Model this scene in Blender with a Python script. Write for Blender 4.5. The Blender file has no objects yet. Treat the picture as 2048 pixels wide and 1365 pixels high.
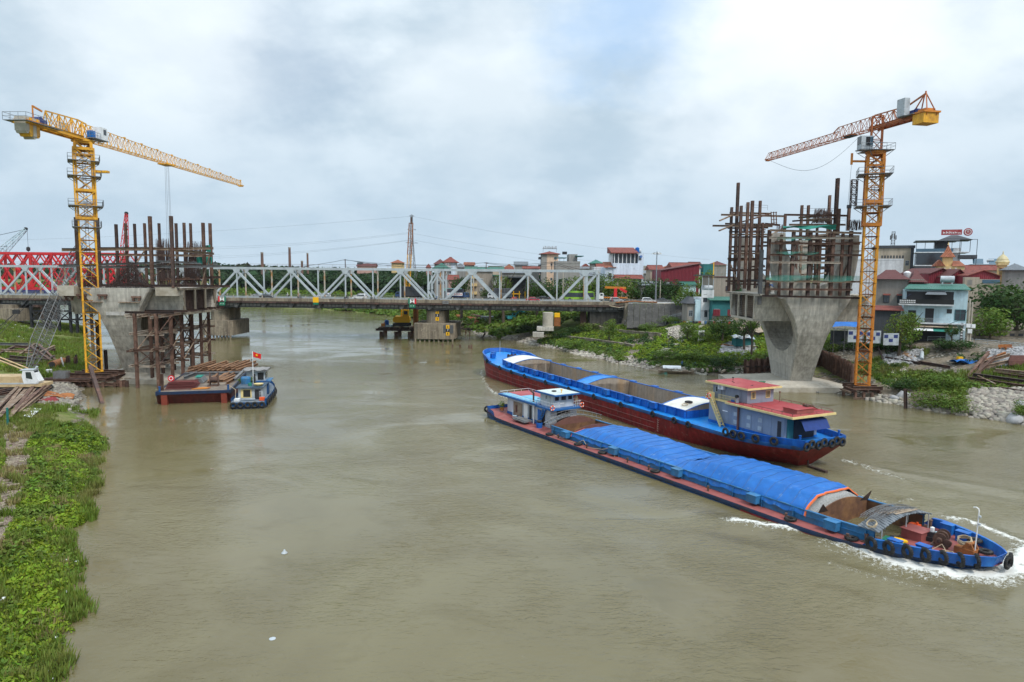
import bpy,math,random
import numpy as np
from mathutils import Vector,Matrix
random.seed(7);RNG=np.random.default_rng(7)
S=bpy.context.scene
COL=S.collection
PI=math.pi
# ---------------------------------------------------------------- camera
CAMH=22.0;FPX=1365.0
PITCH=math.atan(133/1365);ROLL=math.radians(.53)
cd=bpy.data.cameras.new('camera');cam=bpy.data.objects.new('camera',cd);COL.objects.link(cam)
cd.sensor_width=36;cd.lens=24.0;cd.clip_start=.5;cd.clip_end=20000
CROT=Matrix.Rotation(PI/2-PITCH,3,'X')@Matrix.Rotation(ROLL,3,'Z')
cam.matrix_world=Matrix.Translation((0,0,CAMH))@CROT.to_4x4()
S.camera=cam
# ---------------------------------------------------------------- light
SUN_DIR=Vector((.38,-.50,.78)).normalized()
SUN_EL=math.asin(SUN_DIR.z);SUN_AZ=math.atan2(SUN_DIR.x,SUN_DIR.y)
sl=bpy.data.lights.new('sun','SUN');sl.energy=1.5;sl.angle=math.radians(14);sl.color=(1,.95,.88)
so=bpy.data.objects.new('sun',sl);COL.objects.link(so)
so.rotation_euler=(-SUN_DIR).to_track_quat('-Z','Y').to_euler()
S.view_settings.view_transform='Standard';S.view_settings.look='None'
S.view_settings.exposure=0.78;S.view_settings.gamma=1
try:S.view_settings.use_curve_mapping=False
except Exception:pass
S.render.engine='CYCLES'
S.cycles.use_denoising=True
S.cycles.max_bounces=6;S.cycles.diffuse_bounces=3;S.cycles.glossy_bounces=3;S.cycles.transparent_max_bounces=12
S.cycles.caustics_reflective=False;S.cycles.caustics_refractive=False
S.cycles.volume_bounces=0
def make_world():
 w=bpy.data.worlds.new('World');S.world=w;w.use_nodes=True
 nt=w.node_tree;N=nt.nodes;L=nt.links
 for n in list(N):N.remove(n)
 out=N.new('ShaderNodeOutputWorld');bg=N.new('ShaderNodeBackground');bg.inputs[1].default_value=1.0
 sky=N.new('ShaderNodeTexSky');sky.sky_type='NISHITA';sky.sun_disc=False
 sky.sun_elevation=SUN_EL;sky.sun_rotation=SUN_AZ;sky.air_density=1.2;sky.dust_density=2.5;sky.ozone_density=1.5
 sc=N.new('ShaderNodeVectorMath');sc.operation='SCALE';sc.inputs['Scale'].default_value=.085
 L.new(sky.outputs[0],sc.inputs[0])
 tc=N.new('ShaderNodeTexCoord')
 sep=N.new('ShaderNodeSeparateXYZ');L.new(tc.outputs['Generated'],sep.inputs[0])
 # project the view direction on a cloud layer: xy / (z + .16)
 def math_(op,a,b=None,clamp=False):
  m=N.new('ShaderNodeMath');m.operation=op;m.use_clamp=clamp
  for i,v in enumerate((a,b)):
   if v is None:continue
   if isinstance(v,(int,float)):m.inputs[i].default_value=v
   else:L.new(v,m.inputs[i])
  return m.outputs[0]
 zz=math_('ADD',math_('MAXIMUM',sep.outputs[2],0.0),.42)
 cx=math_('DIVIDE',sep.outputs[0],zz);cy=math_('DIVIDE',sep.outputs[1],zz)
 cmb=N.new('ShaderNodeCombineXYZ');L.new(cx,cmb.inputs[0]);L.new(cy,cmb.inputs[1])
 def noise(scale,detail,rough,off,dist=0.0):
  mp=N.new('ShaderNodeMapping');mp.inputs['Location'].default_value=off;L.new(cmb.outputs[0],mp.inputs[0])
  n=N.new('ShaderNodeTexNoise');n.inputs['Scale'].default_value=scale;n.inputs['Detail'].default_value=detail
  n.inputs['Roughness'].default_value=rough;n.inputs['Distortion'].default_value=dist
  L.new(mp.outputs[0],n.inputs[0]);return n.outputs[0]
 def rng(v,a,b,c=0.,d=1.):
  m=N.new('ShaderNodeMapRange');m.interpolation_type='SMOOTHSTEP'
  m.inputs[1].default_value=a;m.inputs[2].default_value=b;m.inputs[3].default_value=c;m.inputs[4].default_value=d
  L.new(v,m.inputs[0]);return m.outputs[0]
 def mix(f,a,b):
  m=N.new('ShaderNodeMix');m.data_type='RGBA';m.clamp_factor=True
  if isinstance(f,(int,float)):m.inputs[0].default_value=f
  else:L.new(f,m.inputs[0])
  for i,v in ((6,a),(7,b)):
   if isinstance(v,tuple):m.inputs[i].default_value=v+(1,)
   else:L.new(v,m.inputs[i])
  return m.outputs[2]
 def blob(px,py,r0,r1):
  d=(CROT@Vector(((px-1024)/FPX,-(py-682.5)/FPX,-1))).normalized()
  dp=N.new('ShaderNodeVectorMath');dp.operation='DOT_PRODUCT';dp.inputs[1].default_value=d
  nv=N.new('ShaderNodeVectorMath');nv.operation='NORMALIZE';L.new(tc.outputs['Generated'],nv.inputs[0]);L.new(nv.outputs[0],dp.inputs[0])
  a=math_('ARCCOSINE',math_('MINIMUM',dp.outputs['Value'],.99999))
  wob=noise(2.6,6,.6,(px*.01,3.1,0))
  a2=math_('ADD',a,math_('MULTIPLY',math_('SUBTRACT',wob,.5),.34))
  return rng(a2,r0,r1,1,0)
 n1=noise(2.0,6,.52,(4.3,1.7,0),.2)
 n2=noise(6.0,7,.55,(1.3,9.7,0),.1)
 comb=math_('ADD',math_('MULTIPLY',n1,.65),math_('MULTIPLY',n2,.35))
 cl=rng(comb,.38,.60)
 cloud=mix(cl,(.305,.385,.455),(.495,.560,.610))
 cloud=mix(math_('MULTIPLY',blob(550,140,.0,.15),.65),cloud,(.205,.280,.375))
 cloud=mix(math_('MULTIPLY',blob(300,60,.03,.2),.6),cloud,(.60,.645,.675))
 cloud=mix(math_('MULTIPLY',blob(1640,90,.05,.30),.8),cloud,(.64,.675,.70))
 cloud=mix(math_('MULTIPLY',blob(960,190,.0,.2),.55),cloud,(.60,.645,.675))
 # the far haze towards the horizon: even, a little bluer
 hz=rng(sep.outputs[2],.02,.30,1,0)
 cloud=mix(math_('MULTIPLY',hz,.8),cloud,(.310,.395,.472))
 # gaps where the blue shows
 gap=math_('MULTIPLY',blob(1270,-20,.0,.15),.7)
 gap2=math_('MULTIPLY',rng(noise(1.1,5,.5,(7.7,3.3,0)),.62,.72),rng(sep.outputs[2],.35,.6))
 blue=mix(.5,sc.outputs[0],(.30,.50,.78))
 col=mix(math_('MAXIMUM',gap,math_('MULTIPLY',gap2,.6)),cloud,blue)
 up=rng(sep.outputs[2],.30,1.0,1.0,1.75)
 su=N.new('ShaderNodeVectorMath');su.operation='SCALE';L.new(col,su.inputs[0]);L.new(up,su.inputs['Scale']);col=su.outputs[0]
 L.new(col,bg.inputs[0]);L.new(bg.outputs[0],out.inputs[0])
make_world()
# ---------------------------------------------------------------- helpers
def ray(px,py):
 return CROT@Vector(((px-1024)/FPX,-(py-682.5)/FPX,-1))
def gnd(px,py,z=0.):
 d=ray(px,py);t=(z-CAMH)/d.z
 return Vector((d.x*t,d.y*t,z))
def at(px,py,Y):
 d=ray(px,py);t=Y/d.y
 return Vector((d.x*t,Y,CAMH+d.z*t))
class MB:
 def __init__(s):s.v=[];s.f=[]
 def add(s,vs,fs):
  b=len(s.v);s.v.extend([tuple(v) for v in vs]);s.f.extend([tuple(i+b for i in f) for f in fs]);return s
 def box(s,c,d,rz=0.):
  x,y,z=[k/2 for k in d];cs,sn=math.cos(rz),math.sin(rz)
  vs=[]
  for a in (-x,x):
   for b in (-y,y):
    for e in (-z,z):vs.append((c[0]+a*cs-b*sn,c[1]+a*sn+b*cs,c[2]+e))
  return s.add(vs,[(0,1,3,2),(4,6,7,5),(0,4,5,1),(2,3,7,6),(0,2,6,4),(1,5,7,3)])
 def bb(s,x0,x1,y0,y1,z0,z1):return s.box(((x0+x1)/2,(y0+y1)/2,(z0+z1)/2),(x1-x0,y1-y0,z1-z0))
 def _fr(s,p0,p1,up):
  p0=Vector(p0);p1=Vector(p1);d=(p1-p0)
  if d.length<1e-6:d=Vector((0,0,1e-3))
  d.normalize();u=Vector(up)
  if abs(d.dot(u))>.95:u=Vector((1,0,0)) if abs(d.x)<.9 else Vector((0,1,0))
  a=d.cross(u).normalized();b=a.cross(d).normalized()
  return p0,p1,a,b
 def prof(s,p0,p1,pts,up=(0,0,1)):
  p0,p1,a,b=s._fr(p0,p1,up);n=len(pts)
  vs=[p0+a*x+b*y for x,y in pts]+[p1+a*x+b*y for x,y in pts]
  fs=[(i,(i+1)%n,(i+1)%n+n,i+n) for i in range(n)]+[tuple(range(n))[::-1],tuple(range(n,2*n))]
  return s.add(vs,fs)
 def beam(s,p0,p1,w,h=None,up=(0,0,1)):
  h=h or w
  return s.prof(p0,p1,[(-w/2,-h/2),(w/2,-h/2),(w/2,h/2),(-w/2,h/2)],up)
 def hb(s,p0,p1,w,h=None,t=None,up=(0,0,1)):
  h=h or w;t=t or .09*w+.01;x,y=w/2,h/2;i=t*.6
  return s.prof(p0,p1,[(-x,-y),(x,-y),(x,-y+t),(i,-y+t),(i,y-t),(x,y-t),(x,y),(-x,y),(-x,y-t),(-i,y-t),(-i,-y+t),(-x,-y+t)],up)
 def tube(s,p0,p1,r,n=6,r1=None):
  r1=r if r1 is None else r1
  p0,p1,a,b=s._fr(p0,p1,(0,0,1));vs=[]
  for p,q in ((p0,r),(p1,r1)):
   for i in range(n):
    t=2*PI*i/n;vs.append(p+a*math.cos(t)*q+b*math.sin(t)*q)
  return s.add(vs,[(i,(i+1)%n,(i+1)%n+n,i+n) for i in range(n)]+[tuple(range(n))[::-1],tuple(range(n,2*n))])
 def path(s,pts,r,n=5):
  pts=[Vector(p) for p in pts];vs=[];m=len(pts)
  for k,p in enumerate(pts):
   d=(pts[min(k+1,m-1)]-pts[max(k-1,0)]);d=d.normalized() if d.length>1e-6 else Vector((0,0,1))
   u=Vector((0,0,1)) if abs(d.z)<.95 else Vector((1,0,0))
   a=d.cross(u).normalized();b=a.cross(d)
   rr=r[k] if isinstance(r,(list,tuple)) else r
   for i in range(n):
    t=2*PI*i/n;vs.append(p+a*math.cos(t)*rr+b*math.sin(t)*rr)
  fs=[(k*n+i,k*n+(i+1)%n,(k+1)*n+(i+1)%n,(k+1)*n+i) for k in range(m-1) for i in range(n)]
  fs+=[tuple(range(n))[::-1],tuple(range((m-1)*n,m*n))]
  return s.add(vs,fs)
 def torus(s,c,R,r,axis='y',n=16,k=8,sq=1.):
  vs=[]
  for i in range(n):
   t=2*PI*i/n
   for j in range(k):
    q=2*PI*j/k;rr=R+r*math.cos(q);h=r*math.sin(q)*sq
    p={'z':(rr*math.cos(t),rr*math.sin(t),h),'y':(rr*math.cos(t),h,rr*math.sin(t)),'x':(h,rr*math.cos(t),rr*math.sin(t))}[axis]
    vs.append((c[0]+p[0],c[1]+p[1],c[2]+p[2]))
  return s.add(vs,[(i*k+j,((i+1)%n)*k+j,((i+1)%n)*k+(j+1)%k,i*k+(j+1)%k) for i in range(n) for j in range(k)])
 def lathe(s,pr,c=(0,0,0),n=12):
  vs=[(c[0]+r*math.cos(2*PI*i/n),c[1]+r*math.sin(2*PI*i/n),c[2]+z) for r,z in pr for i in range(n)]
  m=len(pr)
  fs=[(k*n+i,k*n+(i+1)%n,(k+1)*n+(i+1)%n,(k+1)*n+i) for k in range(m-1) for i in range(n)]
  fs+=[tuple(range(n))[::-1],tuple(range((m-1)*n,m*n))]
  return s.add(vs,fs)
 def poly(s,pts,y0,y1):
  n=len(pts);vs=[(x,y0,z) for x,z in pts]+[(x,y1,z) for x,z in pts]
  return s.add(vs,[(i,(i+1)%n,(i+1)%n+n,i+n) for i in range(n)]+[tuple(range(n))[::-1],tuple(range(n,2*n))])
 def polyz(s,pts,z0,z1):
  n=len(pts);vs=[(x,y,z0) for x,y in pts]+[(x,y,z1) for x,y in pts]
  return s.add(vs,[(i,(i+1)%n,(i+1)%n+n,i+n) for i in range(n)]+[tuple(range(n))[::-1],tuple(range(n,2*n))])
 def grid(s,P):
  a,b=len(P),len(P[0]);vs=[p for r in P for p in r]
  return s.add(vs,[(i*b+j,(i+1)*b+j,(i+1)*b+j+1,i*b+j+1) for i in range(a-1) for j in range(b-1)])
 def mesh(s,name):
  m=bpy.data.meshes.new(name);m.from_pydata(s.v,[],s.f);m.update()
  import bmesh
  b=bmesh.new();b.from_mesh(m);bmesh.ops.recalc_face_normals(b,faces=b.faces);b.to_mesh(m);b.free()
  return m
 def build(s,name,mat,parent=None,smooth=False,**kw):
  m=s.mesh(name);m.materials.append(mat)
  if smooth:smooth_mesh(m)
  return link(name,m,parent,**kw)
def smooth_mesh(m,ang=40):
 m.polygons.foreach_set('use_smooth',[True]*len(m.polygons))
 try:m.set_sharp_from_angle(angle=math.radians(ang))
 except Exception:pass
def link(name,m,parent=None,loc=None,rz=None,kind=None,label=None):
 o=bpy.data.objects.new(name,m);COL.objects.link(o)
 if parent is not None:o.parent=parent
 if loc is not None:o.location=loc
 if rz is not None:o.rotation_euler=(0,0,rz) if isinstance(rz,(int,float)) else rz
 if kind:o['kind']=kind
 if label:o['label']=label
 return o
def tag(o,label,cat,group=None,kind=None):
 o['label']=label;o['category']=cat
 if group:o['group']=group
 if kind:o['kind']=kind
 return o
def thing(name,label,cat,loc=(0,0,0),rz=0.,group=None):
 o=bpy.data.objects.new(name,None);COL.objects.link(o);o.location=loc
 o.rotation_euler=(0,0,rz) if isinstance(rz,(int,float)) else rz
 o.empty_display_size=.2
 return tag(o,label,cat,group)
def copy_tree(o,parent=None,top=True):
 c=o.copy();COL.objects.link(c)
 if parent is not None:c.parent=parent
 for ch in list(o.children):copy_tree(ch,c,False)
 return c
def np_mesh(name,V,F,mat,parent=None,**kw):
 m=bpy.data.meshes.new(name);V=np.asarray(V,dtype=np.float32);F=np.asarray(F,dtype=np.int32);k=F.shape[1]
 m.vertices.add(len(V));m.vertices.foreach_set('co',V.ravel())
 m.loops.add(F.size);m.loops.foreach_set('vertex_index',F.ravel())
 m.polygons.add(len(F));m.polygons.foreach_set('loop_start',np.arange(0,F.size,k,dtype=np.int32))
 m.polygons.foreach_set('loop_total',np.full(len(F),k,dtype=np.int32))
 m.update(calc_edges=True)
 if mat:m.materials.append(mat)
 return link(name,m,parent,**kw)
ORD='first second third fourth fifth sixth seventh eighth ninth tenth eleventh twelfth thirteenth fourteenth fifteenth sixteenth seventeenth eighteenth nineteenth twentieth'.split()
def vnoise(x,y,seed=0):
 x=np.asarray(x,float);y=np.asarray(y,float)
 xi=np.floor(x).astype(np.int64);yi=np.floor(y).astype(np.int64);fx=x-xi;fy=y-yi
 fx=fx*fx*(3-2*fx);fy=fy*fy*(3-2*fy)
 def h(a,b):
  n=(a*374761393+b*668265263+seed*974634321)&0x7fffffff
  n=((n^(n >> 13))*1274126177)&0x7fffffff
  return ((n^(n >> 16))&0xffff)/65535.
 return (h(xi,yi)*(1-fx)+h(xi+1,yi)*fx)*(1-fy)+(h(xi,yi+1)*(1-fx)+h(xi+1,yi+1)*fx)*fy
def fnoise(x,y,seed=0,oct=4):
 s=0;a=.5
 for k in range(oct):s=s+a*vnoise(np.asarray(x)*2**k,np.asarray(y)*2**k,seed+k*17);a*=.5
 return s/(1-.5**oct)
 # ---------------------------------------------------------------- materials
def mat(name,base,rough=.7,metal=0.,alt=None,ascale=.6,alo=.48,ahi=.66,var=.22,vscale=1.6,bump=0.,bscale=6.,streak=0.,rand=0.,spec=.35,leaf=False,alt2=None,a2scale=2.5,a2lo=.58,a2hi=.7,lifts=0.,corr=None,island=0.):
 m=bpy.data.materials.new(name);m.use_nodes=True;nt=m.node_tree;N=nt.nodes;L=nt.links
 p=N['Principled BSDF'];p.inputs['Roughness'].default_value=rough;p.inputs['Metallic'].default_value=metal
 p.inputs['Specular IOR Level'].default_value=spec
 g=N.new('ShaderNodeNewGeometry');pos=g.outputs['Position']
 def nz(scale,detail=5,sx=(1,1,1),off=0.):
  mp=N.new('ShaderNodeMapping');mp.inputs['Scale'].default_value=sx;mp.inputs['Location'].default_value=(off,off*.7,off*1.3);L.new(pos,mp.inputs[0])
  n=N.new('ShaderNodeTexNoise');n.inputs['Scale'].default_value=scale;n.inputs['Detail'].default_value=detail;n.inputs['Roughness'].default_value=.62
  L.new(mp.outputs[0],n.inputs[0]);return n.outputs[0]
 def mr(v,a,b,c=0.,d=1.):
  r=N.new('ShaderNodeMapRange');r.inputs[1].default_value=a;r.inputs[2].default_value=b;r.inputs[3].default_value=c;r.inputs[4].default_value=d
  L.new(v,r.inputs[0]);return r.outputs[0]
 def mix(f,a,b,bt='MIX'):
  x=N.new('ShaderNodeMix');x.data_type='RGBA';x.blend_type=bt
  if isinstance(f,(int,float)):x.inputs[0].default_value=f
  else:L.new(f,x.inputs[0])
  for i,v in ((6,a),(7,b)):
   if isinstance(v,tuple):x.inputs[i].default_value=v[:3]+(1,)
   else:L.new(v,x.inputs[i])
  return x.outputs[2]
 c=tuple(base)
 if alt:c=mix(mr(nz(ascale,6,(1,1,.22) if streak else (1,1,1),3.),alo,ahi),c,tuple(alt))
 if alt2:c=mix(mr(nz(a2scale,6,(1,1,1),11.),a2lo,a2hi),c,tuple(alt2))
 def val(v,c):
  cc=N.new('ShaderNodeCombineColor')
  for i in range(3):L.new(v,cc.inputs[i])
  return mix(1.,c,cc.outputs[0],'MULTIPLY')
 if var:c=val(mr(nz(vscale,6),.28,.72,1-var,1+var),c)
 if streak:c=val(mr(nz(2.2,4,(1,1,.06),5.),.35,.65,1-streak,1+streak*.6),c)
 if lifts:
  sp=N.new('ShaderNodeSeparateXYZ');L.new(pos,sp.inputs[0])
  a=N.new('ShaderNodeMath');a.operation='MULTIPLY';a.inputs[1].default_value=1/lifts;L.new(sp.outputs[2],a.inputs[0])
  b=N.new('ShaderNodeMath');b.operation='FRACT';L.new(a.outputs[0],b.inputs[0])
  c=val(mr(b.outputs[0],0,.035,.72,1.),c)
  fl=N.new('ShaderNodeMath');fl.operation='FLOOR';L.new(a.outputs[0],fl.inputs[0])
  wn=N.new('ShaderNodeTexWhiteNoise');wn.noise_dimensions='1D';L.new(fl.outputs[0],wn.inputs['W'])
  c=val(mr(wn.outputs['Value'],0,1,.9,1.08),c)
 if rand:
  oi=N.new('ShaderNodeObjectInfo');c=val(mr(oi.outputs['Random'],0,1,1-rand,1+rand),c)
 if island:
  c=val(mr(g.outputs['Random Per Island'],0,1,1-island,1+island),c)
  hs=N.new('ShaderNodeHueSaturation');L.new(mr(g.outputs['Random Per Island'],0,1,.475,.525),hs.inputs['Hue']);L.new(c,hs.inputs['Color']);c=hs.outputs[0]
 if isinstance(c,tuple):p.inputs['Base Color'].default_value=c[:3]+(1,)
 else:L.new(c,p.inputs['Base Color'])
 nrm=None
 if bump:
  bp=N.new('ShaderNodeBump');bp.inputs['Strength'].default_value=bump;bp.inputs['Distance'].default_value=.05
  L.new(nz(bscale,5),bp.inputs['Height']);nrm=bp.outputs[0]
 if corr:
  dp=N.new('ShaderNodeVectorMath');dp.operation='DOT_PRODUCT';dp.inputs[1].default_value=corr[0];L.new(pos,dp.inputs[0])
  a=N.new('ShaderNodeMath');a.operation='MULTIPLY';a.inputs[1].default_value=2*PI/corr[1];L.new(dp.outputs['Value'],a.inputs[0])
  s_=N.new('ShaderNodeMath');s_.operation='SINE';L.new(a.outputs[0],s_.inputs[0])
  bp=N.new('ShaderNodeBump');bp.inputs['Strength'].default_value=.8;bp.inputs['Distance'].default_value=corr[1]*.25
  L.new(s_.outputs[0],bp.inputs['Height'])
  if nrm:L.new(nrm,bp.inputs['Normal'])
  nrm=bp.outputs[0]
 if nrm:L.new(nrm,p.inputs['Normal'])
 if leaf:
  p.inputs['Specular IOR Level'].default_value=.2
  tr=N.new('ShaderNodeBsdfTranslucent');ms=N.new('ShaderNodeMixShader');ms.inputs[0].default_value=.3
  if isinstance(c,tuple):tr.inputs[0].default_value=c[:3]+(1,)
  else:L.new(c,tr.inputs[0])
  L.new(p.outputs[0],ms.inputs[1]);L.new(tr.outputs[0],ms.inputs[2]);L.new(ms.outputs[0],N['Material Output'].inputs[0])
 return m
def glassmat(name,col,rough=.12):
 m=mat(name,col,rough,var=.1,spec=.8);return m
Q={}
Q['conc']=mat('concrete',(.44,.415,.365),.85,alt=(.33,.31,.27),ascale=.35,var=.2,vscale=1.1,streak=.26,bump=.2,bscale=9,lifts=2.3,alt2=(.47,.45,.41),a2scale=.9)
Q['conc2']=mat('old_concrete',(.255,.215,.16),.9,alt=(.13,.105,.08),ascale=.4,var=.22,streak=.3,bump=.25,bscale=6,alt2=(.36,.31,.24),a2scale=.7)
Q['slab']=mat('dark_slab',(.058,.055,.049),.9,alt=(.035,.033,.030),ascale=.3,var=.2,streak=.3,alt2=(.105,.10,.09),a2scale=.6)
Q['tugroof']=mat('tug_roof',(.05,.085,.125),.7,var=.25,alt=(.12,.13,.14),ascale=.8)
Q['concl']=mat('pale_concrete',(.43,.395,.33),.9,alt=(.30,.26,.2),ascale=.3,var=.15,bump=.15)
Q['rust']=mat('rusty_steel',(.100,.055,.040),.8,alt=(.175,.105,.075),ascale=.9,var=.32,rand=.28,bump=.2,bscale=9,alt2=(.055,.038,.034))
Q['rustd']=mat('dark_rusty_steel',(.060,.040,.035),.8,alt=(.115,.062,.045),ascale=.8,var=.3,rand=.3,bump=.15)
Q['rustl']=mat('pale_rusty_beam',(.26,.185,.13),.8,alt=(.14,.08,.055),ascale=.9,var=.25,rand=.3,alt2=(.40,.36,.31),a2scale=.8)
Q['palest']=mat('scaffold_pale',(.40,.345,.285),.85,alt=(.22,.15,.105),ascale=.8,var=.2,rand=.2)
Q['rusto']=mat('orange_rust',(.30,.115,.035),.8,alt=(.16,.06,.028),ascale=.6,var=.25,rand=.15)
Q['grsteel']=mat('grey_steel',(.15,.155,.16),.6,alt=(.10,.085,.075),ascale=.8,var=.2,rand=.25)
Q['rebar']=mat('rebar',(.07,.045,.04),.8,var=.3,rand=.2)
Q['yellow']=mat('crane_yellow',(.72,.37,.025),.5,alt=(.50,.24,.03),ascale=.5,var=.2,alt2=(.22,.11,.05),a2scale=2.2,a2lo=.59,a2hi=.72)
Q['amber']=mat('crane_amber',(.64,.29,.022),.5,alt=(.44,.18,.025),ascale=.5,var=.18,alt2=(.22,.10,.05),a2scale=2.2,a2lo=.60,a2hi=.73)
Q['orange']=mat('crane_orange',(.56,.20,.025),.5,alt=(.40,.13,.03),ascale=.6,var=.15,alt2=(.2,.08,.04),a2scale=2.2,a2lo=.62,a2hi=.75)
Q['redor']=mat('jib_red_orange',(.40,.125,.04),.55,alt=(.28,.08,.035),ascale=.6,var=.18)
Q['gal']=mat('galvanised_grating',(.20,.215,.235),.6,var=.2)
Q['cabw']=mat('cab_white',(.72,.74,.75),.45,var=.06,alt=(.55,.56,.56),ascale=1.2)
Q['cabg']=mat('cab_grey',(.42,.46,.49),.5,var=.08,alt=(.3,.32,.33),ascale=1.2)
Q['dark']=mat('dark_steel',(.03,.03,.033),.6,var=.2)
Q['black']=mat('rubber',(.018,.018,.019),.75,var=.3,alt=(.05,.048,.045),ascale=3,bump=.2)
Q['glass']=glassmat('window_glass',(.025,.032,.04))
Q['glassb']=glassmat('blue_glass',(.06,.12,.17))
Q['bridge']=mat('bridge_paint',(.42,.475,.505),.55,alt=(.35,.39,.42),ascale=.5,var=.09,alt2=(.33,.22,.13),a2scale=.9,a2lo=.66,a2hi=.78,streak=.06)
Q['bridger']=mat('bridge_paint_rusted',(.44,.42,.37),.6,alt=(.42,.22,.08),ascale=.45,alo=.45,ahi=.6,var=.15)
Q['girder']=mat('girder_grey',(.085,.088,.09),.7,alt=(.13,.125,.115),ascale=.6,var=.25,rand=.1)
Q['girderl']=mat('girder_light',(.22,.22,.215),.7,var=.2)
Q['redtruss']=mat('red_paint',(.60,.03,.035),.5,var=.12,alt=(.45,.02,.03),ascale=.4)
Q['navy']=mat('navy_paint',(.03,.045,.16),.55,var=.15)
Q['sign_y']=mat('sign_yellow',(.85,.46,.01),.5,var=.06)
Q['sign_k']=mat('sign_black',(.02,.02,.02),.5,var=.06)
Q['sign_w']=mat('sign_white',(.8,.8,.8),.5,var=.05)
Q['sign_r']=mat('sign_red',(.6,.02,.03),.5,var=.05)
Q['sign_g']=mat('sign_green',(.02,.18,.10),.5,var=.05)
Q['hullred']=mat('hull_red',(.235,.018,.020),.55,alt=(.15,.016,.018),ascale=.5,var=.28,streak=.3,alt2=(.25,.10,.085),a2scale=1.6,a2lo=.57,a2hi=.72,bump=.1,bscale=1.2)
Q['hullblue']=mat('hull_blue',(.008,.100,.40),.45,alt=(.014,.165,.50),ascale=.35,var=.2,streak=.18,alt2=(.075,.075,.095),a2scale=1.8,a2lo=.6,a2hi=.72)
Q['hullblued']=mat('hull_blue_dull',(.012,.085,.25),.5,alt=(.03,.05,.09),ascale=.7,var=.25,streak=.1,alt2=(.10,.06,.05),a2scale=1.2,a2lo=.64,a2hi=.74)
Q['hullnavy']=mat('hull_navy',(.013,.03,.075),.5,alt=(.03,.028,.03),ascale=.8,var=.25)
Q['coamblue']=mat('coaming_blue',(.035,.17,.36),.5,alt=(.05,.13,.22),ascale=.6,var=.2,alt2=(.10,.09,.085),a2scale=1.4,a2lo=.62,a2hi=.75)
Q['bargered']=mat('barge_dull_red',(.115,.024,.022),.65,alt=(.075,.03,.026),ascale=.6,var=.25,streak=.25)
Q['deckred']=mat('deck_red',(.29,.085,.075),.6,alt=(.21,.065,.06),ascale=.5,var=.15,alt2=(.35,.17,.15),a2scale=.9,a2lo=.6,a2hi=.72)
Q['roofred']=mat('roof_red',(.33,.045,.05),.5,alt=(.40,.10,.10),ascale=.35,var=.12,alt2=(.2,.03,.03),a2scale=1.1)
Q['cream']=mat('cream_trim',(.70,.56,.25),.5,var=.08,alt=(.62,.45,.2),ascale=1.3)
Q['housegrey']=mat('house_grey_blue',(.235,.275,.345),.5,var=.07,alt=(.19,.22,.27),ascale=.6,streak=.05)
Q['housepale']=mat('house_pale_grey',(.48,.525,.575),.5,var=.06,alt=(.38,.41,.43),ascale=.7,streak=.06)
Q['trimblue']=mat('trim_blue',(.02,.115,.33),.5,var=.1)
Q['deckblue']=mat('deck_blue',(.006,.19,.58),.4,alt=(.03,.27,.62),ascale=.4,var=.15,alt2=(.06,.12,.22),a2scale=1.5,a2lo=.58,a2hi=.7)
Q['holdrust']=mat('hold_rust',(.125,.062,.036),.8,alt=(.24,.12,.05),ascale=.35,var=.25,alt2=(.07,.035,.028),a2scale=.8,bump=.1)
Q['holdgrey']=mat('hold_worn_steel',(.285,.245,.205),.75,alt=(.34,.24,.15),ascale=.25,var=.16,streak=.15,alt2=(.22,.17,.13),a2scale=.7)
Q['holdred']=mat('hold_brown_red',(.15,.068,.055),.75,alt=(.105,.05,.042),ascale=.4,var=.2,streak=.1)
Q['hatch']=mat('hatch_cream',(.64,.63,.565),.6,var=.08,alt=(.55,.51,.44),ascale=.6)
Q['tarp']=mat('blue_tarpaulin',(.006,.115,.41),.45,alt=(.010,.145,.47),ascale=.5,var=.14,vscale=1.2,alt2=(.10,.22,.46),a2scale=1.6,a2lo=.60,a2hi=.74,bump=.35,bscale=3.2)
Q['tarpor']=mat('tarpaulin_orange',(.72,.16,.05),.6,var=.1)
Q['gravel']=mat('gravel',(.29,.29,.28),.95,var=.35,vscale=9,bump=.8,bscale=14)
Q['rope']=mat('rope',(.42,.34,.23),.9,var=.2)
Q['lifer']=mat('lifebuoy_orange',(.70,.10,.025),.5,var=.08)
Q['white']=mat('white_paint',(.74,.75,.75),.5,var=.05)
Q['net']=mat('safety_net_green',(.025,.20,.155),.8,var=.3)
Q['wood']=mat('weathered_wood',(.30,.24,.18),.9,alt=(.2,.15,.11),ascale=1,var=.25,rand=.2)
Q['bark']=mat('bark',(.085,.065,.048),.95,var=.3)
Q['rock']=mat('pale_rock',(.31,.28,.235),.9,alt=(.22,.2,.175),ascale=.7,var=.25,rand=.2,bump=.3,island=.28)
Q['rockg']=mat('grey_rock',(.34,.34,.345),.9,alt=(.22,.22,.22),ascale=.7,var=.25,bump=.3,island=.28)
Q['leafb']=mat('bright_leaf',(.205,.285,.020),.6,leaf=True,alt=(.13,.22,.022),ascale=.12,var=.25,island=.3,alt2=(.20,.235,.03),a2scale=.35)
Q['leafd']=mat('dark_leaf',(.038,.078,.018),.6,leaf=True,alt=(.06,.108,.018),ascale=.12,var=.25,island=.35)
Q['leafm']=mat('mid_leaf',(.105,.170,.024),.6,leaf=True,alt=(.150,.195,.028),ascale=.15,var=.25,island=.35)
Q['leaff']=mat('far_leaf',(.028,.058,.020),.7,leaf=True,var=.3,island=.3)
Q['grassg']=mat('grass_blade',(.135,.195,.028),.7,leaf=True,alt=(.20,.195,.06),ascale=.12,var=.2,island=.25)
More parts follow.
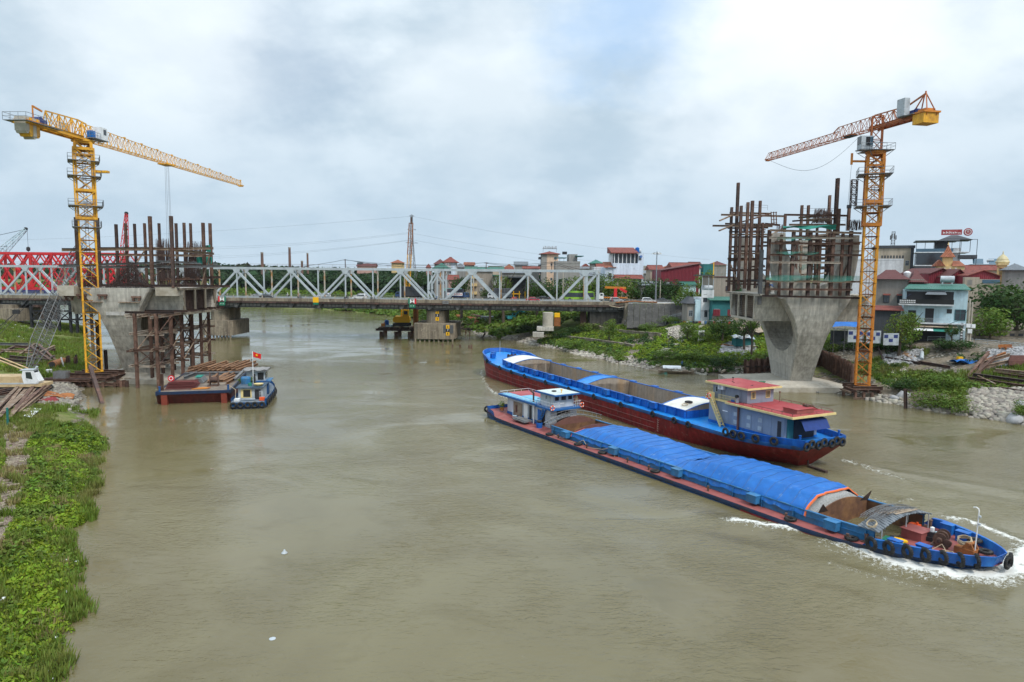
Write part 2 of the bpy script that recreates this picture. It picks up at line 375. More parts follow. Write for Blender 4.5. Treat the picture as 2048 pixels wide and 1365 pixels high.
# ordinary plaster and roofs
for k,c in dict(wh=(.66,.67,.68),wblue=(.62,.70,.80),beige=(.48,.40,.31),peach=(.66,.47,.34),grey=(.28,.27,.255),stained=(.29,.265,.235),cyan=(.50,.66,.72),yel=(.68,.50,.24),pink=(.46,.28,.25),teal=(.03,.16,.17),brick=(.30,.26,.215),maroon=(.205,.028,.038),dgrey=(.075,.08,.09)).items():
 Q[k]=mat(k+'_plaster',c,.8,var=.1,alt=tuple(.72*v for v in c),ascale=.25,streak=.12,alt2=tuple(.5*v for v in c),a2scale=.5,a2lo=.62,a2hi=.8)
Q['maroon']=mat('maroon_sheet',(.20,.026,.038),.55,var=.12,corr=((1,.15,0),.5))
Q['tile']=mat('red_tile',(.25,.07,.052),.75,var=.25,alt=(.15,.05,.042),ascale=.8,corr=((1,.2,0),.35))
Q['tileo']=mat('orange_tile',(.33,.115,.06),.75,var=.25,alt=(.22,.08,.05),ascale=.8,corr=((1,.2,0),.35))
Q['tiled']=mat('dark_red_tile',(.13,.045,.042),.7,var=.2,corr=((1,.2,0),.35))
Q['gsheet']=mat('green_sheet',(.045,.17,.13),.5,var=.2,corr=((1,.2,0),.3))
Q['bsheet']=mat('grey_sheet',(.17,.19,.21),.5,var=.2,corr=((1,.2,0),.3))
# ---------------------------------------------------------------- river and ground
RB=[(150,-40),(120,30),(95,74),(78,103),(74,108.5),(67.5,117),(62.5,127),(57,139),(50,148),(34,157),(26,172),(19,190),(8,213),(-1,230),(-20,278),(-42,327),(-80,380),(-118,418),(-200,480),(-330,540),(-520,590),(-1200,640)]
LB=[(-5,-40),(-13.5,5),(-20.6,24),(-26.0,36),(-33.6,48),(-43,66),(-51.6,83),(-62,97),(-68,106),(-73,116),(-80,125),(-92,146),(-118,189),(-150,240),(-172,275),(-260,335),(-400,395),(-600,440),(-1200,480)]
def poly_dist(P,x,y):
 d=np.full(np.shape(x),1e9)
 for (ax,ay),(bx,by) in zip(P[:-1],P[1:]):
  vx,vy=bx-ax,by-ay
  t=np.clip(((x-ax)*vx+(y-ay)*vy)/(vx*vx+vy*vy),0,1)
  d=np.minimum(d,np.hypot(x-ax-t*vx,y-ay-t*vy))
 return d
RIV=RB+LB[::-1]
def in_poly(P,x,y):
 r=np.zeros(np.shape(x),bool);n=len(P)
 for i in range(n):
  (x0,y0),(x1,y1)=P[i],P[(i+1)%n]
  if y0==y1:continue
  c=((y0>y)!=(y1>y))&(x<(x1-x0)*(y-y0)/(y1-y0)+x0)
  r ^= c
 return r
def river_d(x,y):
 w=(fnoise(x*.22,y*.22,3,3)-.5)*3.0
 dr=poly_dist(RB,x,y);dl=poly_dist(LB,x,y)
 s=np.where(in_poly(RIV,x,y),-1.,1.)
 return np.minimum(dr,dl)*s+w,dr<dl
def T(x,y):
 x=np.asarray(x,float);y=np.asarray(y,float)
 d,right=river_d(x,y)
 zr=np.interp(d,[-30,-6,0,2.5,10,18,25,33,37,60,120],[-3,-1.6,0,1.1,2.6,4.2,6.0,8.4,8.7,9.2,11.5])
 zr2=np.interp(d,[-30,-6,0,4,30,60,100],[-3,-1.6,0,1.4,4.5,9,12])
 k=np.clip((y-225)/60,0,1);zr=zr*(1-k)+zr2*k
 zl=np.interp(d,[-30,-6,0,2,6,30,60,150],[-3,-1.6,0,.7,1.3,2.2,5,9])
 zl2=np.interp(d,[-30,-6,0,6,15,25,40,90],[-3,-1.6,0,1.0,2.6,5.5,8.6,10])
 k=np.clip((y-135)/45,0,1);zl=zl*(1-k)+zl2*k
 z=np.where(right,zr,zl)
 # the road on its embankment leaving the bridge
 yr=226-.056*x
 e=13.45-np.maximum(0,np.abs(y-yr)-6.6)/2.0-np.maximum(0,37-x)*5
 z=np.where(x>20,np.maximum(z,np.minimum(e,13.45)),z)
 z=np.where((x>-20)&(y>yr),np.maximum(z,np.minimum(11.6,d*.28)),z)
 # wooded rise far behind the left end of the bridge
 hill=11*np.exp(-((x+520)/260)**2-((y-1080)/200)**2)
 z=z+np.where(d>0,hill,0)
 z=z+np.where(d>1,(fnoise(x*.13,y*.13,9,3)-.5)*np.clip(d*.12,0,.9)*np.where(np.abs(y-yr)<12,.05,1),0)
 return z
def hit(px,py,dz=0.):
 d=ray(px,py);t=np.concatenate([np.arange(20,400,.4),np.arange(400,1500,3)])
 t=t/math.hypot(d.x,d.y)
 x,y,z=d.x*t,d.y*t,CAMH+d.z*t
 below=z<np.maximum(T(x,y),0)+dz
 i=int(np.argmax(below)) if below.any() else len(t)-1
 return Vector((x[i],y[i],max(float(T(x[i],y[i])),0.)))
def Tz(x,y):return float(T(np.array([x]),np.array([y]))[0])
def spaced(lo,hi,a,b,fine,grow=1.18,mx=120):
 v=list(np.arange(a,b+.01,fine));s=fine;t=b
 while t<hi:s=min(s*grow,mx);t+=s;v.append(t)
 s=fine;t=a;w=[]
 while t>lo:s=min(s*grow,mx);t-=s;w.append(t)
 return np.array(w[::-1]+v)
def sheet(name,xs,ys,zf,m,attr=None):
 X,Y=np.meshgrid(xs,ys);Z=zf(X,Y);nx,ny=len(xs),len(ys)
 V=np.stack([X.ravel(),Y.ravel(),Z.ravel()],1)
 i=(np.arange(ny-1)[:,None]*nx+np.arange(nx-1)[None,:]).ravel()
 F=np.stack([i,i+1,i+nx+1,i+nx],1)
 o=np_mesh(name,V,F,m,kind='structure')
 o.data.polygons.foreach_set('use_smooth',[True]*len(F))
 if attr:
  for k,f in attr.items():
   a=o.data.attributes.new(k,'FLOAT','POINT');a.data.foreach_set('value',f(X,Y).ravel().astype(np.float32))
 return o
def ground_mat():
 m=bpy.data.materials.new('bank_ground');m.use_nodes=True;nt=m.node_tree;N=nt.nodes;L=nt.links
 p=N['Principled BSDF'];p.inputs['Roughness'].default_value=.95;p.inputs['Specular IOR Level'].default_value=.15
 g=N.new('ShaderNodeNewGeometry')
 def nz(s,d=6,o=0):
  mp=N.new('ShaderNodeMapping');mp.inputs['Location'].default_value=(o,o,o);L.new(g.outputs['Position'],mp.inputs[0])
  n=N.new('ShaderNodeTexNoise');n.inputs['Scale'].default_value=s;n.inputs['Detail'].default_value=d;n.inputs['Roughness'].default_value=.62;L.new(mp.outputs[0],n.inputs[0]);return n.outputs[0]
 def mr(v,a,b,c=0.,d=1.):
  r=N.new('ShaderNodeMapRange');r.inputs[1].default_value=a;r.inputs[2].default_value=b;r.inputs[3].default_value=c;r.inputs[4].default_value=d;L.new(v,r.inputs[0]);return r.outputs[0]
 def mix(f,a,b):
  x=N.new('ShaderNodeMix');x.data_type='RGBA';L.new(f,x.inputs[0])
  for i,v in ((6,a),(7,b)):
   if isinstance(v,tuple):x.inputs[i].default_value=v+(1,)
   else:L.new(v,x.inputs[i])
  return x.outputs[2]
 at_=N.new('ShaderNodeAttribute');at_.attribute_name='green'
 grass=mix(mr(nz(.9),.35,.65),(.085,.115,.028),(.150,.180,.045))
 grass=mix(mr(nz(.25,5,7),.5,.68),grass,(.21,.19,.09))
 vor=N.new('ShaderNodeTexVoronoi');vor.inputs['Scale'].default_value=1.7;L.new(g.outputs['Position'],vor.inputs[0])
 vcol=N.new('ShaderNodeSeparateColor');L.new(vor.outputs['Color'],vcol.inputs[0])
 stone=mix(vcol.outputs[0],(.17,.16,.145),(.36,.335,.30))
 stone=mix(mr(vor.outputs['Distance'],.28,.5),stone,(.07,.065,.05))
 dirt=mix(mr(nz(1.3,6,3),.4,.6),(.15,.12,.085),(.22,.185,.14))
 base=mix(mr(nz(.35,6,13),.42,.56),stone,dirt)
 s=N.new('ShaderNodeMath');s.operation='ADD';L.new(at_.outputs['Fac'],s.inputs[0]);L.new(mr(nz(.5,6,5),.25,.75,-.45,.45),s.inputs[1])
 c=mix(mr(s.outputs[0],.42,.58),base,grass)
 L.new(c,p.inputs['Base Color'])
 b=N.new('ShaderNodeBump');b.inputs['Strength'].default_value=.7;b.inputs['Distance'].default_value=.25;L.new(nz(1.8,7,2),b.inputs['Height']);L.new(b.outputs[0],p.inputs['Normal'])
 return m
def green_amount(X,Y):
 d,right=river_d(X,Y)
 g=np.where(right,np.interp(d,[0,1.5,5,12,30,36,60],[0,.0,.35,.75,.8,.35,.3]),np.interp(d,[0,.8,3,12,40],[.1,.5,.9,.75,.8]))
 g=np.where(right&(fnoise(X*.06,Y*.06,151,3)>.60),g*.25,g)
 g=np.where(Y>235,np.interp(d,[0,2,10],[.2,.9,1.]),g)
 yard=((X+88)/16)**2+((Y-118)/18)**2
 g=np.where(yard<1,g*.35,g)
 return np.clip(g,0,1)
sheet('riverbank_ground',spaced(-7000,7000,-125,135,1.6),spaced(-30,9000,5,262,1.5),T,ground_mat(),{'green':green_amount})
# water ------------------------------------------------------------------
UA=Vector((.5332,-.8460,0));NA=Vector((.8460,.5332,0));OA=Vector((1.7113,104.4455,0));A_RZ=math.atan2(UA.y,UA.x)
UB=Vector((-.447,.894,0));NB=Vector((-.894,-.447,0));OB=UB*50+NB*-66;B_RZ=math.atan2(UB.y,UB.x)
def hw_a(x):
 if x<-.5:return 4.3+.9*max(0,(x+3.5)/3.0)**.6
 if x<51:return 5.3
 return 5.3*max(0.,1-(min(x,65.5)-51)**2.3/(14.5**2.3))**.60
def hw_b(x):
 if x<11:return 3.3+2.5*math.sin(min(1,max(0,x-2.4)/8.6)*PI/2)
 if x<78:return 5.8
 return 5.8*max(0.,1-(min(x,90.4)-78)**2.6/(12.4**2.6))**.5
def deck_a(x):return .56-.003*max(0,min(x,54)-34)+max(0,x-54)*.026+max(0,2-x)*.08
def deck_b(x):return 2.88+max(0,x-68)**1.7*.0075+max(0,9-x)*.035
FOAM=[([(2075,1100),(2040,1122),(2010,1134),(1960,1140),(1900,1143),(1850,1138),(1800,1128),(1755,1112),(1710,1094),(1680,1080)],1.0,1.2),([(2110,1150),(2048,1148),(1990,1156),(1930,1152),(1870,1143)],.62,1.45),([(1700,1092),(1660,1072),(1620,1060),(1560,1054),(1510,1051),(1470,1043)],.55,1.1),([(1470,1043),(1490,1050),(1540,1060)],.3,.5),([(2080,1095),(2040,1085),(2010,1075),(1975,1060),(1940,1048),(1905,1040)],.55,.85),([(1700,985),(1740,998),(1790,1008),(1830,1000)],.22,.55),([(1690,922),(1720,932),(1760,945),(1800,958)],.8,.5),([(1540,918),(1570,924),(1600,930)],.4,.55),([(1470,900),(1500,906),(1540,914)],.35,.55),([(1340,872),(1400,886),(1470,902)],.22,.4),([(962,742),(966,760),(974,776),(990,788),(1020,800)],.5,.55),([(975,838),(992,842),(1005,840)],.3,.6),([(1660,1130),(1720,1150),(1800,1170),(1900,1180)],.5,.42),]
FW=[([gnd(px,py,0.) for px,py in pts],w,s) for pts,w,s in FOAM]
def line_amount(L,w,X,Y):
 d=np.full(X.shape,1e9)
 for a,b in zip(L[:-1],L[1:]):
  vx,vy=b.x-a.x,b.y-a.y;t=np.clip(((X-a.x)*vx+(Y-a.y)*vy)/(vx*vx+vy*vy+1e-9),0,1)
  d=np.minimum(d,np.hypot(X-a.x-t*vx,Y-a.y-t*vy))
 return np.exp(-(d/w)**2)
def foam(X,Y):
 wx=(fnoise(X*.7,Y*.7,21,3)-.5)*1.1;wy=(fnoise(X*.7,Y*.7,29,3)-.5)*1.1
 f=np.zeros(X.shape)
 for L,w,s in FW:f=np.maximum(f,s*np.maximum(line_amount(L,w,X+wx,Y+wy),.55*line_amount(L,w*2.6,X+wx,Y+wy)))
 return f
def water_z(X,Y):
 near=np.clip(1-(Y-60)/120,.0,1)*np.clip((Y-5)/10,0,1)
 z=(fnoise(X*.16,Y*.22,41,4)-.5)*.10*near*np.clip((X+50)/50,.1,1)
 f=np.zeros(X.shape)
 for L,w,s in FW:f=np.maximum(f,s*line_amount(L,w*1.7,X,Y))
 z=z+f*.26*(.4+1.0*vnoise(X*1.5,Y*1.5,5))
 # oblique stern and bow waves running off the hulls
 for o,u,n,h in ((OA,UA,NA,1),(OB,UB,NB,-1)):
  lx=(X-o.x)*u.x+(Y-o.y)*u.y;ly=(X-o.x)*n.x+(Y-o.y)*n.y
  ap=66 if h==1 else 0
  s_=(ap-lx) if h==1 else-lx
  a=np.abs(ly)-5.2;ph=(a-.42*s_)*1.15
  z=z+.10*np.sin(ph)*np.exp(-((a-.42*s_)/6)**2)*(a>0)*(s_>-2)*(s_<75)*np.clip(1-s_/75,0,1)
 return z
def water_mat():
 m=bpy.data.materials.new('muddy_water');m.use_nodes=True;nt=m.node_tree;N=nt.nodes;L=nt.links
 p=N['Principled BSDF'];p.inputs['Roughness'].default_value=.06;p.inputs['IOR'].default_value=1.42;p.inputs['Specular IOR Level'].default_value=.5
 g=N.new('ShaderNodeNewGeometry')
 def nz(s,d=5,sx=(1,1,1),o=0,dist=0.,r=.6):
  mp=N.new('ShaderNodeMapping');mp.inputs['Scale'].default_value=sx;mp.inputs['Location'].default_value=(o,o,0);L.new(g.outputs['Position'],mp.inputs[0])
  n=N.new('ShaderNodeTexNoise');n.inputs['Scale'].default_value=s;n.inputs['Detail'].default_value=d;n.inputs['Roughness'].default_value=r;n.inputs['Distortion'].default_value=dist
  L.new(mp.outputs[0],n.inputs[0]);return n.outputs[0]
 def mr(v,a,b,c=0.,d=1.):
  r=N.new('ShaderNodeMapRange');r.inputs[1].default_value=a;r.inputs[2].default_value=b;r.inputs[3].default_value=c;r.inputs[4].default_value=d;L.new(v,r.inputs[0]);return r.outputs[0]
 def ma(op,a,b):
  x=N.new('ShaderNodeMath');x.operation=op
  for i,v in ((0,a),(1,b)):
   if isinstance(v,(int,float)):x.inputs[i].default_value=v
   else:L.new(v,x.inputs[i])
  return x.outputs[0]
 def mix(f,a,b):
  x=N.new('ShaderNodeMix');x.data_type='RGBA';L.new(f,x.inputs[0])
  for i,v in ((6,a),(7,b)):
   if isinstance(v,tuple):x.inputs[i].default_value=v+(1,)
   else:L.new(v,x.inputs[i])
  return x.outputs[2]
 mud=mix(mr(nz(.045,5,(1,1,1),0,.7),.4,.6),(.134,.112,.055),(.160,.138,.071))
 mud=mix(mr(nz(.16,6,(1,1.5,1),9,.5),.54,.74),mud,(.116,.095,.040))
 fa=N.new('ShaderNodeAttribute');fa.attribute_name='foam'
 fn=ma('ADD',ma('MULTIPLY',nz(2.6,8,(1,1,1),3,.6,.72),.62),ma('MULTIPLY',nz(9,5,(1,1,1),3,.3,.7),.38))
 fo=mr(ma('ADD',fa.outputs['Fac'],mr(fn,.3,.7,-.62,.62)),.44,.80)
 col=mix(fo,mud,(.70,.70,.65));L.new(col,p.inputs['Base Color'])
 L.new(mr(fo,0,1,.06,.6),p.inputs['Roughness'])
 # ripples: patches of smooth and ruffled water
 patch=mr(nz(.05,4,(1,1.6,1),17,1.0),.36,.60,.12,1.35)
 sx=N.new('ShaderNodeSeparateXYZ');L.new(g.outputs['Position'],sx.inputs[0])
 patch=ma('MULTIPLY',patch,mr(sx.outputs[0],-45,12,.22,1.))
 h1=ma('MULTIPLY',nz(.55,5,(1,1.3,1),2,.8,.58),.6)
 h2=ma('MULTIPLY',nz(2.3,5,(1,1.4,1),5,.5,.64),.60)
 h3=ma('MULTIPLY',ma('ABSOLUTE',ma('SUBTRACT',nz(1.15,3,(.75,1.7,1),23,.9,.5),.5),0.),-1.5)
 h=ma('ADD',ma('MULTIPLY',ma('ADD',ma('ADD',h1,h2),h3),patch),ma('MULTIPLY',fo,.25))
 b=N.new('ShaderNodeBump');b.inputs['Strength'].default_value=.7;b.inputs['Distance'].default_value=.15;L.new(h,b.inputs['Height']);L.new(b.outputs[0],p.inputs['Normal'])
 return m
sheet('river_water',spaced(-2500,2500,-48,62,.42,1.12,60),spaced(-25,1500,28,128,.42,1.12,60),water_z,water_mat(),{'foam':foam})
# ---------------------------------------------------------------- barges
def tyre_mesh(R=.37,r=.145):
 mb=MB();mb.torus((0,0,0),R,r,'y',20,8,.9)
 for i in range(20):
  t=2*PI*i/20;mb.box(((R+r*.92)*math.cos(t),0,(R+r*.92)*math.sin(t)),(.05,.17,.05))
 m=mb.mesh('tyre');m.materials.append(Q['black']);smooth_mesh(m,50);return m
TYRE=tyre_mesh()
def tyre(loc,rz,label,group,flat=False,s=1.):
 o=link('tyre',TYRE,None,loc,(PI/2,0,rz) if flat else (0,0,rz));o.scale=(s,s,s)
 return tag(o,label,'tyre',group)
def local(o,u,n,x,y,z):return Vector((o.x+u.x*x+n.x*y,o.y+u.y*x+n.y*y,z))
def LA(x,y,z=0.):return local(OA,UA,NA,x,y,z)
def LBw(x,y,z=0.):return local(OB,UB,NB,x,y,z)
def hull_parts(par,xs,hw,dk,bot,wl,band,mats,taper=.9,rake=None):
 """hull sides in two painted belts and a deck; each belt one part"""
 rake=rake or (lambda x,z:x)
 tp=taper if callable(taper) else (lambda x:taper)
 def ring(k,zf,f):return [(rake(x,zf(x)),k*hw(x)*(f(x) if callable(f) else f),zf(x)) for x in xs]
 zb=lambda x:bot;zw=lambda x:wl(x);zt=lambda x:dk(x)
 zr=lambda x:dk(x)-band
 lo=MB()
 for k in (-1,1):lo.grid([ring(k,zb,tp),ring(k,lambda x:bot+(zr(x)-bot)*.22,lambda x:tp(x)*.7+.29),ring(k,lambda x:bot+(zr(x)-bot)*.6,lambda x:tp(x)*.28+.715),ring(k,zr,1.)])
 for x in (xs[0],xs[-1]):
  w=hw(x)
  t_=tp(x);lo.grid([[(rake(x,bot),-w*t_,bot),(rake(x,bot),w*t_,bot)],[(rake(x,bot+(zr(x)-bot)*.22),s_*w*(t_*.7+.29),bot+(zr(x)-bot)*.22) for s_ in (-1,1)],[(rake(x,bot+(zr(x)-bot)*.6),s_*w*(t_*.28+.715),bot+(zr(x)-bot)*.6) for s_ in (-1,1)],[(rake(x,zr(x)),-w,zr(x)),(rake(x,zr(x)),w,zr(x))]])
 lo.build('hull',mats[0],par,True)
 up=MB()
 for k in (-1,1):
  up.grid([ring(k,zr,1.004),ring(k,lambda x:zr(x)+.06,1.016),ring(k,lambda x:zt(x)-.1,1.016),ring(k,zt,1.008)])
 for x in (xs[0],xs[-1]):
  w=hw(x)*1.01;dx=-.02 if x==xs[0] else .02
  up.grid([[(rake(x,zr(x))+dx,-w,zr(x)),(rake(x,zr(x))+dx,w,zr(x))],[(rake(x,zt(x))+dx,-w,zt(x)),(rake(x,zt(x))+dx,w,zt(x))]])
 up.build('topside_belt',mats[1],par,True)
def deck_strip(mb,xs,y0,y1,dk,dz=0.):
 mb.grid([[(x,y0(x),dk(x)+dz) for x in xs],[(x,y1(x),dk(x)+dz) for x in xs]])
def railing(mb,pts,h=1.,step=None,r=.025,mids=1,posts=True):
 for a,b in zip(pts[:-1],pts[1:]):
  a=Vector(a);b=Vector(b);n=max(1,int(round((b-a).length/(step or .9))))
  up=Vector((0,0,h))
  mb.tube(a+up,b+up,r*1.2,5)
  for k in range(mids):mb.tube(a+up*((k+1)/(mids+1)),b+up*((k+1)/(mids+1)),r*.8,4)
  if posts:
   for i in range(n+1):
    p=a.lerp(b,i/n);mb.tube(p,p+up,r,5)
def frange(a,b,n):return [a+(b-a)*i/(n-1) for i in range(n)]
def window(par,c,w,h,face,fm,gm,bars=0,d=.06):
 """framed pane on a wall; face is the outward direction '+x' '-x' '+y' '-y' in the parent's axes"""
 f=MB();g=MB();t=.07*max(1,min(w,h));s=1 if face[0]=='+' else-1
 def B(mb,u0,u1,z0,z1,o0,o1):
  if face[1]=='x':mb.bb(min(s*o0,s*o1)+c[0],max(s*o0,s*o1)+c[0],c[1]+u0,c[1]+u1,c[2]+z0,c[2]+z1)
  else:mb.bb(c[0]+u0,c[0]+u1,min(s*o0,s*o1)+c[1],max(s*o0,s*o1)+c[1],c[2]+z0,c[2]+z1)
 B(f,-w/2,w/2,-h/2,-h/2+t,-.02,d);B(f,-w/2,w/2,h/2-t,h/2,-.02,d);B(f,-w/2,-w/2+t,-h/2+t,h/2-t,-.02,d);B(f,w/2-t,w/2,-h/2+t,h/2-t,-.02,d)
 for i in range(bars):
  u=-w/2+w*(i+1)/(bars+1);B(f,u-.025,u+.025,-h/2+t,h/2-t,-.01,d*.8)
 B(g,-w/2+t*.5,w/2-t*.5,-h/2+t*.5,h/2-t*.5,-.015,d*.35)
 fo=f.build('window',fm,par);g.build('pane',gm,fo);return fo
def barge_a():
 t=thing('laden_barge','low laden river barge with blue tarpaulin cargo and red side decks throwing a bow wave','barge',OA,A_RZ)
 xs=[-3.5,-3,-2.2,-1,1]+frange(5,49,12)+[51,53,55,57,58.5,60,61.2,62.3,63.3,64.1,64.7,65.1,65.4]
 hull_parts(t,xs,hw_a,deck_a,-1.1,lambda x:0,.42,(Q['hullblued'],Q['hullnavy']),lambda x:.95-.3*max(0,min(1,(x-54)/8)),rake=lambda x,z:x+max(0,(x-57)/8)*(z-1.0)*1.1)
 bt=MB()
 for k in (-1,1):bt.grid([[(x,k*hw_a(x)*(1.012-.07*max(0,min(1,(x-54)/8))),z+deck_a(x)*.12) for x in (46,50,53,55,57,58.5)] for z in (-.5,.02,.2)])
 bt.build('boot_stripe',Q['hullred'],t)
 dk=MB()
 A0,A1=13.2,58.0
 deck_strip(dk,[x for x in xs if x<=13]+[A0],lambda x:-hw_a(x),lambda x:hw_a(x),deck_a)
 sx=[A0]+[x for x in xs if A0<x<A1]+[A1]
 for k in (-1,1):deck_strip(dk,sx,lambda x:k*hw_a(x),lambda x:k*3.85,deck_a)
 deck_strip(dk,[A1]+[x for x in xs if x>A1],lambda x:-hw_a(x),lambda x:hw_a(x),deck_a)
 dk.build('deck',Q['deckred'],t)
 # coaming round the hold
 for nm,y in (('coaming',-3.8),('coaming',3.8)):
  c=MB();s=-1 if y<0 else 1;n=24
  X=frange(A0,A1,n)
  for a,b in zip(X[:-1],X[1:]):
   za,zb=deck_a(a)-.02,deck_a(b)-.02;ta,tb=za+1.0,zb+1.0
   c.add([(a,y-.07,za),(b,y-.07,zb),(b,y-.07,tb),(a,y-.07,ta),(a,y+.07,za),(b,y+.07,zb),(b,y+.07,tb),(a,y+.07,ta)],[(0,1,2,3),(4,5,6,7),(3,2,6,7)])
   c.beam((a,y+s*.02,ta+.05),(b,y+s*.02,tb+.05),.26,.10)
   c.beam((a,y+s*.13,ta-.42),(b,y+s*.13,tb-.42),.12,.07)
  for x in frange(A0+.6,A1-.6,14):
   c.poly([(x-.02,deck_a(x)),(x+.02,deck_a(x)),(x+.02,deck_a(x)+.95),(x-.02,deck_a(x)+.95)],y+s*.05,y+s*.3)
  c.build(nm,Q['coamblue'],t)
 for x in (17.0,26.5,36.8,46.6,54.6):
  b=MB();b.bb(x-.55,x+.55,-4.65,-3.9,deck_a(x)+.28,deck_a(x)+1.0);b.bb(x-.6,x+.6,-4.7,-3.86,deck_a(x)+1.0,deck_a(x)+1.06);b.build('locker',Q['coamblue'],t)
 for x in (16.0,22,29.5,33,41.5,50.5,56.3):
  b=MB();b.lathe([(.13,0),(.09,.06),(.09,.42),(.14,.45),(.14,.52)],(x,-4.75,deck_a(x)),8);b.tube((x-.3,-4.75,deck_a(x)+.3),(x+.3,-4.75,deck_a(x)+.3),.05);b.build('bollard',Q['rust'],t)
 hold=MB()
 for y in (-3.72,3.72):hold.grid([[(A0+.1,y,-.9),(A1-.1,y,-.9)],[(A0+.1,y,1.5),(A1-.1,y,deck_a(A1)+.95)]])
 hold.grid([[(A0+.1,-3.72,-.9),(A0+.1,3.72,-.9)],[(A0+.1,-3.72,1.55),(A0+.1,3.72,1.55)]])
 hold.bb(A0+.1,A1-.1,-3.7,3.7,-1.0,-.9)
 hold.build('hold',Q['holdrust'],t)
 for x,zc,m,k in ((A0,2.55,'holdred',1),(17.6,2.25,'holdred',1),(52.9,2.3,'holdrust',1)):
  b=MB();P=[(-3.78,-.9)]+[(y,1.45+(zc-1.45)*math.cos(y/3.8*PI/2)**.8) for y in frange(-3.78,3.78,15)]+[(3.78,-.9)]
  vs=[(x-.05,y,z) for y,z in P]+[(x+.05,y,z) for y,z in P];n=len(P)
  b.add(vs,[(i,(i+1)%n,(i+1)%n+n,i+n) for i in range(n)]+[tuple(range(n))[::-1],tuple(range(n,2*n))])
  b.build('bulkhead',Q[m],t)
 for y0,y1 in ((-3.7,-2.5),(2.5,3.7)):
  b=MB();b.add([(52.9,y0,1.6),(53.0,y1,1.6),(53.3,y0 if y0<0 else y1,2.5)],[(0,1,2)]);b.add([(52.95,y0,1.6),(53.05,y1,1.6),(53.35,y0 if y0<0 else y1,2.5)],[(2,1,0)]);b.build('gusset_plate',Q['rustd'],t)
  # bow bulwark
 bw=MB();bx=[57.6,58.3,59.2,60.2,61.2,62.2,63,63.8,64.4,64.9,65.25]
 def wall(k):
  P=[]
  for i,x in enumerate(bx):
   h=.78*min(1,i/1.2+.05) if i<2 else .78
   w=hw_a(x)*k;z=deck_a(x)
   P.append([(x,w*1.0,z-.05),(x+.12*(x-57)/8,w*1.02,z+h*.5),(x+.25*(x-57)/8,w*1.035,z+h),(x+.2*(x-57)/8,w*.96,z+h),(x,w*.95,z)])
  return P
 for k in (-1,1):bw.grid(wall(k))
 a=wall(-1)[-1];b=wall(1)[-1];bw.grid([a,b])
 bw.build('bulwark',Q['hullblue'],t)
 for x,y in ((59.6,-3.75),(61.4,-3.0),(60.0,3.6),(61.6,2.7)):
  b=MB();z=deck_a(x);b.bb(x-.45,x+.45,y-.3,y+.3,z,z+.8);b.bb(x-.5,x+.5,y-.34,y+.34,z+.8,z+.86);b.build('locker',Q['hullblue'],t)
  # foredeck hatch box
 b=MB();z=deck_a(58.9);b.bb(58.3,59.9,-.4,1.1,z,z+.75);b.bb(58.2,60,-.5,1.2,z+.75,z+.81);b.build('hatch_box',Q['deckred'],t)
 for x,y in ((57.9,-4.0),(58.0,3.95)):
  b=MB();z=deck_a(x);b.bb(x-.8,x+.8,y-.25,y+.25,z,z+.07)
  for d in (-.45,.45):b.lathe([(.14,0),(.14,.55),(.18,.56),(.18,.62),(.0,.63)],(x+d,y,z+.07),10)
  b.build('mooring_bitt',Q['rust'],t)
  # windlass
 z=deck_a(61);w=thing('anchor_winch','rusty double drum anchor winch on the red foredeck of the laden barge','winch',LA(61.0,.55,z),A_RZ+.25)
 f=MB();
 for y in (-.75,.75):f.beam((-.6,y,.08),(.6,y,.08),.14,.14);f.poly([(-.35,.12),(.35,.12),(.14,.75),(-.14,.75)],y-.05,y+.05)
 for x in (-.55,.55):f.beam((x,-.75,.08),(x,.75,.08),.12,.12)
 f.build('frame',Q['rust'],w)
 d=MB();d.tube((0,-.68,.62),(0,.68,.62),.34,14);
 for y in (-.66,-.05,.05,.66):d.tube((0,y-.03,.62),(0,y+.03,.62),.5,18)
 d.tube((0,-1.1,.62),(0,-.8,.62),.2,10);d.tube((0,.8,.62),(0,1.15,.62),.22,10);d.build('drum',Q['rust'],w)
 g=MB();g.tube((.55,-.95,.5),(.55,-.78,.5),.3,14);g.bb(-.1,.1,-1.2,-1.1,.5,.74);g.build('gear',Q['rustd'],w)
 e=thing('deck_engine','small black diesel engine with pale air filter beside the anchor winch','engine',LA(60.2,.9,deck_a(60.2)),A_RZ+.25)
 b=MB();b.bb(-.6,.4,-.45,.45,0,.35);b.bb(-.5,.2,-.3,.3,.35,.75);b.build('block',Q['dark'],e)
 b=MB();b.lathe([(.16,0),(.16,.34),(.05,.4)],(-.1,0,.75),10);b.build('filter',Q['cabw'],e)
 b=MB();b.lathe([(.12,0),(.15,.1),(.15,.25),(.08,.3)],(.22,.1,.5),8);b.build('tank',Q['cyan'],e)
 c=thing('anchor_gear','red anchor roller stand heaped with rope at the very bow of the laden barge','anchor gear',LA(63.2,.2,deck_a(63)),A_RZ)
 b=MB();b.bb(-.9,.5,-.5,.45,0,.5);b.poly([(-.4,.5),(.5,.5),(.25,1.0),(-.1,1.0)],-.42,-.3);b.poly([(-.4,.5),(.5,.5),(.25,1.0),(-.1,1.0)],.26,.38);b.tube((.1,-.5,.9),(.1,.5,.9),.12,10);b.build('stand',Q['rusto'],c)
 def coil(name,lab,loc,R,n,cat='rope',m='rope',tilt=.0):
  mb=MB();pts=[]
  for i in range(n*14):
   a=2*PI*i/14;rr=R*(1-.05*math.sin(i*1.7)-.02*(i//14));pts.append((rr*math.cos(a),rr*math.sin(a)*(1+.1*math.sin(i)),.04+.055*(i//14)+.03*math.sin(i*2.3)))
  mb.path(pts,.035,5);return tag(mb.build(name,Q[m],None,True,loc=loc,rz=(tilt,0,A_RZ)),lab,cat)
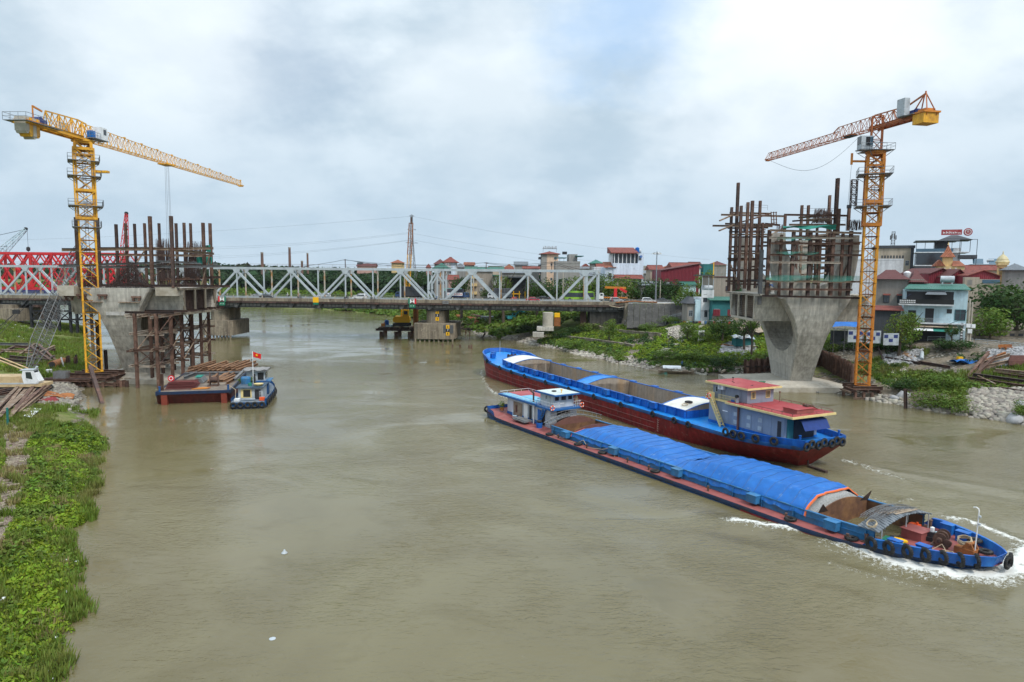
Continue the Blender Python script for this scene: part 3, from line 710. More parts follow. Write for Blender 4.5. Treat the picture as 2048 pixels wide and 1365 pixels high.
 coil('rope_coil','thick coil of mooring rope over the anchor gear at the bow',LA(62.8,.3,deck_a(62.8)+.85),.5,6,tilt=.35)
 coil('rope_coil','loose pale rope loops inside the bow bulwark of the laden barge',LA(62.3,-1.2,deck_a(62.3)+.02),.55,2)
 mb=MB();mb.path([(60.4,-2.3,deck_a(60.4)+.05),(61.2,-1.9,deck_a(61)+.06),(61.6,-1.6,deck_a(61.6)+.4),(61.9,-1.3,deck_a(61.9)+.72),(62.2,-1.5,deck_a(62)+.5),(62.5,-1.8,deck_a(62.5)+.06),(63.2,-1.2,deck_a(63.2)+.06)],.035,5)
 tag(mb.build('rope',Q['rope'],None,True,loc=OA,rz=A_RZ),'pale rope rising in a loop behind the bow rail of the laden barge','rope')
 # bow mast
 ms=thing('bow_mast','thin white light pole standing at the bow of the laden barge','mast',LA(63.6,.1,deck_a(63.6)),A_RZ)
 b=MB();b.path([(0,0,0),(.05,0,1.5),(.1,0,3.6),(.05,0,3.78),(-.1,0,3.85),(-.3,0,3.8)],.045,6);b.build('pole',Q['white'],ms)
 for z in (2.5,3.1):b=MB();b.lathe([(.03,0),(.09,.03),(.09,.16),(.03,.2)],(.2,0,z),8);b.build('lamp',Q['cabg'],ms)
 # canopy over the gear between hold and foredeck
 cn=thing('deck_canopy','curved grey sheet canopy loaded with lattice frames at the fore end of the open hold','canopy',LA(57.6,0,deck_a(57.6)),A_RZ)
 b=MB();P=lambda y:1.1+.72*math.cos(y/4.3*PI/2)
 for dz in (0,.05):b.grid([[(x,y,P(y)+dz+.03*math.sin(y*14)) for y in frange(-4.1,4.1,60)] for x in (-.9,0,.9)])
 b.build('sheet',Q['bsheet'],cn)
 for x in (-.85,.85):
  for y in (-3.6,3.6,0):b=MB();b.tube((x,y,0),(x,y,P(y)),.04,6);b.build('post',Q['cabg'],cn)
 b=MB()
 for k in range(7):
  x0=-.8+k*.22;pts=[(x0-.35,y-.9,P(min(max(y,-4.2),4.2))+.12+.05*(k%3)) for y in frange(-2.6,3.9,12)]
  b.path(pts,.03,4);b.path([(p[0]+.1,p[1],p[2]+.28) for p in pts],.03,4)
  for p in pts:b.tube(p,(p[0]+.1,p[1]+.25,p[2]+.28),.02,4)
 b.build('lattice_frame',Q['grsteel'],cn)
 for k in range(3):
  b=MB();b.beam((-.5+k*.4,-1.8+k*.5,P(-1)+.14),(.1+k*.3,.9+k*.5,P(.8)+.17),.2,.05);b.build('plank',Q['wood'],cn)
 coil('rope_coil','rope coil hanging over the near end of the grey canopy',LA(57.8,-3.9,deck_a(58)+1.55),.38,4,tilt=.6)
 coil('rope_coil','pale rope coil hung on the far hold wall near the canopy',LA(55.8,3.7,deck_a(56)+.8),.35,4,tilt=1.4)
 b=MB();b.bb(-.75,.75,-.5,.5,0,.32);b.bb(-.8,.8,-.55,.55,.32,.38);tag(b.build('fish_box',Q['sign_g'],None,loc=LA(58.9,-2.6,deck_a(59)),rz=A_RZ+.2),'green lidded box on the foredeck under the canopy end','box')
 b=MB();pts=[(.5*math.cos(a)*(1+.2*math.sin(3*a)),.35*math.sin(a)) for a in frange(0,2*PI*15/16,16)];b.polyz(pts,0,.12);tag(b.build('yellow_cloth',Q['sign_y'],None,loc=LA(59.3,-2.4,deck_a(59)+.38),rz=A_RZ),'crumpled yellow raincoat lying on the green box','raincoat')
 b=MB();b.bb(-.4,.4,-.3,.3,.05,.5);b.tube((-.3,-.3,.15),(-.3,.3,.15),.15,10);b.tube((.2,0,.5),(.2,0,.7),.1,8);tag(b.build('pump',Q['lifer'],None,loc=LA(58.0,2.3,deck_a(58)),rz=A_RZ),'small orange water pump on the deck behind the canopy','pump')
 # tarpaulins over the cargo
 def crown(x):
  a=np.interp(x,[17.8,19,23,28,31,33.5,35.5,37.5,40,47,51,53.2],[1.8,2.15,2.45,2.35,2.3,1.95,1.8,2.3,2.75,2.75,2.7,2.5]);return float(a)
 def tarp(x0,x1,label,seed,edge):
  th=thing('tarpaulin',label,'tarpaulin',OA,A_RZ,'tarpaulins over the cargo')
  nx,ny=int((x1-x0)*6),40;P=[]
  for i in range(nx+1):
   x=x0+(x1-x0)*i/nx;row=[];c=crown(x)
   for j in range(ny+1):
    s=-1+2*j/ny;y=4.05*s*(1-.0*abs(s));a=abs(s)
    sh=1-.92*(max(0,a-.60)/.40)-.08*(max(0,a-.6)/.4)**3 if a>.60 else 1.0+.07*math.cos(a/.6*PI/2)
    z=1.45+(c-1.45)*sh-(.38 if a>.985 else 0.0)
    wr=(float(fnoise(x*.9+seed,y*.55+s*2,seed,3))-.5)*.24*(1-.4*a)+(float(fnoise(x*.3+seed,y*.2,seed+3,2))-.5)*.3*(1-a)
    wr+=.035*math.sin(x*3.1+math.sin(y*1.7+seed+x*.7)*1.6)*(a>.5)*(1.0 if a<.95 else 2)+(float(vnoise(x*2.2,y*.8,seed+5))-.5)*.10*(a>.5)
    wr+=.012*(1-abs(((x/1.5)%1)*2-1))**8
    row.append((x+.05*math.sin(y*2+i),y,z+wr))
   P.append(row)
  mb=MB();mb.grid(P);mb.build('sheet',Q['tarp'],th,True)
  mb=MB()
  for i in range(4,nx,8):mb.path([(p[0],p[1],p[2]+.01) for p in P[i]],.022,4)
  mb.build('seam',Q['hullblued'],th)
  if edge is not None:
   r=P[-1] if edge else P[0];d=.06 if edge else-.06
   mb=MB();mb.grid([[(p[0]-d*1.6,p[1],p[2]+.03) for p in r],[(p[0]+d*.6,p[1],p[2]+.02) for p in r],[(p[0]+d,p[1]*.985,p[2]-.1) for p in r]]);mb.build('hem',Q['tarpor'],th,True)
  return th
 tarp(17.8,36.6,'blue tarpaulin sagging over the low heap near the wheelhouse of the laden barge',3,False)
 tarp(36.2,51.9,'taut blue tarpaulin over the tall heap nearest the bow of the laden barge',11,True)
 g=MB();P=[]
 for i in range(14):
  x=51.6+i*.1;row=[]
  for j in range(25):
   s=-1+2*j/24;c=crown(min(x,53.2));a=abs(s)
   row.append((x+.55*(1-i/13)*0,3.75*s,max(.6,1.45+(c-1.5)*(1-max(0,a-.42)**1.2/.5)-.10-max(0,i-9)*.16)+.03*math.sin(j*3+i*2)))
  P.append(row)
 g.grid(P);tag(g.build('gravel_heap',Q['gravel'],None,True,loc=OA,rz=A_RZ),'grey gravel showing under the open end of the blue tarpaulin','gravel')
 # accommodation
 h=t
 dz=deck_a(2)
 b=MB();b.bb(-.6,7.6,-2.35,2.35,dz+.55,3.32);b.build('wall',Q['housepale'],h)
 b=MB();b.bb(-.65,7.65,-2.4,2.4,dz-.05,dz+.56);b.build('plinth',Q['trimblue'],h)
 b=MB();b.bb(-2.6,7.7,-2.85,2.85,3.32,3.56);b.build('lower_roof',Q['trimblue'],h)
 b=MB();b.bb(-2.4,4.6,-1.1,2.6,3.56,3.6);b.build('lower_roof_top',Q['roofred'],h)
 b=MB();b.bb(-1.9,6.9,-2.6,-1.15,3.56,3.605);b.bb(1.5,6.9,-1.15,.6,3.6,3.64);b.build('roof_sheet',mat('roof_sheet_blue',(.16,.42,.58),.5,var=.15,alt=(.1,.3,.45)),h)
 b=MB();railing(b,[(-2.4,-2.65,3.56),(7.4,-2.65,3.56)],.35,1.2,.025,0);railing(b,[(-2.4,2.65,3.56),(6.5,2.65,3.56)],.35,1.2,.025,0);railing(b,[(-2.4,-2.65,3.56),(-2.4,2.65,3.56)],.35,1.2,.025,0);b.build('roof_rail',Q['cabw'],h)
 b=MB();b.bb(7.3,11.5,-2.6,2.6,3.12,3.36);b.build('bridge_deck',Q['trimblue'],h)
 b=MB();b.bb(7.4,10.6,-1.75,1.75,3.36,5.15);b.build('wheelhouse_wall',Q['housepale'],h)
 b=MB();b.bb(6.8,11.6,-2.25,2.25,5.15,5.35);b.build('wheelhouse_fascia',Q['trimblue'],h)
 b=MB();b.bb(6.95,11.45,-2.1,2.1,5.35,5.385);b.build('wheelhouse_roof',mat('pale_green_roof',(.52,.58,.55),.5,var=.08),h)
 for y,w in ((-1.15,.85),(0,.95),(1.15,.85)):window(h,(10.6,y,4.65),w,.7,'+x',Q['housepale'],Q['glass'])
 window(h,(8.9,-1.75,4.65),.35,.7,'-y',Q['housepale'],Q['glass'])
 b=MB();b.bb(9.2,9.9,-1.8,-1.74,3.4,5.0);b.build('door',Q['cabg'],h)
 b=MB();b.bb(10.6,10.63,-.55,.15,3.85,4.0);b.build('name_plate',Q['sign_w'],h)
 b=MB();railing(b,[(7.7,-2.5,3.36),(11.4,-2.5,3.36),(11.4,-1.2,3.36)],.85,.35,.02,1);b.build('bridge_rail',Q['cabw'],h);b=MB();railing(b,[(11.4,1.2,3.36),(11.4,2.5,3.36),(8,2.5,3.36)],.85,.35,.02,1);b.build('bridge_rail',Q['cabw'],h)
 b=MB();b.bb(7.65,10.7,-2.3,-1.2,dz,3.12);b.bb(7.65,10.7,1.2,2.3,dz,3.12);b.build('lower_cabin',Q['housepale'],h)
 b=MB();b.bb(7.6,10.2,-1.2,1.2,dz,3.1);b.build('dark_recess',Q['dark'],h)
 b=MB();b.bb(8.6,9.4,-2.34,-2.29,dz+.1,2.9);b.build('door',Q['dark'],h,label='dark open cabin door')
 b=MB();b.bb(7.7,8.5,-2.42,-2.36,dz+.1,2.8);b.build('door',Q['hullblue'],h,label='bright blue cabin door')
 b=MB();b.bb(4.2,5.2,-2.48,-2.43,dz+.25,3.1);b.build('door',Q['white'],h,label='white door standing open')
 b=MB();b.bb(5.5,6.1,-2.41,-2.36,dz+.4,3.0);b.build('doorway',Q['dark'],h)
 b=MB();b.bb(1.2,3.6,-2.42,-2.36,dz+.3,2.9);b.build('plywood_panel',Q['wood'],h)
 b=MB();b.bb(1.9,2.3,-2.5,-2.43,dz+.8,2.4);b.build('brown_panel',Q['holdred'],h)
 b=MB();b.tube((6.9,-2.55,dz),(6.9,-2.55,3.4),.11,8);b.build('pipe',Q['cabw'],h)
 b=MB();b.tube((6.3,-2.2,3.5),(6.3,-2.2,4.9),.13,8);b.tube((6.3,-2.2,4.9),(5.8,-2.4,5.2),.13,8);b.tube((4.2,-.2,3.6),(6.6,.2,4.2),.06,6);b.build('exhaust',Q['rustd'],h)
 b=MB()
 for y in (-2.95,-2.45):b.beam((9.9,y,3.3),(8.2,y,dz),.06,.18)
 for k in range(8):q=k/8;b.bb(8.2+1.7*q,8.45+1.7*q,-2.95,-2.45,dz+.3+(2.9-dz)*q,dz+.34+(2.9-dz)*q)
 b.build('stair',Q['trimblue'],h)
 b=MB();b.torus((9.0,-.5,5.46),.3,.07,'z',14,6);b.build('roof_tyre',Q['black'],h)
 b=MB();b.lathe([(.05,0),(.05,.35),(.16,.36),(.16,.5)],(10.4,-.2,5.38),8);b.build('horn_lamp',Q['sign_y'],h)
 b=MB();b.lathe([(.22,0),(.24,.2),(.2,.4)],(7.0,-1.2,4.5),10);b.lathe([(.2,0),(.2,.3)],(7.1,-1.2,3.7),8);b.build('water_drum',Q['cabg'],h)
 for y,s in ((-2.62,'near'),(2.62,'far')):
  b=MB();b.torus((11.55,y*.98,3.6),.3,.085,'x',16,8)
  o=tag(b.build('lifebuoy',Q['lifer'],None,True,loc=OA,rz=A_RZ),f'orange lifebuoy on the {s} corner of the wheelhouse rail of the laden barge','lifebuoy','lifebuoys on the laden barge')
  b=MB()
  for k in range(4):a=PI/4+k*PI/2;b.box((11.55,y*.98+.3*math.cos(a),3.6+.3*math.sin(a)),(.19,.13,.13))
  b.build('band',Q['sign_w'],o)
  # walkway truss and frames lying across the aft coaming
 wt=thing('gangway','grey lattice gangway lying across the aft end of the open hold','gangway',LA(12.6,0,deck_a(12)+1.9),A_RZ)
 b=MB();Pz=lambda y:.8*math.cos(y/4.2*PI/2)-.6
 for x in (-.5,.5):
  b.path([(x,y,Pz(y)) for y in frange(-4.2,5.0,12)],.05,5);b.path([(x,y,Pz(y)+.55) for y in frange(-3.8,5.0,12)],.04,5)
  for y in frange(-3.8,4.8,12):b.tube((x,y,Pz(y)),(x,y,Pz(y)+.55),.03,4)
 for y in frange(-4,4.8,14):b.tube((-.5,y,Pz(y)),(.5,y,Pz(y)),.03,4)
 b.build('frame',Q['grsteel'],wt)
 b=MB();b.grid([[(x,y,Pz(y)-.05) for y in frange(-4.2,4.8,14)] for x in (-.9,.2)]);b.build('tread_plate',Q['bsheet'],wt)
 b=MB();b.bb(-1.6,1.6,-.7,.7,0,.14);b.bb(-1.5,1.5,-.5,.5,.14,.25);tag(b.build('skiff_board',Q['grsteel'],None,loc=LA(5.6,-3.7,dz+.35),rz=(.08,0,A_RZ)),'flat grey steel panel leaning on the side deck by the white door','panel')
 b=MB();b.lathe([(.42,0),(.45,.7),(.42,.72)],(0,0,0),12);tag(b.build('blue_drum',Q['hullblue'],None,loc=LA(9.6,-3.4,dz),rz=0),'blue drum standing on the red side deck below the wheelhouse','drum')
 b=MB();b.lathe([(.3,0),(.42,.25),(.3,.35)],(0,0,0),8);tag(b.build('tarred_bundle',Q['dark'],None,loc=LA(9.6,-3.4,dz+.72)),'dark bundle of netting stuffed in the blue drum','netting')
 b=MB();b.bb(-.3,.3,-.25,.25,0,.06);b.bb(-.3,-.25,-.25,.25,.06,.9)
 for x in (-.25,.25):
  for y in (-.2,.2):b.tube((x,y,-.42),(x,y,0),.025,4)
 tag(b.build('deck_chair',Q['cyan'],None,loc=LA(2.8,-3.2,dz+.42),rz=A_RZ+1),'pale blue chair on the stern deck by the plywood wall','chair')
 b=MB();b.path([(14.2,-4.3,deck_a(14)+.05),(17,-4.55,deck_a(17)+.05),(19.5,-4.4,deck_a(19)+.05),(20.5,-4.1,1.2),(22,-4.6,.62),(24.5,-4.2,.9),(25.6,-4.0,1.35),(27,-4.5,.62)],.035,5)
 tag(b.build('rope',Q['rope'],None,True,loc=OA,rz=A_RZ),'pale mooring rope snaking along the red side deck','rope')
 bl=MB()
 for k in (-1,1):bl.grid([[(x,k*hw_a(x)*.98,deck_a(x)-.02) for x in (-3.5,-2.8,-1.5,.3)],[(x,k*hw_a(x)*1.02,deck_a(x)+.75) for x in (-3.5,-2.8,-1.5,.3)]])
 bl.grid([[(-3.5,-4.2,.7),(-3.5,4.2,.7)],[(-3.55,-4.3,1.5),(-3.55,4.3,1.5)]]);bl.build('stern_bulwark',Q['hullblue'],t)
 # tyres
 g='tyres hung round the laden barge'
 i=0
 for x in (58.4,59.6,60.8,61.9,62.9,63.8,64.6):
  s=(hw_a(x+.1)-hw_a(x-.1))/.2;a=math.atan2(-s,1)
  tyre(LA(x,-hw_a(x)*1.045-.16,deck_a(x)+.38),A_RZ-a,f'{ORD[i]} tyre along the bow rail of the laden barge, counted from its hold',g,s=1.08);i+=1
 tyre(LA(65.7,.9,1.1),A_RZ+PI/2+.5,'black tyre hung on the foremost tip of the laden barge',g);tyre(LA(65.8,.2,1.05),A_RZ+PI/2,'black tyre doubled beside the tip tyre at the stem of the laden barge',g)
 for k,(x,y) in enumerate(((56.5,-4.5),(51.0,-4.8),(34.0,-4.75),(25.0,-4.75),(20.2,-4.7),(14.0,-4.75))):
  tyre(LA(x,y,deck_a(x)+.15),A_RZ,f'{ORD[k]} tyre lying flat on the red side deck, counted from the bow',g,True)
 for k,y in enumerate((-4.2,-3.2,-2.2)):tyre(LA(-3.72,y,1.0),A_RZ+PI/2,f'{ORD[k]} tyre across the laden barge stern, counted from its near corner',g)
 tyre(LA(62.6,2.4,deck_a(62.6)+.5),A_RZ+.4,'tyre resting on the far locker inside the bow of the laden barge',g,True);tyre(LA(64.0,.9,deck_a(64)+.35),A_RZ,'tyre lying beside the bow mast of the laden barge',g,True)
 tyre(LA(58.6,-1.6,deck_a(58)+.2),A_RZ,'dark tyre lying under the grey canopy on the foredeck',g,True)
 pl=MB();pl.lathe([(.3,0),(.34,.5)],(0,0,0),10)
 p=thing('potted_plant','leafy potted plant on the stern rail of the laden barge','plant',LA(-1.4,-2.9,dz+.5));pl.build('pot',Q['rusto'],p);return p
POT=barge_a()
def barge_b():
 t=thing('empty_barge','long empty river barge with red hull, bright blue decks and open holds','barge',OB,B_RZ)
 xs=[2.4,2.7,3.3,4.3,6,8,10.5]+frange(16,68,12)+[73,78,80.5,82.5,84.5,86.2,87.6,88.7,89.5,90,90.25]
 rk=lambda x,z:x+(max(0,(x-78)/12)*(z-3)*.28 if x>40 else-max(0,(7-x)/5)*(z-2.8)*.95)
 hull_parts(t,xs,hw_b,deck_b,-.6,lambda x:0,.48,(Q['hullred'],Q['hullblued']),lambda x:.95*min(1,max(.03,(x-5.5)/16))**.75,rk)
 st=MB()
 for k in (-1,1):
  for f in (.42,.72):
   st.path([(rk(x,-.6+f*(deck_b(x)-.48+.6)),k*(hw_b(x)*(.985 if f<.6 else .995)+.04),-.6+f*(deck_b(x)-.55+.6)) for x in xs if x>24],.05,4)
 st.build('rubbing_strake',mat('strake_worn',(.24,.08,.07),.6,var=.3),t)
 dk=MB();H0,H1=20.6,77.6
 deck_strip(dk,[x for x in xs if x<H0]+[H0],lambda x:-hw_b(x),lambda x:hw_b(x),deck_b)
 sx=[H0]+[x for x in xs if H0<x<H1]+[H1]
 for k in (-1,1):deck_strip(dk,sx,lambda x:k*hw_b(x),lambda x:k*4.35,deck_b)
 deck_strip(dk,[H1]+[x for x in xs if x>H1],lambda x:-hw_b(x),lambda x:hw_b(x),deck_b)
 dk.build('deck',Q['deckblue'],t)
 ct=1.05
 for s in (-1,1):
  c=MB();X=frange(H0,H1,30);y=s*4.3
  for a,b in zip(X[:-1],X[1:]):
   za,zb=deck_b(a)-.02,deck_b(b)-.02
   c.add([(a,y-.07,za),(b,y-.07,zb),(b,y-.07,zb+ct),(a,y-.07,za+ct),(a,y+.07,za),(b,y+.07,zb),(b,y+.07,zb+ct),(a,y+.07,za+ct)],[(0,1,2,3),(4,5,6,7),(3,2,6,7)])
   c.beam((a,y+s*.03,za+ct),(b,y+s*.03,zb+ct),.28,.1)
   c.poly([(a-.02,za),(a+.02,za),(a+.02,za+ct-.1),(a-.02,za+ct-.1)],y+min(0,s*.4),y+max(0,s*.4)) if s>0 else None
  c.build('coaming',Q['hullblue'],t)
  for x in frange(27,74,9):
   b=MB();z=deck_b(x);b.bb(x-.6,x+.6,min(y+s*.1,y+s*.75),max(y+s*.1,y+s*.75),z+.35,z+ct+.05);b.bb(x-.66,x+.66,min(y+s*.08,y+s*.8),max(y+s*.08,y+s*.8),z+ct+.05,z+ct+.1);b.build('locker',Q['hullblue'],t)
 def hold(x0,x1,m):
  b=MB()
  for y in (-4.22,4.22):b.grid([[(x,y,.1) for x in frange(x0,x1,6)],[(x,y,deck_b(x)+ct-.06) for x in frange(x0,x1,6)]])
  for x in (x0,x1):b.grid([[(x,-4.2,.1),(x,4.2,.1)],[(x,-4.2,3.8),(x,4.2,3.8)]])
  b.bb(x0,x1,-4.2,4.2,0,.1);b.build('hold',Q[m],t)
 hold(25.6,45.0,'holdgrey');hold(48.4,72.4,'holdgrey')
 def arch(x0,x1,crown,m,edge,nm):
  b=MB();Z=lambda x,y:deck_b(x)+ct+crown*math.cos(y/4.35*PI/2)
  ys=frange(-4.35,4.35,21)
  b.grid([[(x,y,Z(x,y)) for y in ys] for x in frange(x0,x1,4)]);b.build(nm,Q[m],t,True)
  for x in (x0,x1):
   e=MB();e.grid([[(x,y,Z(x,y)+.03) for y in ys],[(x,y,.2) for y in ys]]);d=.12 if x==x0 else-.12
   e.build('arch_bulkhead',Q[edge],t)
   e=MB();e.path([(x,y,Z(x,y)+.04) for y in ys],.07,4);e.build('arch_rim',Q['hullblue'],t)
 arch(20.6,25.6,.75,'hatch','holdgrey','hatch_cover');arch(72.4,77.6,.75,'hatch','holdgrey','hatch_cover');arch(45.0,48.4,.8,'deckblue','holdgrey','cross_deck')
 e=MB();e.bb(20.45,20.55,-4.3,4.3,2.8,3.9);e.build('aft_coaming',Q['hullblue'],t);e=MB();e.bb(77.65,77.75,-4.3,4.3,3.2,4.4);e.build('fore_coaming',Q['hullblue'],t)
 # bow bulwark and gear
 bw=MB();bx=[80.5,82,83.5,85,86.4,87.6,88.6,89.4,89.9,90.15]
 def wall(k):
  P=[]
  for i,x in enumerate(bx):
   h=(.2,.7)[i] if i<2 else .9
   w=hw_b(x)*k;z=deck_b(x);q=(x-79)/9*.3
   P.append([(rk(x,z),w,z-.05),(rk(x,z)+q*.5,w*1.02,z+h*.5),(rk(x,z)+q,w*1.04,z+h),(rk(x,z)+q*.8,w*.97,z+h),(rk(x,z),w*.96,z)])
  return P
 for k in (-1,1):bw.grid(wall(k))
 bw.grid([wall(-1)[-1],wall(1)[-1]]);bw.build('bulwark',Q['hullblue'],t)
 for x,y in ((84.5,3.4),(86.2,2.4),(83,-3.4),(86,-2.4)):
  b=MB();z=deck_b(x);b.bb(x-.45,x+.45,y-.4,y+.4,z,z+.9);b.bb(x-.5,x+.5,y-.45,y+.45,z+.9,z+.97);b.build('locker',Q['hullblue'],t)
 b=MB();z=deck_b(88);b.tube((88,0,z),(88,0,z+3),.05,6);b.build('bow_pole',Q['cabg'],t)
 w=thing('anchor_winch','dark anchor winch on the bright blue foredeck of the empty barge','winch',LBw(82,0,deck_b(82)),B_RZ)
 b=MB();b.bb(-.8,.8,-1.1,1.1,0,.2);b.poly([(-.4,.2),(.4,.2),(.15,.85),(-.15,.85)],-1.0,-.9);b.poly([(-.4,.2),(.4,.2),(.15,.85),(-.15,.85)],.9,1.0);b.build('frame',Q['dark'],w)
 b=MB();b.tube((0,-.9,.7),(0,.9,.7),.4,12);
 for y in (-.85,0,.85):b.tube((0,y-.04,.7),(0,y+.04,.7),.58,14)
 b.build('drum',Q['rustd'],w)
 # stern bulwark
 bl=MB();sxx=[2.4,2.7,3.3,4.3,6,8,10.2,11.2]
 for k in (-1,1):bl.grid([[(rk(x,deck_b(x)),k*hw_b(x)*.985,deck_b(x)-.03) for x in sxx],[(rk(x,deck_b(x)),k*hw_b(x)*1.02,deck_b(x)+(.75 if x<10.5 else .1)) for x in sxx],[(rk(x,deck_b(x)),k*hw_b(x)*.97,deck_b(x)+(.75 if x<10.5 else .1)) for x in sxx],[(rk(x,deck_b(x)),k*hw_b(x)*.95,deck_b(x)) for x in sxx]])
 x0=rk(2.4,deck_b(2.4));bl.grid([[(x0-.02,-3.3,3.0),(x0-.02,3.3,3.0)],[(x0-.1,-3.35,3.82),(x0-.1,3.35,3.82)],[(x0+.1,-3.3,3.82),(x0+.1,3.3,3.82)],[(x0+.1,-3.2,3.0),(x0+.1,3.2,3.0)]]);bl.build('stern_bulwark',Q['hullblue'],t)
 for k in (-1,1):
  b=MB();b.lathe([(.12,0),(.12,1.2),(.17,1.22),(.17,1.3)],(2.9,k*3.2,3.0),8);b.build('stern_post',Q['hullblue'],t)
  # house
 z0=2.78
 def part(nm,m,*boxes,**k):
  b=MB()
  for x in boxes:b.bb(*x)
  return b.build(nm,Q[m],t,**k)
 part('house_wall','housegrey',(5.6,18,-2.75,2.75,z0+.45,5.95));part('house_plinth','hullblue',(5.55,18.05,-2.8,2.8,z0-.1,z0+.46))
 part('roof_fascia','cream',(3.7,14.3,-3.6,3.6,5.95,6.2));part('roof','roofred',(3.85,14.2,-3.45,3.45,6.2,6.235))
 part('bridge_deck','cream',(14.3,18.6,-2.95,2.95,5.95,6.08))
 part('wheelhouse_wall','housegrey',(11.9,17.9,-2.25,2.25,6.1,8.02));part('wheelhouse_fascia','cream',(11.2,18.7,-2.95,2.95,8.02,8.24));part('wheelhouse_roof','roofred',(11.35,18.55,-2.8,2.8,8.24,8.275))
 for y in (-1.25,1.25):window(t,(11.9,y,7.25),.75,.95,'-x',Q['cream'],Q['glass'],2)
 window(t,(17.2,2.25,7.3),.45,.8,'+y',Q['cabg'],Q['glass'])
 for x in (13.3,15.6):part('panel_door','housegrey',(x-.4,x+.4,2.25,2.29,6.15,7.85))
 for x in (17.0,13.2,11.0,9.2,7.9):part('panel_door','housegrey',(x-.45,x+.45,2.75,2.79,z0+.5,5.6))
 for x in (13.2,11.0,9.2):
  for z in (3.5,4.5):part('vent_hatch','cabg',(x-.28,x+.28,2.79,2.82,z,z+.5))
 part('doorway','dark',(6.0,6.55,2.75,2.785,z0+.3,5.2));part('aft_opening','dark',(5.52,5.58,-2.2,1.2,z0+.3,5.4));part('green_panel','teal',(5.5,5.57,1.3,2.3,z0+.3,5.5))
 part('number_plate','sign_w',(14.6,15.5,2.76,2.79,4.75,4.87))
 b=MB();b.tube((12.6,2.95,z0),(12.6,2.95,6.0),.14,8);b.build('pillar',Q['holdred'],t)
 b=MB();b.tube((13.0,2.75,6.1),(13.0,2.75,7.0),.2,10);b.build('exhaust_pipe',Q['cabg'],t);b=MB();b.tube((13.0,2.75,7.0),(13.0,3.02,7.05),.22,10);b.build('exhaust_mouth',Q['sign_k'],t)
 b=MB();b.bb(15.6,16.5,2.3,2.75,7.45,8.05);b.build('air_conditioner',Q['cabw'],t);b=MB();b.tube((16.15,2.75,7.75),(16.15,2.78,7.75),.22,12);b.build('fan_grille',Q['cabg'],t)
 b=MB();b.tube((16.3,2.3,6.2),(16.3,2.3,7.45),.025,4);b.tube((15.7,2.3,6.2),(15.7,2.3,7.3),.025,4);b.build('cable',Q['dark'],t)
 b=MB();railing(b,[(13.2,2.9,6.08),(16.2,2.9,6.08)],.75,.22,.02,1);b.bb(13.2,16.2,2.87,2.93,6.08,6.2);b.build('balcony_rail',Q['cream'],t)
 part('blue_number_plate','hullblue',(13.3,13.9,2.94,2.97,6.25,6.5))
 b=MB();railing(b,[(16.9,2.9,6.08),(18.6,2.9,6.08),(18.6,-2.9,6.08)],.85,.3,.025,2);b.build('fore_rail',Q['cream'],t);part('rail_panel','cream',(16.9,18.0,2.9,2.95,6.1,6.9))
 b=MB()
 for y in (2.95,3.6):b.beam((17.0,y,6.1),(14.9,y,z0),.07,.22)
 for k in range(9):q=k/9;b.bb(14.9+2.1*q,15.15+2.1*q,2.95,3.6,z0+.3+3*q,z0+.34+3*q)
 b.build('stair',Q['cream'],t)
 b=MB();railing(b,[(17.0,3.6,6.1),(14.9,3.6,z0)],.75,.5,.035,2);b.build('stair_rail',Q['cream'],t)
 b=MB();railing(b,[(4.0,3.3,6.235),(11.5,3.3,6.235)],.3,1.6,.03,0);railing(b,[(4.0,-3.3,6.235),(11.5,-3.3,6.235)],.3,1.6,.03,0);railing(b,[(4.0,-3.3,6.235),(4.0,3.3,6.235)],.25,1.2,.02,0);b.build('roof_rail',Q['holdred'],t)
 part('skylight','deckred',(4.6,6.6,-.9,1.9,6.235,6.75));part('skylight_lid','roofred',(4.5,6.7,-1,2,6.75,6.8))
 for y in (-1.2,-.7):part('hinge_cover','rust',(5.2,5.9,y-.2,y+.2,6.8,7.0))
 b=MB();b.add([(6.6,-2.6,6.3),(8.0,-2.8,6.3),(7.2,-2.2,6.8)],[(0,1,2)]);b.add([(5.4,-2.8,6.3),(6.5,-2.9,6.3),(6,-2.2,6.75)],[(0,1,2)]);b.build('open_flap',Q['rusto'],t)
 b=MB();b.tube((11.2,-2.6,6.2),(11.2,-2.6,7.4),.04,5);b.lathe([(.1,0),(.1,.2)],(11.2,-2.6,7.4),6);b.build('signal_post',Q['holdred'],t)
 b=MB();b.path([(16.5,.2,8.28),(16.2,.6,8.33),(15.5,.9,8.3)],.04,5);b.lathe([(.04,0),(.04,.3),(.12,.31),(.12,.42)],(17.3,-.6,8.27),8);b.path([(12.8,.8,8.28),(12.9,.3,8.33)],.04,5);b.build('roof_fitting',Q['dark'],t)
 for x in (5.0,):
  o=MB();P=[]
  for i in range(6):
   q=i/5;P.append([(x-1.8*q**.8+.4,y,5.7-.35*q-(.9*max(0,q-.6)*2.5)) for y in frange(-2.6,1.6,12)])
  o.grid(P);tag(o.build('stern_awning',mat('navy_tarp',(.012,.04,.19),.6,var=.2),None,True,loc=OB,rz=B_RZ),'dark blue awning hung over the aft end of the empty barge house','awning')
 b=MB();b.torus((17.1,3.68,6.5),.33,.09,'y',16,8);o=tag(b.build('lifebuoy',Q['lifer'],None,True,loc=OB,rz=B_RZ),'orange lifebuoy on the cream stair head of the empty barge','lifebuoy');b=MB()
 for k in range(4):a=k*PI/2+.4;b.box((17.1+.33*math.cos(a),3.68,6.5+.33*math.sin(a)),(.13,.2,.13))
 b.build('band',Q['sign_w'],o)
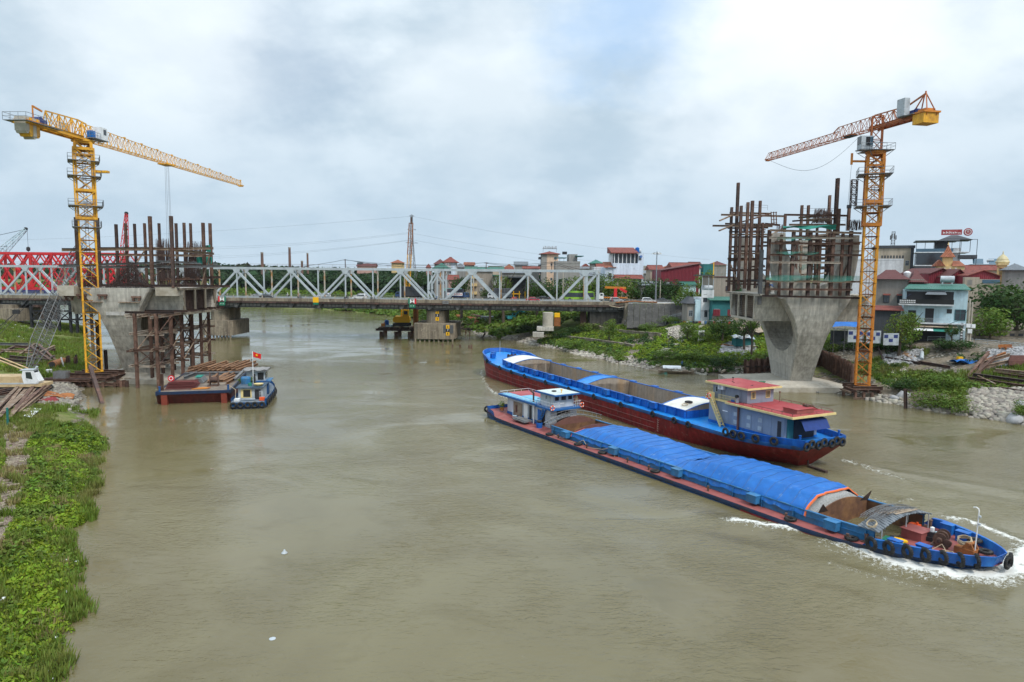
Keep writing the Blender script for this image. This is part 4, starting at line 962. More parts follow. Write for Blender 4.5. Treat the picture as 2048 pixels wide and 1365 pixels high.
 b=MB();b.tube((4.2,.2,.9),(4.0,.2,-.4),.1,6);b.bb(1.6,4.0,0,.4,-.1,.2);b.build('rudder',Q['rustd'],t)
 # hanging tyres
 g='tyres hung round the empty barge'
 near=[(11.4,0),(10.2,0),(9.0,0),(7.2,0),(5.2,0)]
 for i,(x,_) in enumerate(near):
  s=(hw_b(x+.2)-hw_b(x-.2))/.4
  tyre(LBw(rk(x,3),hw_b(x)*1.03+.15,deck_b(x)+.28),B_RZ+math.atan2(s,1),f'{ORD[i]} tyre along the near stern quarter of the empty barge, counting aft',g)
 for i,y in enumerate((3.6,2.7,1.4,.45,-1.0,-1.9,-3.0)):
  tyre(LBw(rk(2.4,3)-.28,y*.88,3.15+.25*(i%2==1)),B_RZ+PI/2,f'{ORD[i]} tyre across the empty barge stern, counted from its near corner',g)
 for i,x in enumerate((88.2,82.5,75.5,70.2,64.5,56.3,48.2,40.5,33.2,25.6,21.0,18.2)):
  s=(hw_b(x+.2)-hw_b(x-.2))/.4
  tyre(LBw(rk(x,3),hw_b(x)*1.02+.14,deck_b(x)-.2),B_RZ+math.atan2(s,1),f'{ORD[i]} tyre along the near side of the empty barge, counted from its bow',g,s=.9)
 tyre(LBw(22.6,2.2,deck_b(22)+ct+.72),B_RZ,'black tyre lying on the cream aft hatch cover of the empty barge',g,True)
 mb=MB();pts=[(.42*math.cos(i*.45),.42*math.sin(i*.45),.04+.02*(i//14)) for i in range(42)];mb.path(pts,.04,5)
 tag(mb.build('rope_coil',Q['rope'],None,True,loc=LBw(22.2,3.2,deck_b(22)+ct+.42),rz=(-.25,0,B_RZ)),'rope coil lying on the cream aft hatch cover of the empty barge','rope')
 # painted draught marks
 b=MB()
 for k in range(6):b.box((24.6,hw_b(24.6)*.995+.03,.45+.3*k),(.2,.05,.08));b.box((24.75,hw_b(24.6)*.995+.03,.54+.3*k),(.06,.05,.14))
 b.build('draught_mark',mat('draught_paint',(.45,.3,.25),.6),t)
barge_b()
# ---------------------------------------------------------------- new bridge piers
def text_mesh(s,size,m,depth=.02,align='CENTER'):
 cu=bpy.data.curves.new('lettering','FONT');cu.body=s;cu.size=size;cu.extrude=depth;cu.align_x=align;cu.align_y='CENTER'
 o=bpy.data.objects.new('lettering',cu);COL.objects.link(o)
 me=bpy.data.meshes.new_from_object(o.evaluated_get(bpy.context.evaluated_depsgraph_get()))
 bpy.data.objects.remove(o);me.materials.clear();me.materials.append(m);return me
UPR=(PI/2,0,0)
PZ=[1.5,3.2,5,6.5,8,9.5,11,12.5,13.6,15,16.5,18,18.75]
PA=[2.2,2.25,2.33,2.42,2.55,2.7,2.95,3.4,3.8,4.5,5.4,6.3,6.6]
PBb=[4.75,5.5,6.3,7.0,7.7,8.35,9.0,9.5,9.85,10.2,10.4,10.5,10.5]
def opening(z):return 0. if z<=7.2 or z>18.9 else (7.7*math.sqrt(max(0,1-((13.6-min(z,13.6))/6.4)**2)) if z<13.7 else 7.7)
def pier_body(t):
 zs=sorted(set(PZ+[7.2,7.35,7.7,8.4,9.0,10.2,11.8]))
 A=lambda z:float(np.interp(z,PZ,PA));Bf=lambda z:float(np.interp(z,PZ,PBb))
 b=MB()
 lo=[z for z in zs if z<=7.2];hi=[z for z in zs if z>=7.2]
 def ring(z,t0,t1):a=A(z);c=.18;return [(-a+c,t0,z),(a-c,t0,z),(a,t0+c,z),(a,t1-c,z),(a-c,t1,z),(-a+c,t1,z),(-a,t1-c,z),(-a,t0+c,z),(-a+c,t0,z)]
 b.grid([ring(z,-Bf(z),Bf(z)) for z in lo])
 b.add([(x,y,lo[0]) for x,y,_ in ring(lo[0],-Bf(lo[0]),Bf(lo[0]))[:-1]],[tuple(range(8))])
 b.grid([ring(z,-Bf(z),-opening(z)-.02) for z in hi]);b.grid([ring(z,opening(z)+.02,Bf(z)) for z in hi])
 for s in (-1,1):
  z=hi[-1];r=ring(z,-Bf(z),-opening(z)) if s<0 else ring(z,opening(z),Bf(z));b.add(r[:-1],[tuple(range(8))])
 return b.build('pier_shaft',Q['conc'],t)
def box_girder(t,x0,x1,open_left,open_right):
 """hollow deck stub: bottom slab, raked webs, inner webs, top slab"""
 W,w,zt,zb=9.2,6.6,18.8,13.55
 b=MB()
 def side(s):return [(x,s*y,z) for x in (x0,x1) for y,z in ((w,zb),(w+1.25,zb+3.9),(w+1.3,zt-.35),(W,zt-.3),(W,zt))]
 for s in (-1,1):
  p=side(s);b.grid([p[:5],p[5:]])
  b.grid([[(x,s*(y-.45),z) for y,z in ((w,zb+.35),(w+1.2,zb+3.9),(w+1.2,zt-.4))] for x in (x0,x1)])
 b.grid([[(x,-W,zt) for x in (x0,x1)],[(x,W,zt) for x in (x0,x1)]])
 b.grid([[(x,-w,zb) for x in (x0,x1)],[(x,w,zb) for x in (x0,x1)]])
 b.build('box_girder',Q['conc'],t)
 for x,op in ((x0,open_left),(x1,open_right)):
  e=MB();d=.25 if x==x0 else-.25
  e.bb(min(x,x+d),max(x,x+d),-W,W,zt-.42,zt-.02);e.bb(min(x,x+d),max(x,x+d),-w,w,zb-.02,zb+.4)
  for y in (-6.9,-2.3,2.3,6.9):e.bb(min(x,x+d),max(x,x+d),y-.28,y+.28,zb+.38,zt-.4)
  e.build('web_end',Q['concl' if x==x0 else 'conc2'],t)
  r=MB()
  for y in frange(-6.5,6.5,34):r.tube((x+d*3,y,zb+.4),(x+d*3,y,zt-.4),.025,3)
  for z in frange(zb+.6,zt-.6,12):r.tube((x+d*3,-6.6,z),(x+d*3,6.6,z),.025,3)
  for y in frange(-8.8,8.8,40):r.tube((x,y,zt-.2),(x+(-1 if d>0 else 1)*random.uniform(.5,1.1),y,zt-.2+random.uniform(-.1,.15)),.02,3)
  r.build('rebar_mat',Q['rebar'],t,kind='stuff')
  f=MB();f.bb(x+d*9,x+d*10,-6.6,6.6,zb+.4,zt-.4);f.build('stop_end_board',Q['wood' if x==x0 else 'rust'],t)
def pier(nm,lab,xc,yc,x0,x1):
 t=thing(nm,lab,'bridge pier',(xc,yc,0));pier_body(t);box_girder(t,x0,x1,True,True);return t
PXR,PYR=56.8,137.6;PXL,PYL=-75.7,140.6
pr=pier('bridge_pier','flared concrete bridge pier with four curved horns rising through rusty falsework',PXR,PYR,-10.6,10.6)
pl_=pier('bridge_pier','flared concrete bridge pier topped with bare rusty reinforcement beside the grassy bank',PXL,PYL,-10.5,11.6)
def horn(par,y0,y1,Yref):
 px=[(1561,598),(1553,560),(1546,525),(1543,505),(1543,466),(1571,466),(1572,495),(1579,513),(1589,533),(1602,551),(1618,565),(1640,573),(1655,566),(1667,551),(1675,532),(1680,514),(1682,470),(1719,471),(1718,505),(1711,545),(1697,598)]
 pts=[]
 for x,y in px:
  p=at(x,y,Yref);pts.append((p.x-PXR,p.z))
 mn=min(p[1] for p in pts);b=MB();b.poly(pts,y0,y1)
 b.build('horn_wall',Q['conc'],par)
horn(pr,-10.4,-8.0,127.2);horn(pr,8.0,10.4,127.2)
for x in (-6.2,5.9):
 for y in (-9.2,9.2):
  for z in (27.0,28.6):b=MB();b.bb(x-2.2,x+2.2,y-1.5,y+1.5,z-.12,z+.0);b.build('formwork_lip',Q['rustl'],pr)
  # pile caps
def cap(nm,lab,xc,yc,w,d,mound):
 t=thing(nm,lab,'pile cap',(xc,yc,0));b=MB()
 b.bb(-w,w,-d,d,-2,.95);b.build('cap_block',Q['concl'],t)
 if mound:
  b=MB();b.add([(-w*.95,-d*.97,.95),(w*.95,-d*.97,.95),(w*.95,d*.97,.95),(-w*.95,d*.97,.95),(-3.2,-5.4,1.75),(3.2,-5.4,1.75),(3.2,5.4,1.75),(-3.2,5.4,1.75)],[(0,1,5,4),(1,2,6,5),(2,3,7,6),(3,0,4,7),(4,5,6,7)]);b.build('sloped_blinding',Q['concl'],t)
 return t
cr=cap('concrete_foundation','wide pale concrete pile cap under the horned pier',PXR,PYR,12.2,8.4,True)
for dx in (-.25,.1):
 b=MB();b.beam((1.6+dx,-7.9,.9),(1.6+dx+.6,-8.9,-.6),.22,.1);b.build('rail_post',Q['grsteel'],cr)
b=MB();b.add([(-9.3,-7.6,2.0),(-7.9,-7.6,2.0),(-8.6,-7.6,.9),(-9.3,-7.55,2.0),(-7.9,-7.55,2.0),(-8.6,-7.55,.9)],[(0,1,2),(5,4,3),(0,1,4,3),(1,2,5,4),(2,0,3,5)]);b.build('marker_triangle',Q['sign_g'],cr)
cl_=cap('concrete_foundation','pale concrete pile cap at the water line under the pier topped with reinforcement',PXL,PYL,8.8,8.8,True)
b=MB()
for i in range(7):b.bb(-7.5+i*1.5+random.uniform(-.3,.3),-6.4+i*1.5,-8.7,-6.0,.96+.05*(i%3),1.03+.05*(i%3))
b.build('tarpaulin_scrap',Q['wood'],cl_)
# ---------------------------------------------------------------- falsework
def post(par,x,y,z0,z1,w=.42,m='rust',nm='post'):
 b=MB();b.hb((0,0,0),(0,0,z1-z0),w,w,.05,(0,1,0));return b.build(nm,Q[m],par,loc=(x,y,z0))
def hbeam(par,p0,p1,w=.32,h=.42,m='rust',nm='beam'):
 p0,p1=Vector(p0),Vector(p1);b=MB();b.hb((0,0,0),p1-p0,w,h,.045);return b.build(nm,Q[m],par,loc=p0)
def bar(par,p0,p1,w=.16,m='rust',nm='brace'):
 p0,p1=Vector(p0),Vector(p1);b=MB();b.beam((0,0,0),p1-p0,w,w);return b.build(nm,Q[m],par,loc=p0)
R_=random.Random(3)
# lower tower under the deck stub of the rebar-topped pier
ft=thing('falsework_tower','rusty falsework tower standing in the water under the rebar topped pier','falsework')
ys=[127.4,132.8,137.0,141.6,145.6,149.4]
for xi,X in enumerate((-66.6,-70.6)):
 for y in ys:post(ft,X,y,-1.2,14.1-.02*(xi),.5)
 for z in (4.4,7.4,10.4,13.4):
  hbeam(ft,(X-.32,ys[0]-1.4-R_.random(),z),(X-.32,ys[-1]+.8,z+.1),.3,.4,R_.choice(('palest','palest','rustl')))
 for i in range(5):
  for j,z in enumerate((4.4,7.4,10.4)):
   if (i+j+xi)%2==0:bar(ft,(X+.3,ys[i],z),(X+.3,ys[i+1],z+3),.15,R_.choice(('rust','rustd','rustl')))
   elif R_.random()<.5:bar(ft,(X+.3,ys[i],z+3),(X+.3,ys[i+1],z),.15,'rust')
for y in ys:
 for z in (4.5,7.5,10.5):hbeam(ft,(-71.4,y+.35,z-.4),(-65.4,y+.35,z-.4),.26,.34,R_.choice(('rust','palest')))
 hbeam(ft,(-72.4,y,14.3),(-63.2,y,14.3),.34,.42,'rustd')
 bar(ft,(-70.6,y-.3,4.4),(-66.6,y-.3,7.4),.14,'rust')
for x in (-64.6,-68.2,-71.4):hbeam(ft,(x,125.6,13.85),(x,151,13.85),.32,.42,R_.choice(('palest','rustl')))
hbeam(ft,(-72.2,127.0,7.0),(-65.5,126.9,7.6),.3,.4,'rust');
# steel on the deck of the same pier
dkL=thing('deck_falsework','upright rusty beams and long horizontal walings standing on top of the rebar topped pier','falsework')
for px,py,Y,w in ((232,449,146,.5),(251,447,148,.45),(269,448,147,.45),(289,447,147,.45),(299.7,433,131.6,.55),(318,447,148,.45),(342,432.5,131.2,.55),(352,447,147,.48),(368,446,147,.48),(381,447,147,.45),(406,446,134.5,.52),(420,447,136,.5),(152.5,435,134,.6),(195,436,145,.5),(214,520,146,.4)):
 p=at(px,py,Y);post(dkL,p.x,Y,18.82,p.z,w,R_.choice(('rust','rustd','rust')))
for x0,y0,x1,y1,Y0,Y1,m in ((124,501,427,497,132.2,132.2,'rustl'),(124,499,300,500,133,147,'rustd'),(306,497,428,508,133,133,'rustl'),(196,510,425,512,146,146,'rustl'),(118,532,322,526,132.4,132.4,'grsteel'),(200,535,441,533,133.4,133.4,'grsteel'),(313,523,435,528,145,145,'grsteel'),(194,571,460,573,131,131.2,'rustd'),(380,556,441,555,135.4,135.4,'rustd'),(126,533,200,531,145,145,'rustd'),(194,497,310,497,147,147,'rust'),(320,560,420,556,146,146,'rust')):
 hbeam(dkL,at(x0,y0,Y0),at(x1,y1,Y1),.35,.45,m)
for x0,y0,x1,y1,Y in ((255,557,292,497,133),(403,571,421,505,134),(300,560,355,515,146),(230,553,250,505,146.5)):
 bar(dkL,at(x0,y0,Y),at(x1,y1,Y),.2,'rustl')
for x0,y0,x1,y1,Y in ((232,500,425,498,148.5),(232,520,440,519,148.5),(210,528,300,527,148.5)):
 a,b_=at(x0,y0,Y),at(x1,y1,Y);b=MB();railing(b,[a,b_],1.1,2.2,.03,1);b.build('guard_rail',Q['cyan'],dkL)
def rebar_cage(lab,x,y,z,pts_fn,n):
 b=MB()
 for _ in range(n):
  p,q=pts_fn();b.tube(p,q,.028,3)
 o=b.build('reinforcement_cage',Q['rebar'],None,loc=(x,y,z));tag(o,lab,'reinforcement');return o
def mound(w,h,d):
 def f():
  u=R_.uniform(-1,1);x=u*w;top=h*math.exp(-(u*1.9)**2)+.3;y=R_.uniform(-d,d)
  if R_.random()<.45:x2=x+R_.uniform(-.25,.25);return (x,y,0),(x2,y+R_.uniform(-.2,.2),top+R_.uniform(-.3,.35))
  a=R_.uniform(-1,1);za=R_.random()*h*math.exp(-(a*1.9)**2)+.1;return (x,y,R_.random()*top),(a*w,y+R_.uniform(-.3,.3),za)
 return f
def shaft(w0,h,d,lean=0.):
 def f():
  x=R_.uniform(-w0,w0);y=R_.uniform(-d,d);t=h*R_.uniform(.75,1.05);k=R_.uniform(.7,1.1)
  return (x,y,R_.uniform(0,.3)),(x*k+lean+R_.uniform(-.25,.25),y,t)
 return f
rebar_cage('brown mound of bent reinforcement over the near leg of the rebar topped pier',PXL+2.2,131.6,18.8,mound(4.6,5.0,.8),430)
rebar_cage('low spray of bent reinforcement beside the crane mast on the rebar topped pier',PXL-5.2,131.6,18.8,mound(2.6,3.6,.8),170)
rebar_cage('tall bundle of vertical reinforcement rising behind the brown mound',PXL+1.6,146.5,18.8,shaft(1.7,9.8,.8),190)
rebar_cage('leaning bundle of black reinforcement near the end of the deck stub',PXL+7.0,147,18.8,shaft(1.7,9.3,.8,.8),200)
rebar_cage('low reinforcement wall sweeping up to the leaning black bundle',PXL+4.8,146.6,18.8,mound(2.4,3.4,.6),120)
def net(lab,pts,Y,m='net',seed=1):
 b=MB();P=[]
 (x0,y0),(x1,y1),(x2,y2),(x3,y3)=pts;n,k=14,6
 for j in range(k+1):
  row=[]
  for i in range(n+1):
   u,v=i/n,j/k;x=(x0+(x1-x0)*u)*(1-v)+(x3+(x2-x3)*u)*v;y=(y0+(y1-y0)*u)*(1-v)+(y3+(y2-y3)*u)*v
   p=at(x,y,Y);p.y+=.25*math.sin(u*9+seed+v*3)+.2*math.sin(u*23+seed*2);p.z+=.12*math.sin(u*13+v*2+seed)*(.3+v);row.append(p)
  P.append(row)
 b.grid(P);return tag(b.build('safety_net',Q[m],None,True),lab,'safety net')
netm=Q['net'].copy();netm.name='net_thin';Q['netthin']=netm
_nt=netm.node_tree;_mx=_nt.nodes.new('ShaderNodeMixShader');_tr=_nt.nodes.new('ShaderNodeBsdfTransparent');_mx.inputs[0].default_value=.42
_nt.links.new(_tr.outputs[0],_mx.inputs[1]);_nt.links.new(_nt.nodes['Principled BSDF'].outputs[0],_mx.inputs[2]);_nt.links.new(_mx.outputs[0],_nt.nodes['Material Output'].inputs[0])
net('bright green net bundled round the end post of the rebar topped pier',((410,492),(421,490),(420,506),(409,503)),135.4,'net',2)
net('green net hung on the walings at the far end of the rebar topped pier',((393,515),(424,514),(424,528),(394,527)),135.6,'net',4)
b=MB();b.bb(-.25,.25,-7.4,7.4,7.6,13.6);b.build('dark_filler_wall',Q['conc2'],pl_)  # wall added across the leg opening so that it looks dark
for i,(x,y,z) in enumerate(((-8.8,-10.2,16.9),(-6.2,-10.55,17.2),(-2.2,-10.6,17.2),(4.2,-10.6,16.9))):
 b=MB();b.bb(x-.9,x+.9,y-.35,y+.0,z,z+.35);b.bb(x-.7,x-.4,y-.3,y,z-.6,z);b.bb(x+.4,x+.7,y-.3,y,z-.6,z);b.build('anchor_bracket',Q['rust'],pl_)
for x,z in ((-4.4,16.0),(2.8,16.0)):b=MB();b.bb(x-2,x+2,-10.9,-10.2,z,z+.1);b.build('ledge_board',Q['rustl'],pl_)
for x in (-.8,2.0):b=MB();b.bb(x-1.3,x+1.3,-10.02,-9.9,13.5,14.2);b.build('painted_panel',mat('faded_whitewash',(.42,.41,.39),.9,var=.25,alt=(.33,.31,.27),ascale=1.5),pl_)
b=MB();b.bb(-10.6,-7.4,-11.0,-8.6,17.2,19.1);b.build('kerb_block',Q['concl'],pl_);b=MB();b.bb(7.3,11.4,-9.6,-8.2,17.3,19.0);b.build('kerb_block',Q['concl'],pl_)
# falsework round the horned pier
fr=thing('horn_falsework','tall rusty falsework with timber walings wrapped round the horned pier','falsework')
P_R=[(1463.5,415,582,140,.5),(1476.5,366,582,140,.55),(1482.5,412,580,134,.5),(1496,405,578,135,.5),(1505,402,582,133,.55),(1520.5,402,560,142,.5),(1515,449,577,139,.4),(1525.5,446,520,134,.45),(1539,460,592,126.2,.55),(1587.5,463,592,126,.55),(1621.5,462,592,126,.55),(1667,464,592,126,.6),(1702.5,462,592,126,.55),(1604,411,560,147,.5),(1617,411,560,147,.5),(1659.5,391,500,146,.5),(1675.5,357,520,132,.6),(1678,418,520,130,.5),(1698.5,412,462,139,.5),(1570.5,430,465,131,.45),(1637,470,560,147,.45),(1655,470,575,147,.45),(1612,520,575,147,.45),(1652,548,580,140,.42)]
for x,yt,yb,Y,w in P_R:
 a,b_=at(x,yt,Y),at(x,yb,Y);post(fr,a.x,Y,b_.z,a.z,w,R_.choice(('rust','rust','rustd')))
G_=((1523.5,420,640,129.4),)
for x,yt,yb,Y in G_:
 a,b_=at(x,500,Y),at(x,610,Y);post(fr,a.x,Y,b_.z,a.z,.6,'grsteel','grey_column')
W_R=[(1442,430,1567,433,139,'rustl'),(1459,426,1542,428,143,'rustl'),(1425,452,1545,453,139,'rustl'),(1450,448,1548,450,143,'rustl'),(1568,430,1695,432,131,'rust'),(1597,436,1672,430,131.5,'rustl'),(1578,450,1691,450,131,'rustl'),(1458,475,1540,474,140,'rustd'),(1457,494.5,1540,492,140,'rustd'),(1455,518,1540,518,139.5,'rust'),(1451,562.5,1480,563,140,'rust'),(1487,561,1535,561,135,'grsteel'),(1540,461,1723,467,125.6,'rustl'),(1541,487,1720,488,125.6,'rust'),(1540,510,1722,511,125.6,'rust'),(1533,563,1720,564,125.4,'rustl'),(1524,592,1724,597,125.2,'rustd'),(1590,473,1680,473,146.5,'rust'),(1590,490,1680,491,146.5,'rust'),(1590,500,1680,498,146,'rustl'),(1590,518,1676,516,146,'rust'),(1597,540,1665,537,146,'rust'),(1530,448,1560,451,132,'rust'),(1526,485,1600,486,134,'rust'),(1500,534,1530,533,142,'rust')]
for y in (476,525,579):W_R.append((1541+R_.uniform(-6,10),y,1700+R_.uniform(-30,22),y+1,125.5,R_.choice(('rust','rustl','palest','rustd'))))
for x,yt,yb in ((1563,470,592),(1641,475,592),(1686,468,592)):
 a,b_=at(x,yt,126.4),at(x,yb,126.4);post(fr,a.x,126.4,b_.z,a.z,.45,'rust')
for x0,y0,x1,y1,Y,m in W_R:hbeam(fr,at(x0,y0,Y),at(x1,y1,Y),.32,.36,m)
for i in range(11):
 x=R_.uniform(1592,1688);Y=R_.uniform(131,146);a,b_=at(x,R_.uniform(425,500),Y),at(x,R_.uniform(560,585),Y);post(fr,a.x,Y,b_.z,a.z,.4,R_.choice(('rust','rustd','rustl')))
for i in range(13):
 y=R_.choice((440,455,470,482,494,507,520,535,548));Y=R_.uniform(131,147);x=R_.uniform(1580,1640);hbeam(fr,at(x,y+R_.uniform(-3,3),Y),at(x+R_.uniform(30,75),y+R_.uniform(-3,3),Y),.28,.32,R_.choice(('rust','rustl','palest','rustd')))
for i in range(12):
 y=R_.uniform(440,575);Y=R_.uniform(134,144);hbeam(fr,at(1460+R_.uniform(-6,6),y,Y),at(1532+R_.uniform(-10,8),y+R_.uniform(-2,2),Y),.26,.3,R_.choice(('rust','rustl','rustd')))
for x0,y0,Y0,x1,y1,Y1,m in ((1439,442,133,1478,425,143,'rustl'),(1438,462,133,1480,445,143,'rustl'),(1478,446,134,1538,429,138,'rust'),(1480,466,133,1530,460,142,'rust'),(1459,525,140,1480,577,138,'rustl'),(1512,577,137,1527,530,137,'grsteel'),(1542,470,126.4,1570,455,139,'rustl'),(1681,560,127,1700,520,127,'rust')):
 bar(fr,at(x0,y0,Y0),at(x1,y1,Y1),.24,m)
for x in (1545,1587,1600,1660,1680):
 for y in (487,511,563):bar(fr,at(x,y,125.9),at(x+8,y-1,133),.22,'rustl','outrigger')
 # small lattice trestle
for dx in (0,5,10):bar(fr,at(1543+dx,451,137),at(1542+dx,424,137),.16,'rust','trestle_leg')
for y in (426,433,440,447):bar(fr,at(1542,y,137),at(1554,y-1,137),.12,'rust','trestle_rung')
for x0,y0,x1,y1,Y in ((1600,427,1672,427,148),(1490,420,1535,421,143),(1600,446,1690,446,148),(1480,545,1535,545,139)):
 b=MB();railing(b,[at(x0,y0,Y),at(x1,y1,Y)],1.,1.6,.03,1);b.build('guard_rail',Q['gal'],fr)
rebar_cage('dark bundle of reinforcement standing in the horned pier falsework near two tall posts',at(1640,448,138).x,138,at(1640,448,138).z,shaft(1.6,2.9,.8,.5),160)
rebar_cage('bunch of vertical starter bars on the horn nearest the orange crane',at(1709,462,128).x,128,at(1709,462,128).z,shaft(1.2,2.0,.9,0),90)
rebar_cage('bunch of starter bars on the horn nearest the river',at(1562,466,128).x,128,at(1562,466,128).z,shaft(.8,1.5,.7,0),40)
rebar_cage('tangle of dark reinforcement on the rear horn beside the tallest posts',at(1490,470,146).x,146,at(1490,468,146).z,shaft(1.4,2.2,.9,0),90)
b=MB()
for y in (462,475,488):b.bb(at(1490,y,146).x-1.6,at(1508,y,146).x,145.4,147.2,at(1490,y,146).z-1.0,at(1490,y,146).z)
for k,(pts,Y,m,lab) in enumerate([(((1565,453),(1672,450),(1672,458),(1565,457)),124.9,'net','sagging green net under the top platform of the horned pier'),(((1553,475),(1625,475),(1620,480),(1556,481)),124.9,'netthin','rolled green net along the second platform of the horned pier'),(((1552,503),(1640,504),(1636,509),(1552,509)),124.9,'netthin','torn green net along the third platform of the horned pier'),(((1532,551),(1724,552),(1724,563),(1532,562)),124.9,'netthin','long green net along the lowest platform of the horned pier'),(((1598,532),(1642,520),(1642,538),(1598,539)),143,'netthin','green net between the rear posts of the horned pier')]):net(lab,pts,Y,m,k+3)
b=MB()
for i in range(9):
 P=at(1525+i*1.2,570+R_.random()*14,131);b.box(P,(.8+R_.random(),.8,.5+R_.random()),R_.random())
tag(b.build('rubble_heap',Q['concl'],None),'broken concrete bags heaped at the corner of the hollow deck end','rubble')
P_=at(1546,572,129);b=MB();b.grid([[(P_.x-1.2+.4*i,P_.y+.5*j,P_.z+.35*math.sin(i*1.3)*math.cos(j)) for i in range(7)] for j in range(4)]);tag(b.build('blue_tarp',Q['tarp'],None,True),'crumpled blue sheet on the pier top behind the front post','tarpaulin')
# ---------------------------------------------------------------- tower cranes
def lattice(mb,pts0,pts1,n,r,rd,cross=False):
 """chords pts0->pts1 (closed polygon order) with n bays of bracing"""
 k=len(pts0)
 for a,b in zip(pts0,pts1):mb.beam(a,b,r)
 for i in range(n+1):
  P=[Vector(a).lerp(Vector(b),i/n) for a,b in zip(pts0,pts1)]
  for j in range(k):mb.beam(P[j],P[(j+1)%k],rd)
  if i<n:
   Nn=[Vector(a).lerp(Vector(b),(i+1)/n) for a,b in zip(pts0,pts1)]
   for j in range(k):
    if (i+j)%2:mb.beam(P[j],Nn[(j+1)%k],rd)
    else:mb.beam(P[(j+1)%k],Nn[j],rd)
    if cross:mb.beam(P[j],Nn[(j+1)%k],rd*.9)
def sq(s,z):h=s/2;return [(-h,-h,z),(h,-h,z),(h,h,z),(-h,h,z)]
def platform(par,s,z,out,m='gal'):
 b=MB();o=s/2+out
 for x0,x1,y0,y1 in ((-o,o,-o,-s/2),(-o,o,s/2,o),(-o,-s/2,-s/2,s/2),(s/2,o,-s/2,s/2)):b.bb(x0,x1,y0,y1,z-.08,z)
 for c in ((-o,-o),(o,-o),(o,o),(-o,o)):b.beam((c[0]*.55,c[1]*.55,z-1.0),(c[0]*.95,c[1]*.95,z-.08),.08)
 p=b.build('platform',Q[m],par)
 b=MB();railing(b,[(-o,-o,z),(o,-o,z),(o,o,z),(-o,o,z),(-o,-o,z)],1.1,1.3,.03,1);b.build('platform_rail',Q[m],p);return p
def block_stack(par,x0,dx,n,w,h,z,m,nm='counterweight'):
 for i in range(n):
  b=MB();b.bb(x0+i*dx+.03,x0+(i+1)*dx-.03,-w/2,w/2,z-h*(1 if i%2 else .86),z+.35);b.build(nm,Q[m],par)
def crane_yellow():
 X,Y,z0=-81.0,131.2,2.6
 t=thing('tower_crane','yellow flat top tower crane beside the rebar topped pier, white cab under its jib','tower crane',(X,Y,z0))
 s=2.6;rz=math.radians(33);n=13;sh=2.6;top=46.0-z0
 mast=MB();lattice(mast,sq(s,0),sq(s,sh*1.0),1,.3,.15);
 for c in sq(s,0):mast.bb(c[0]-.22,c[0]+.22,c[1]-.22,c[1]+.22,-.0,.12)
 me=mast.mesh('mast_section');me.materials.append(Q['yellow'])
 N=19
 for i in range(N):link('mast_section',me,t,(0,0,i*top/N),rz).scale=(1,1,top/N/sh)
 lad=MB()
 for x in (-.25,.25):lad.tube((x,.7,0),(x,.7,top),.04,4)
 for k in range(int(top/.6)):lad.tube((-.25,.7,k*.6),(.25,.7,k*.6),.03,3)
 lad.build('ladder',Q['rust'],t,rz=rz)
 cg=MB();zc0,zc1=top-14.4,top-1.2;lattice(cg,sq(s+.75,zc0),sq(s+.75,zc1),5,.24,.13);
 for z in (zc0+.2,zc1-.2,zc0+5.4):
  for a,b in zip(sq(s+.75,z),sq(s+.75,z)[1:]+sq(s+.75,z)[:1]):cg.beam(a,b,.2,.45)
 cg.build('climbing_frame',Q['yellow'],t,rz=rz)
 head=MB();head.lathe([(1.2,0),(1.9,.2),(1.9,.6),(1.35,.75)],(0,0,top-.2),16);lattice(head,sq(s,top-2.4),sq(s,top-.2),1,.5,.3);head.build('slewing_head',Q['yellow'],t,rz=rz)
 for z,o in ((top-3.6,1.1),(top-6.4,1.25),(top-11.9,1.35),(top-15.8,.9)):
  p=platform(t,s+.3,z,o);p.rotation_euler=(0,0,rz)
 b=MB();b.bb(2.0,4.4,-.5,.5,top-5.6,top-5.2);b.build('mounting_beam',Q['yellow'],t,rz=rz-.5)
 # upper works along +x of a turned frame
 ang=math.atan2(1,.046);zj=top+.55
 def J(mb,nm,m):return mb.build(nm,Q[m],t,rz=ang)
 L=66.
 secs=11;sl=L/secs
 for i in range(secs):
  x0,x1=1.2+i*sl,1.2+(i+1)*sl-.02
  h0=2.9-1.55*(i/secs)**1.1;h1=2.9-1.55*((i+1)/secs)**1.1;w=1.0-.25*i/secs
  b=MB();r=.17-.06*i/secs
  A=[(x0,-w,0),(x0,w,0),(x0,0,h0)];B=[(x1,-w,0),(x1,w,0),(x1,0,h1)]
  lattice(b,A,B,5,r*.75,.062-.015*i/secs);b.box((x1-.1,0,h1+.1),(.5,.3,.3));o=J(b,'jib_section','yellow');o.location=(0,0,zj)
 b=MB();b.beam((1.2+L,-.9,0),(1.2+L,.9,0),.2);b.beam((1.2+L,0,0),(1.2+L,0,1.6),.12);b.bb(1.0+L,1.6+L,-.6,.6,-.3,.1);o=J(b,'jib_tip','yellow');o.location=(0,0,zj)
 b=MB();A=[(-9.4,-.9,1.0),(-9.4,.9,1.0),(-9.4,0,3.2)];lattice(b,[(-1.2,-.9,0),(-1.2,.9,0),(-1.2,0,3.3)],[(-9.4,-.9,0),(-9.4,.9,0),(-9.4,0,3.0)],5,.2,.12);lattice(b,[(1.2,-.95,0),(1.2,.95,0),(1.2,0,3.0)],[(-1.2,-.95,0),(-1.2,.95,0),(-1.2,0,3.3)],2,.22,.14);o=J(b,'tower_top_frame','yellow');o.location=(0,0,zj)
 b=MB()
 for y in (-1.0,1.0):b.hb((-1,y,0),(-15.4,y,0),.35,.7)
 for x in frange(-2,-15.2,9):b.beam((x,-1,0),(x,1,0),.2)
 b.bb(-15.4,-12,-1.5,1.5,-.3,.1);o=J(b,'counter_jib','yellow');o.location=(0,0,zj)
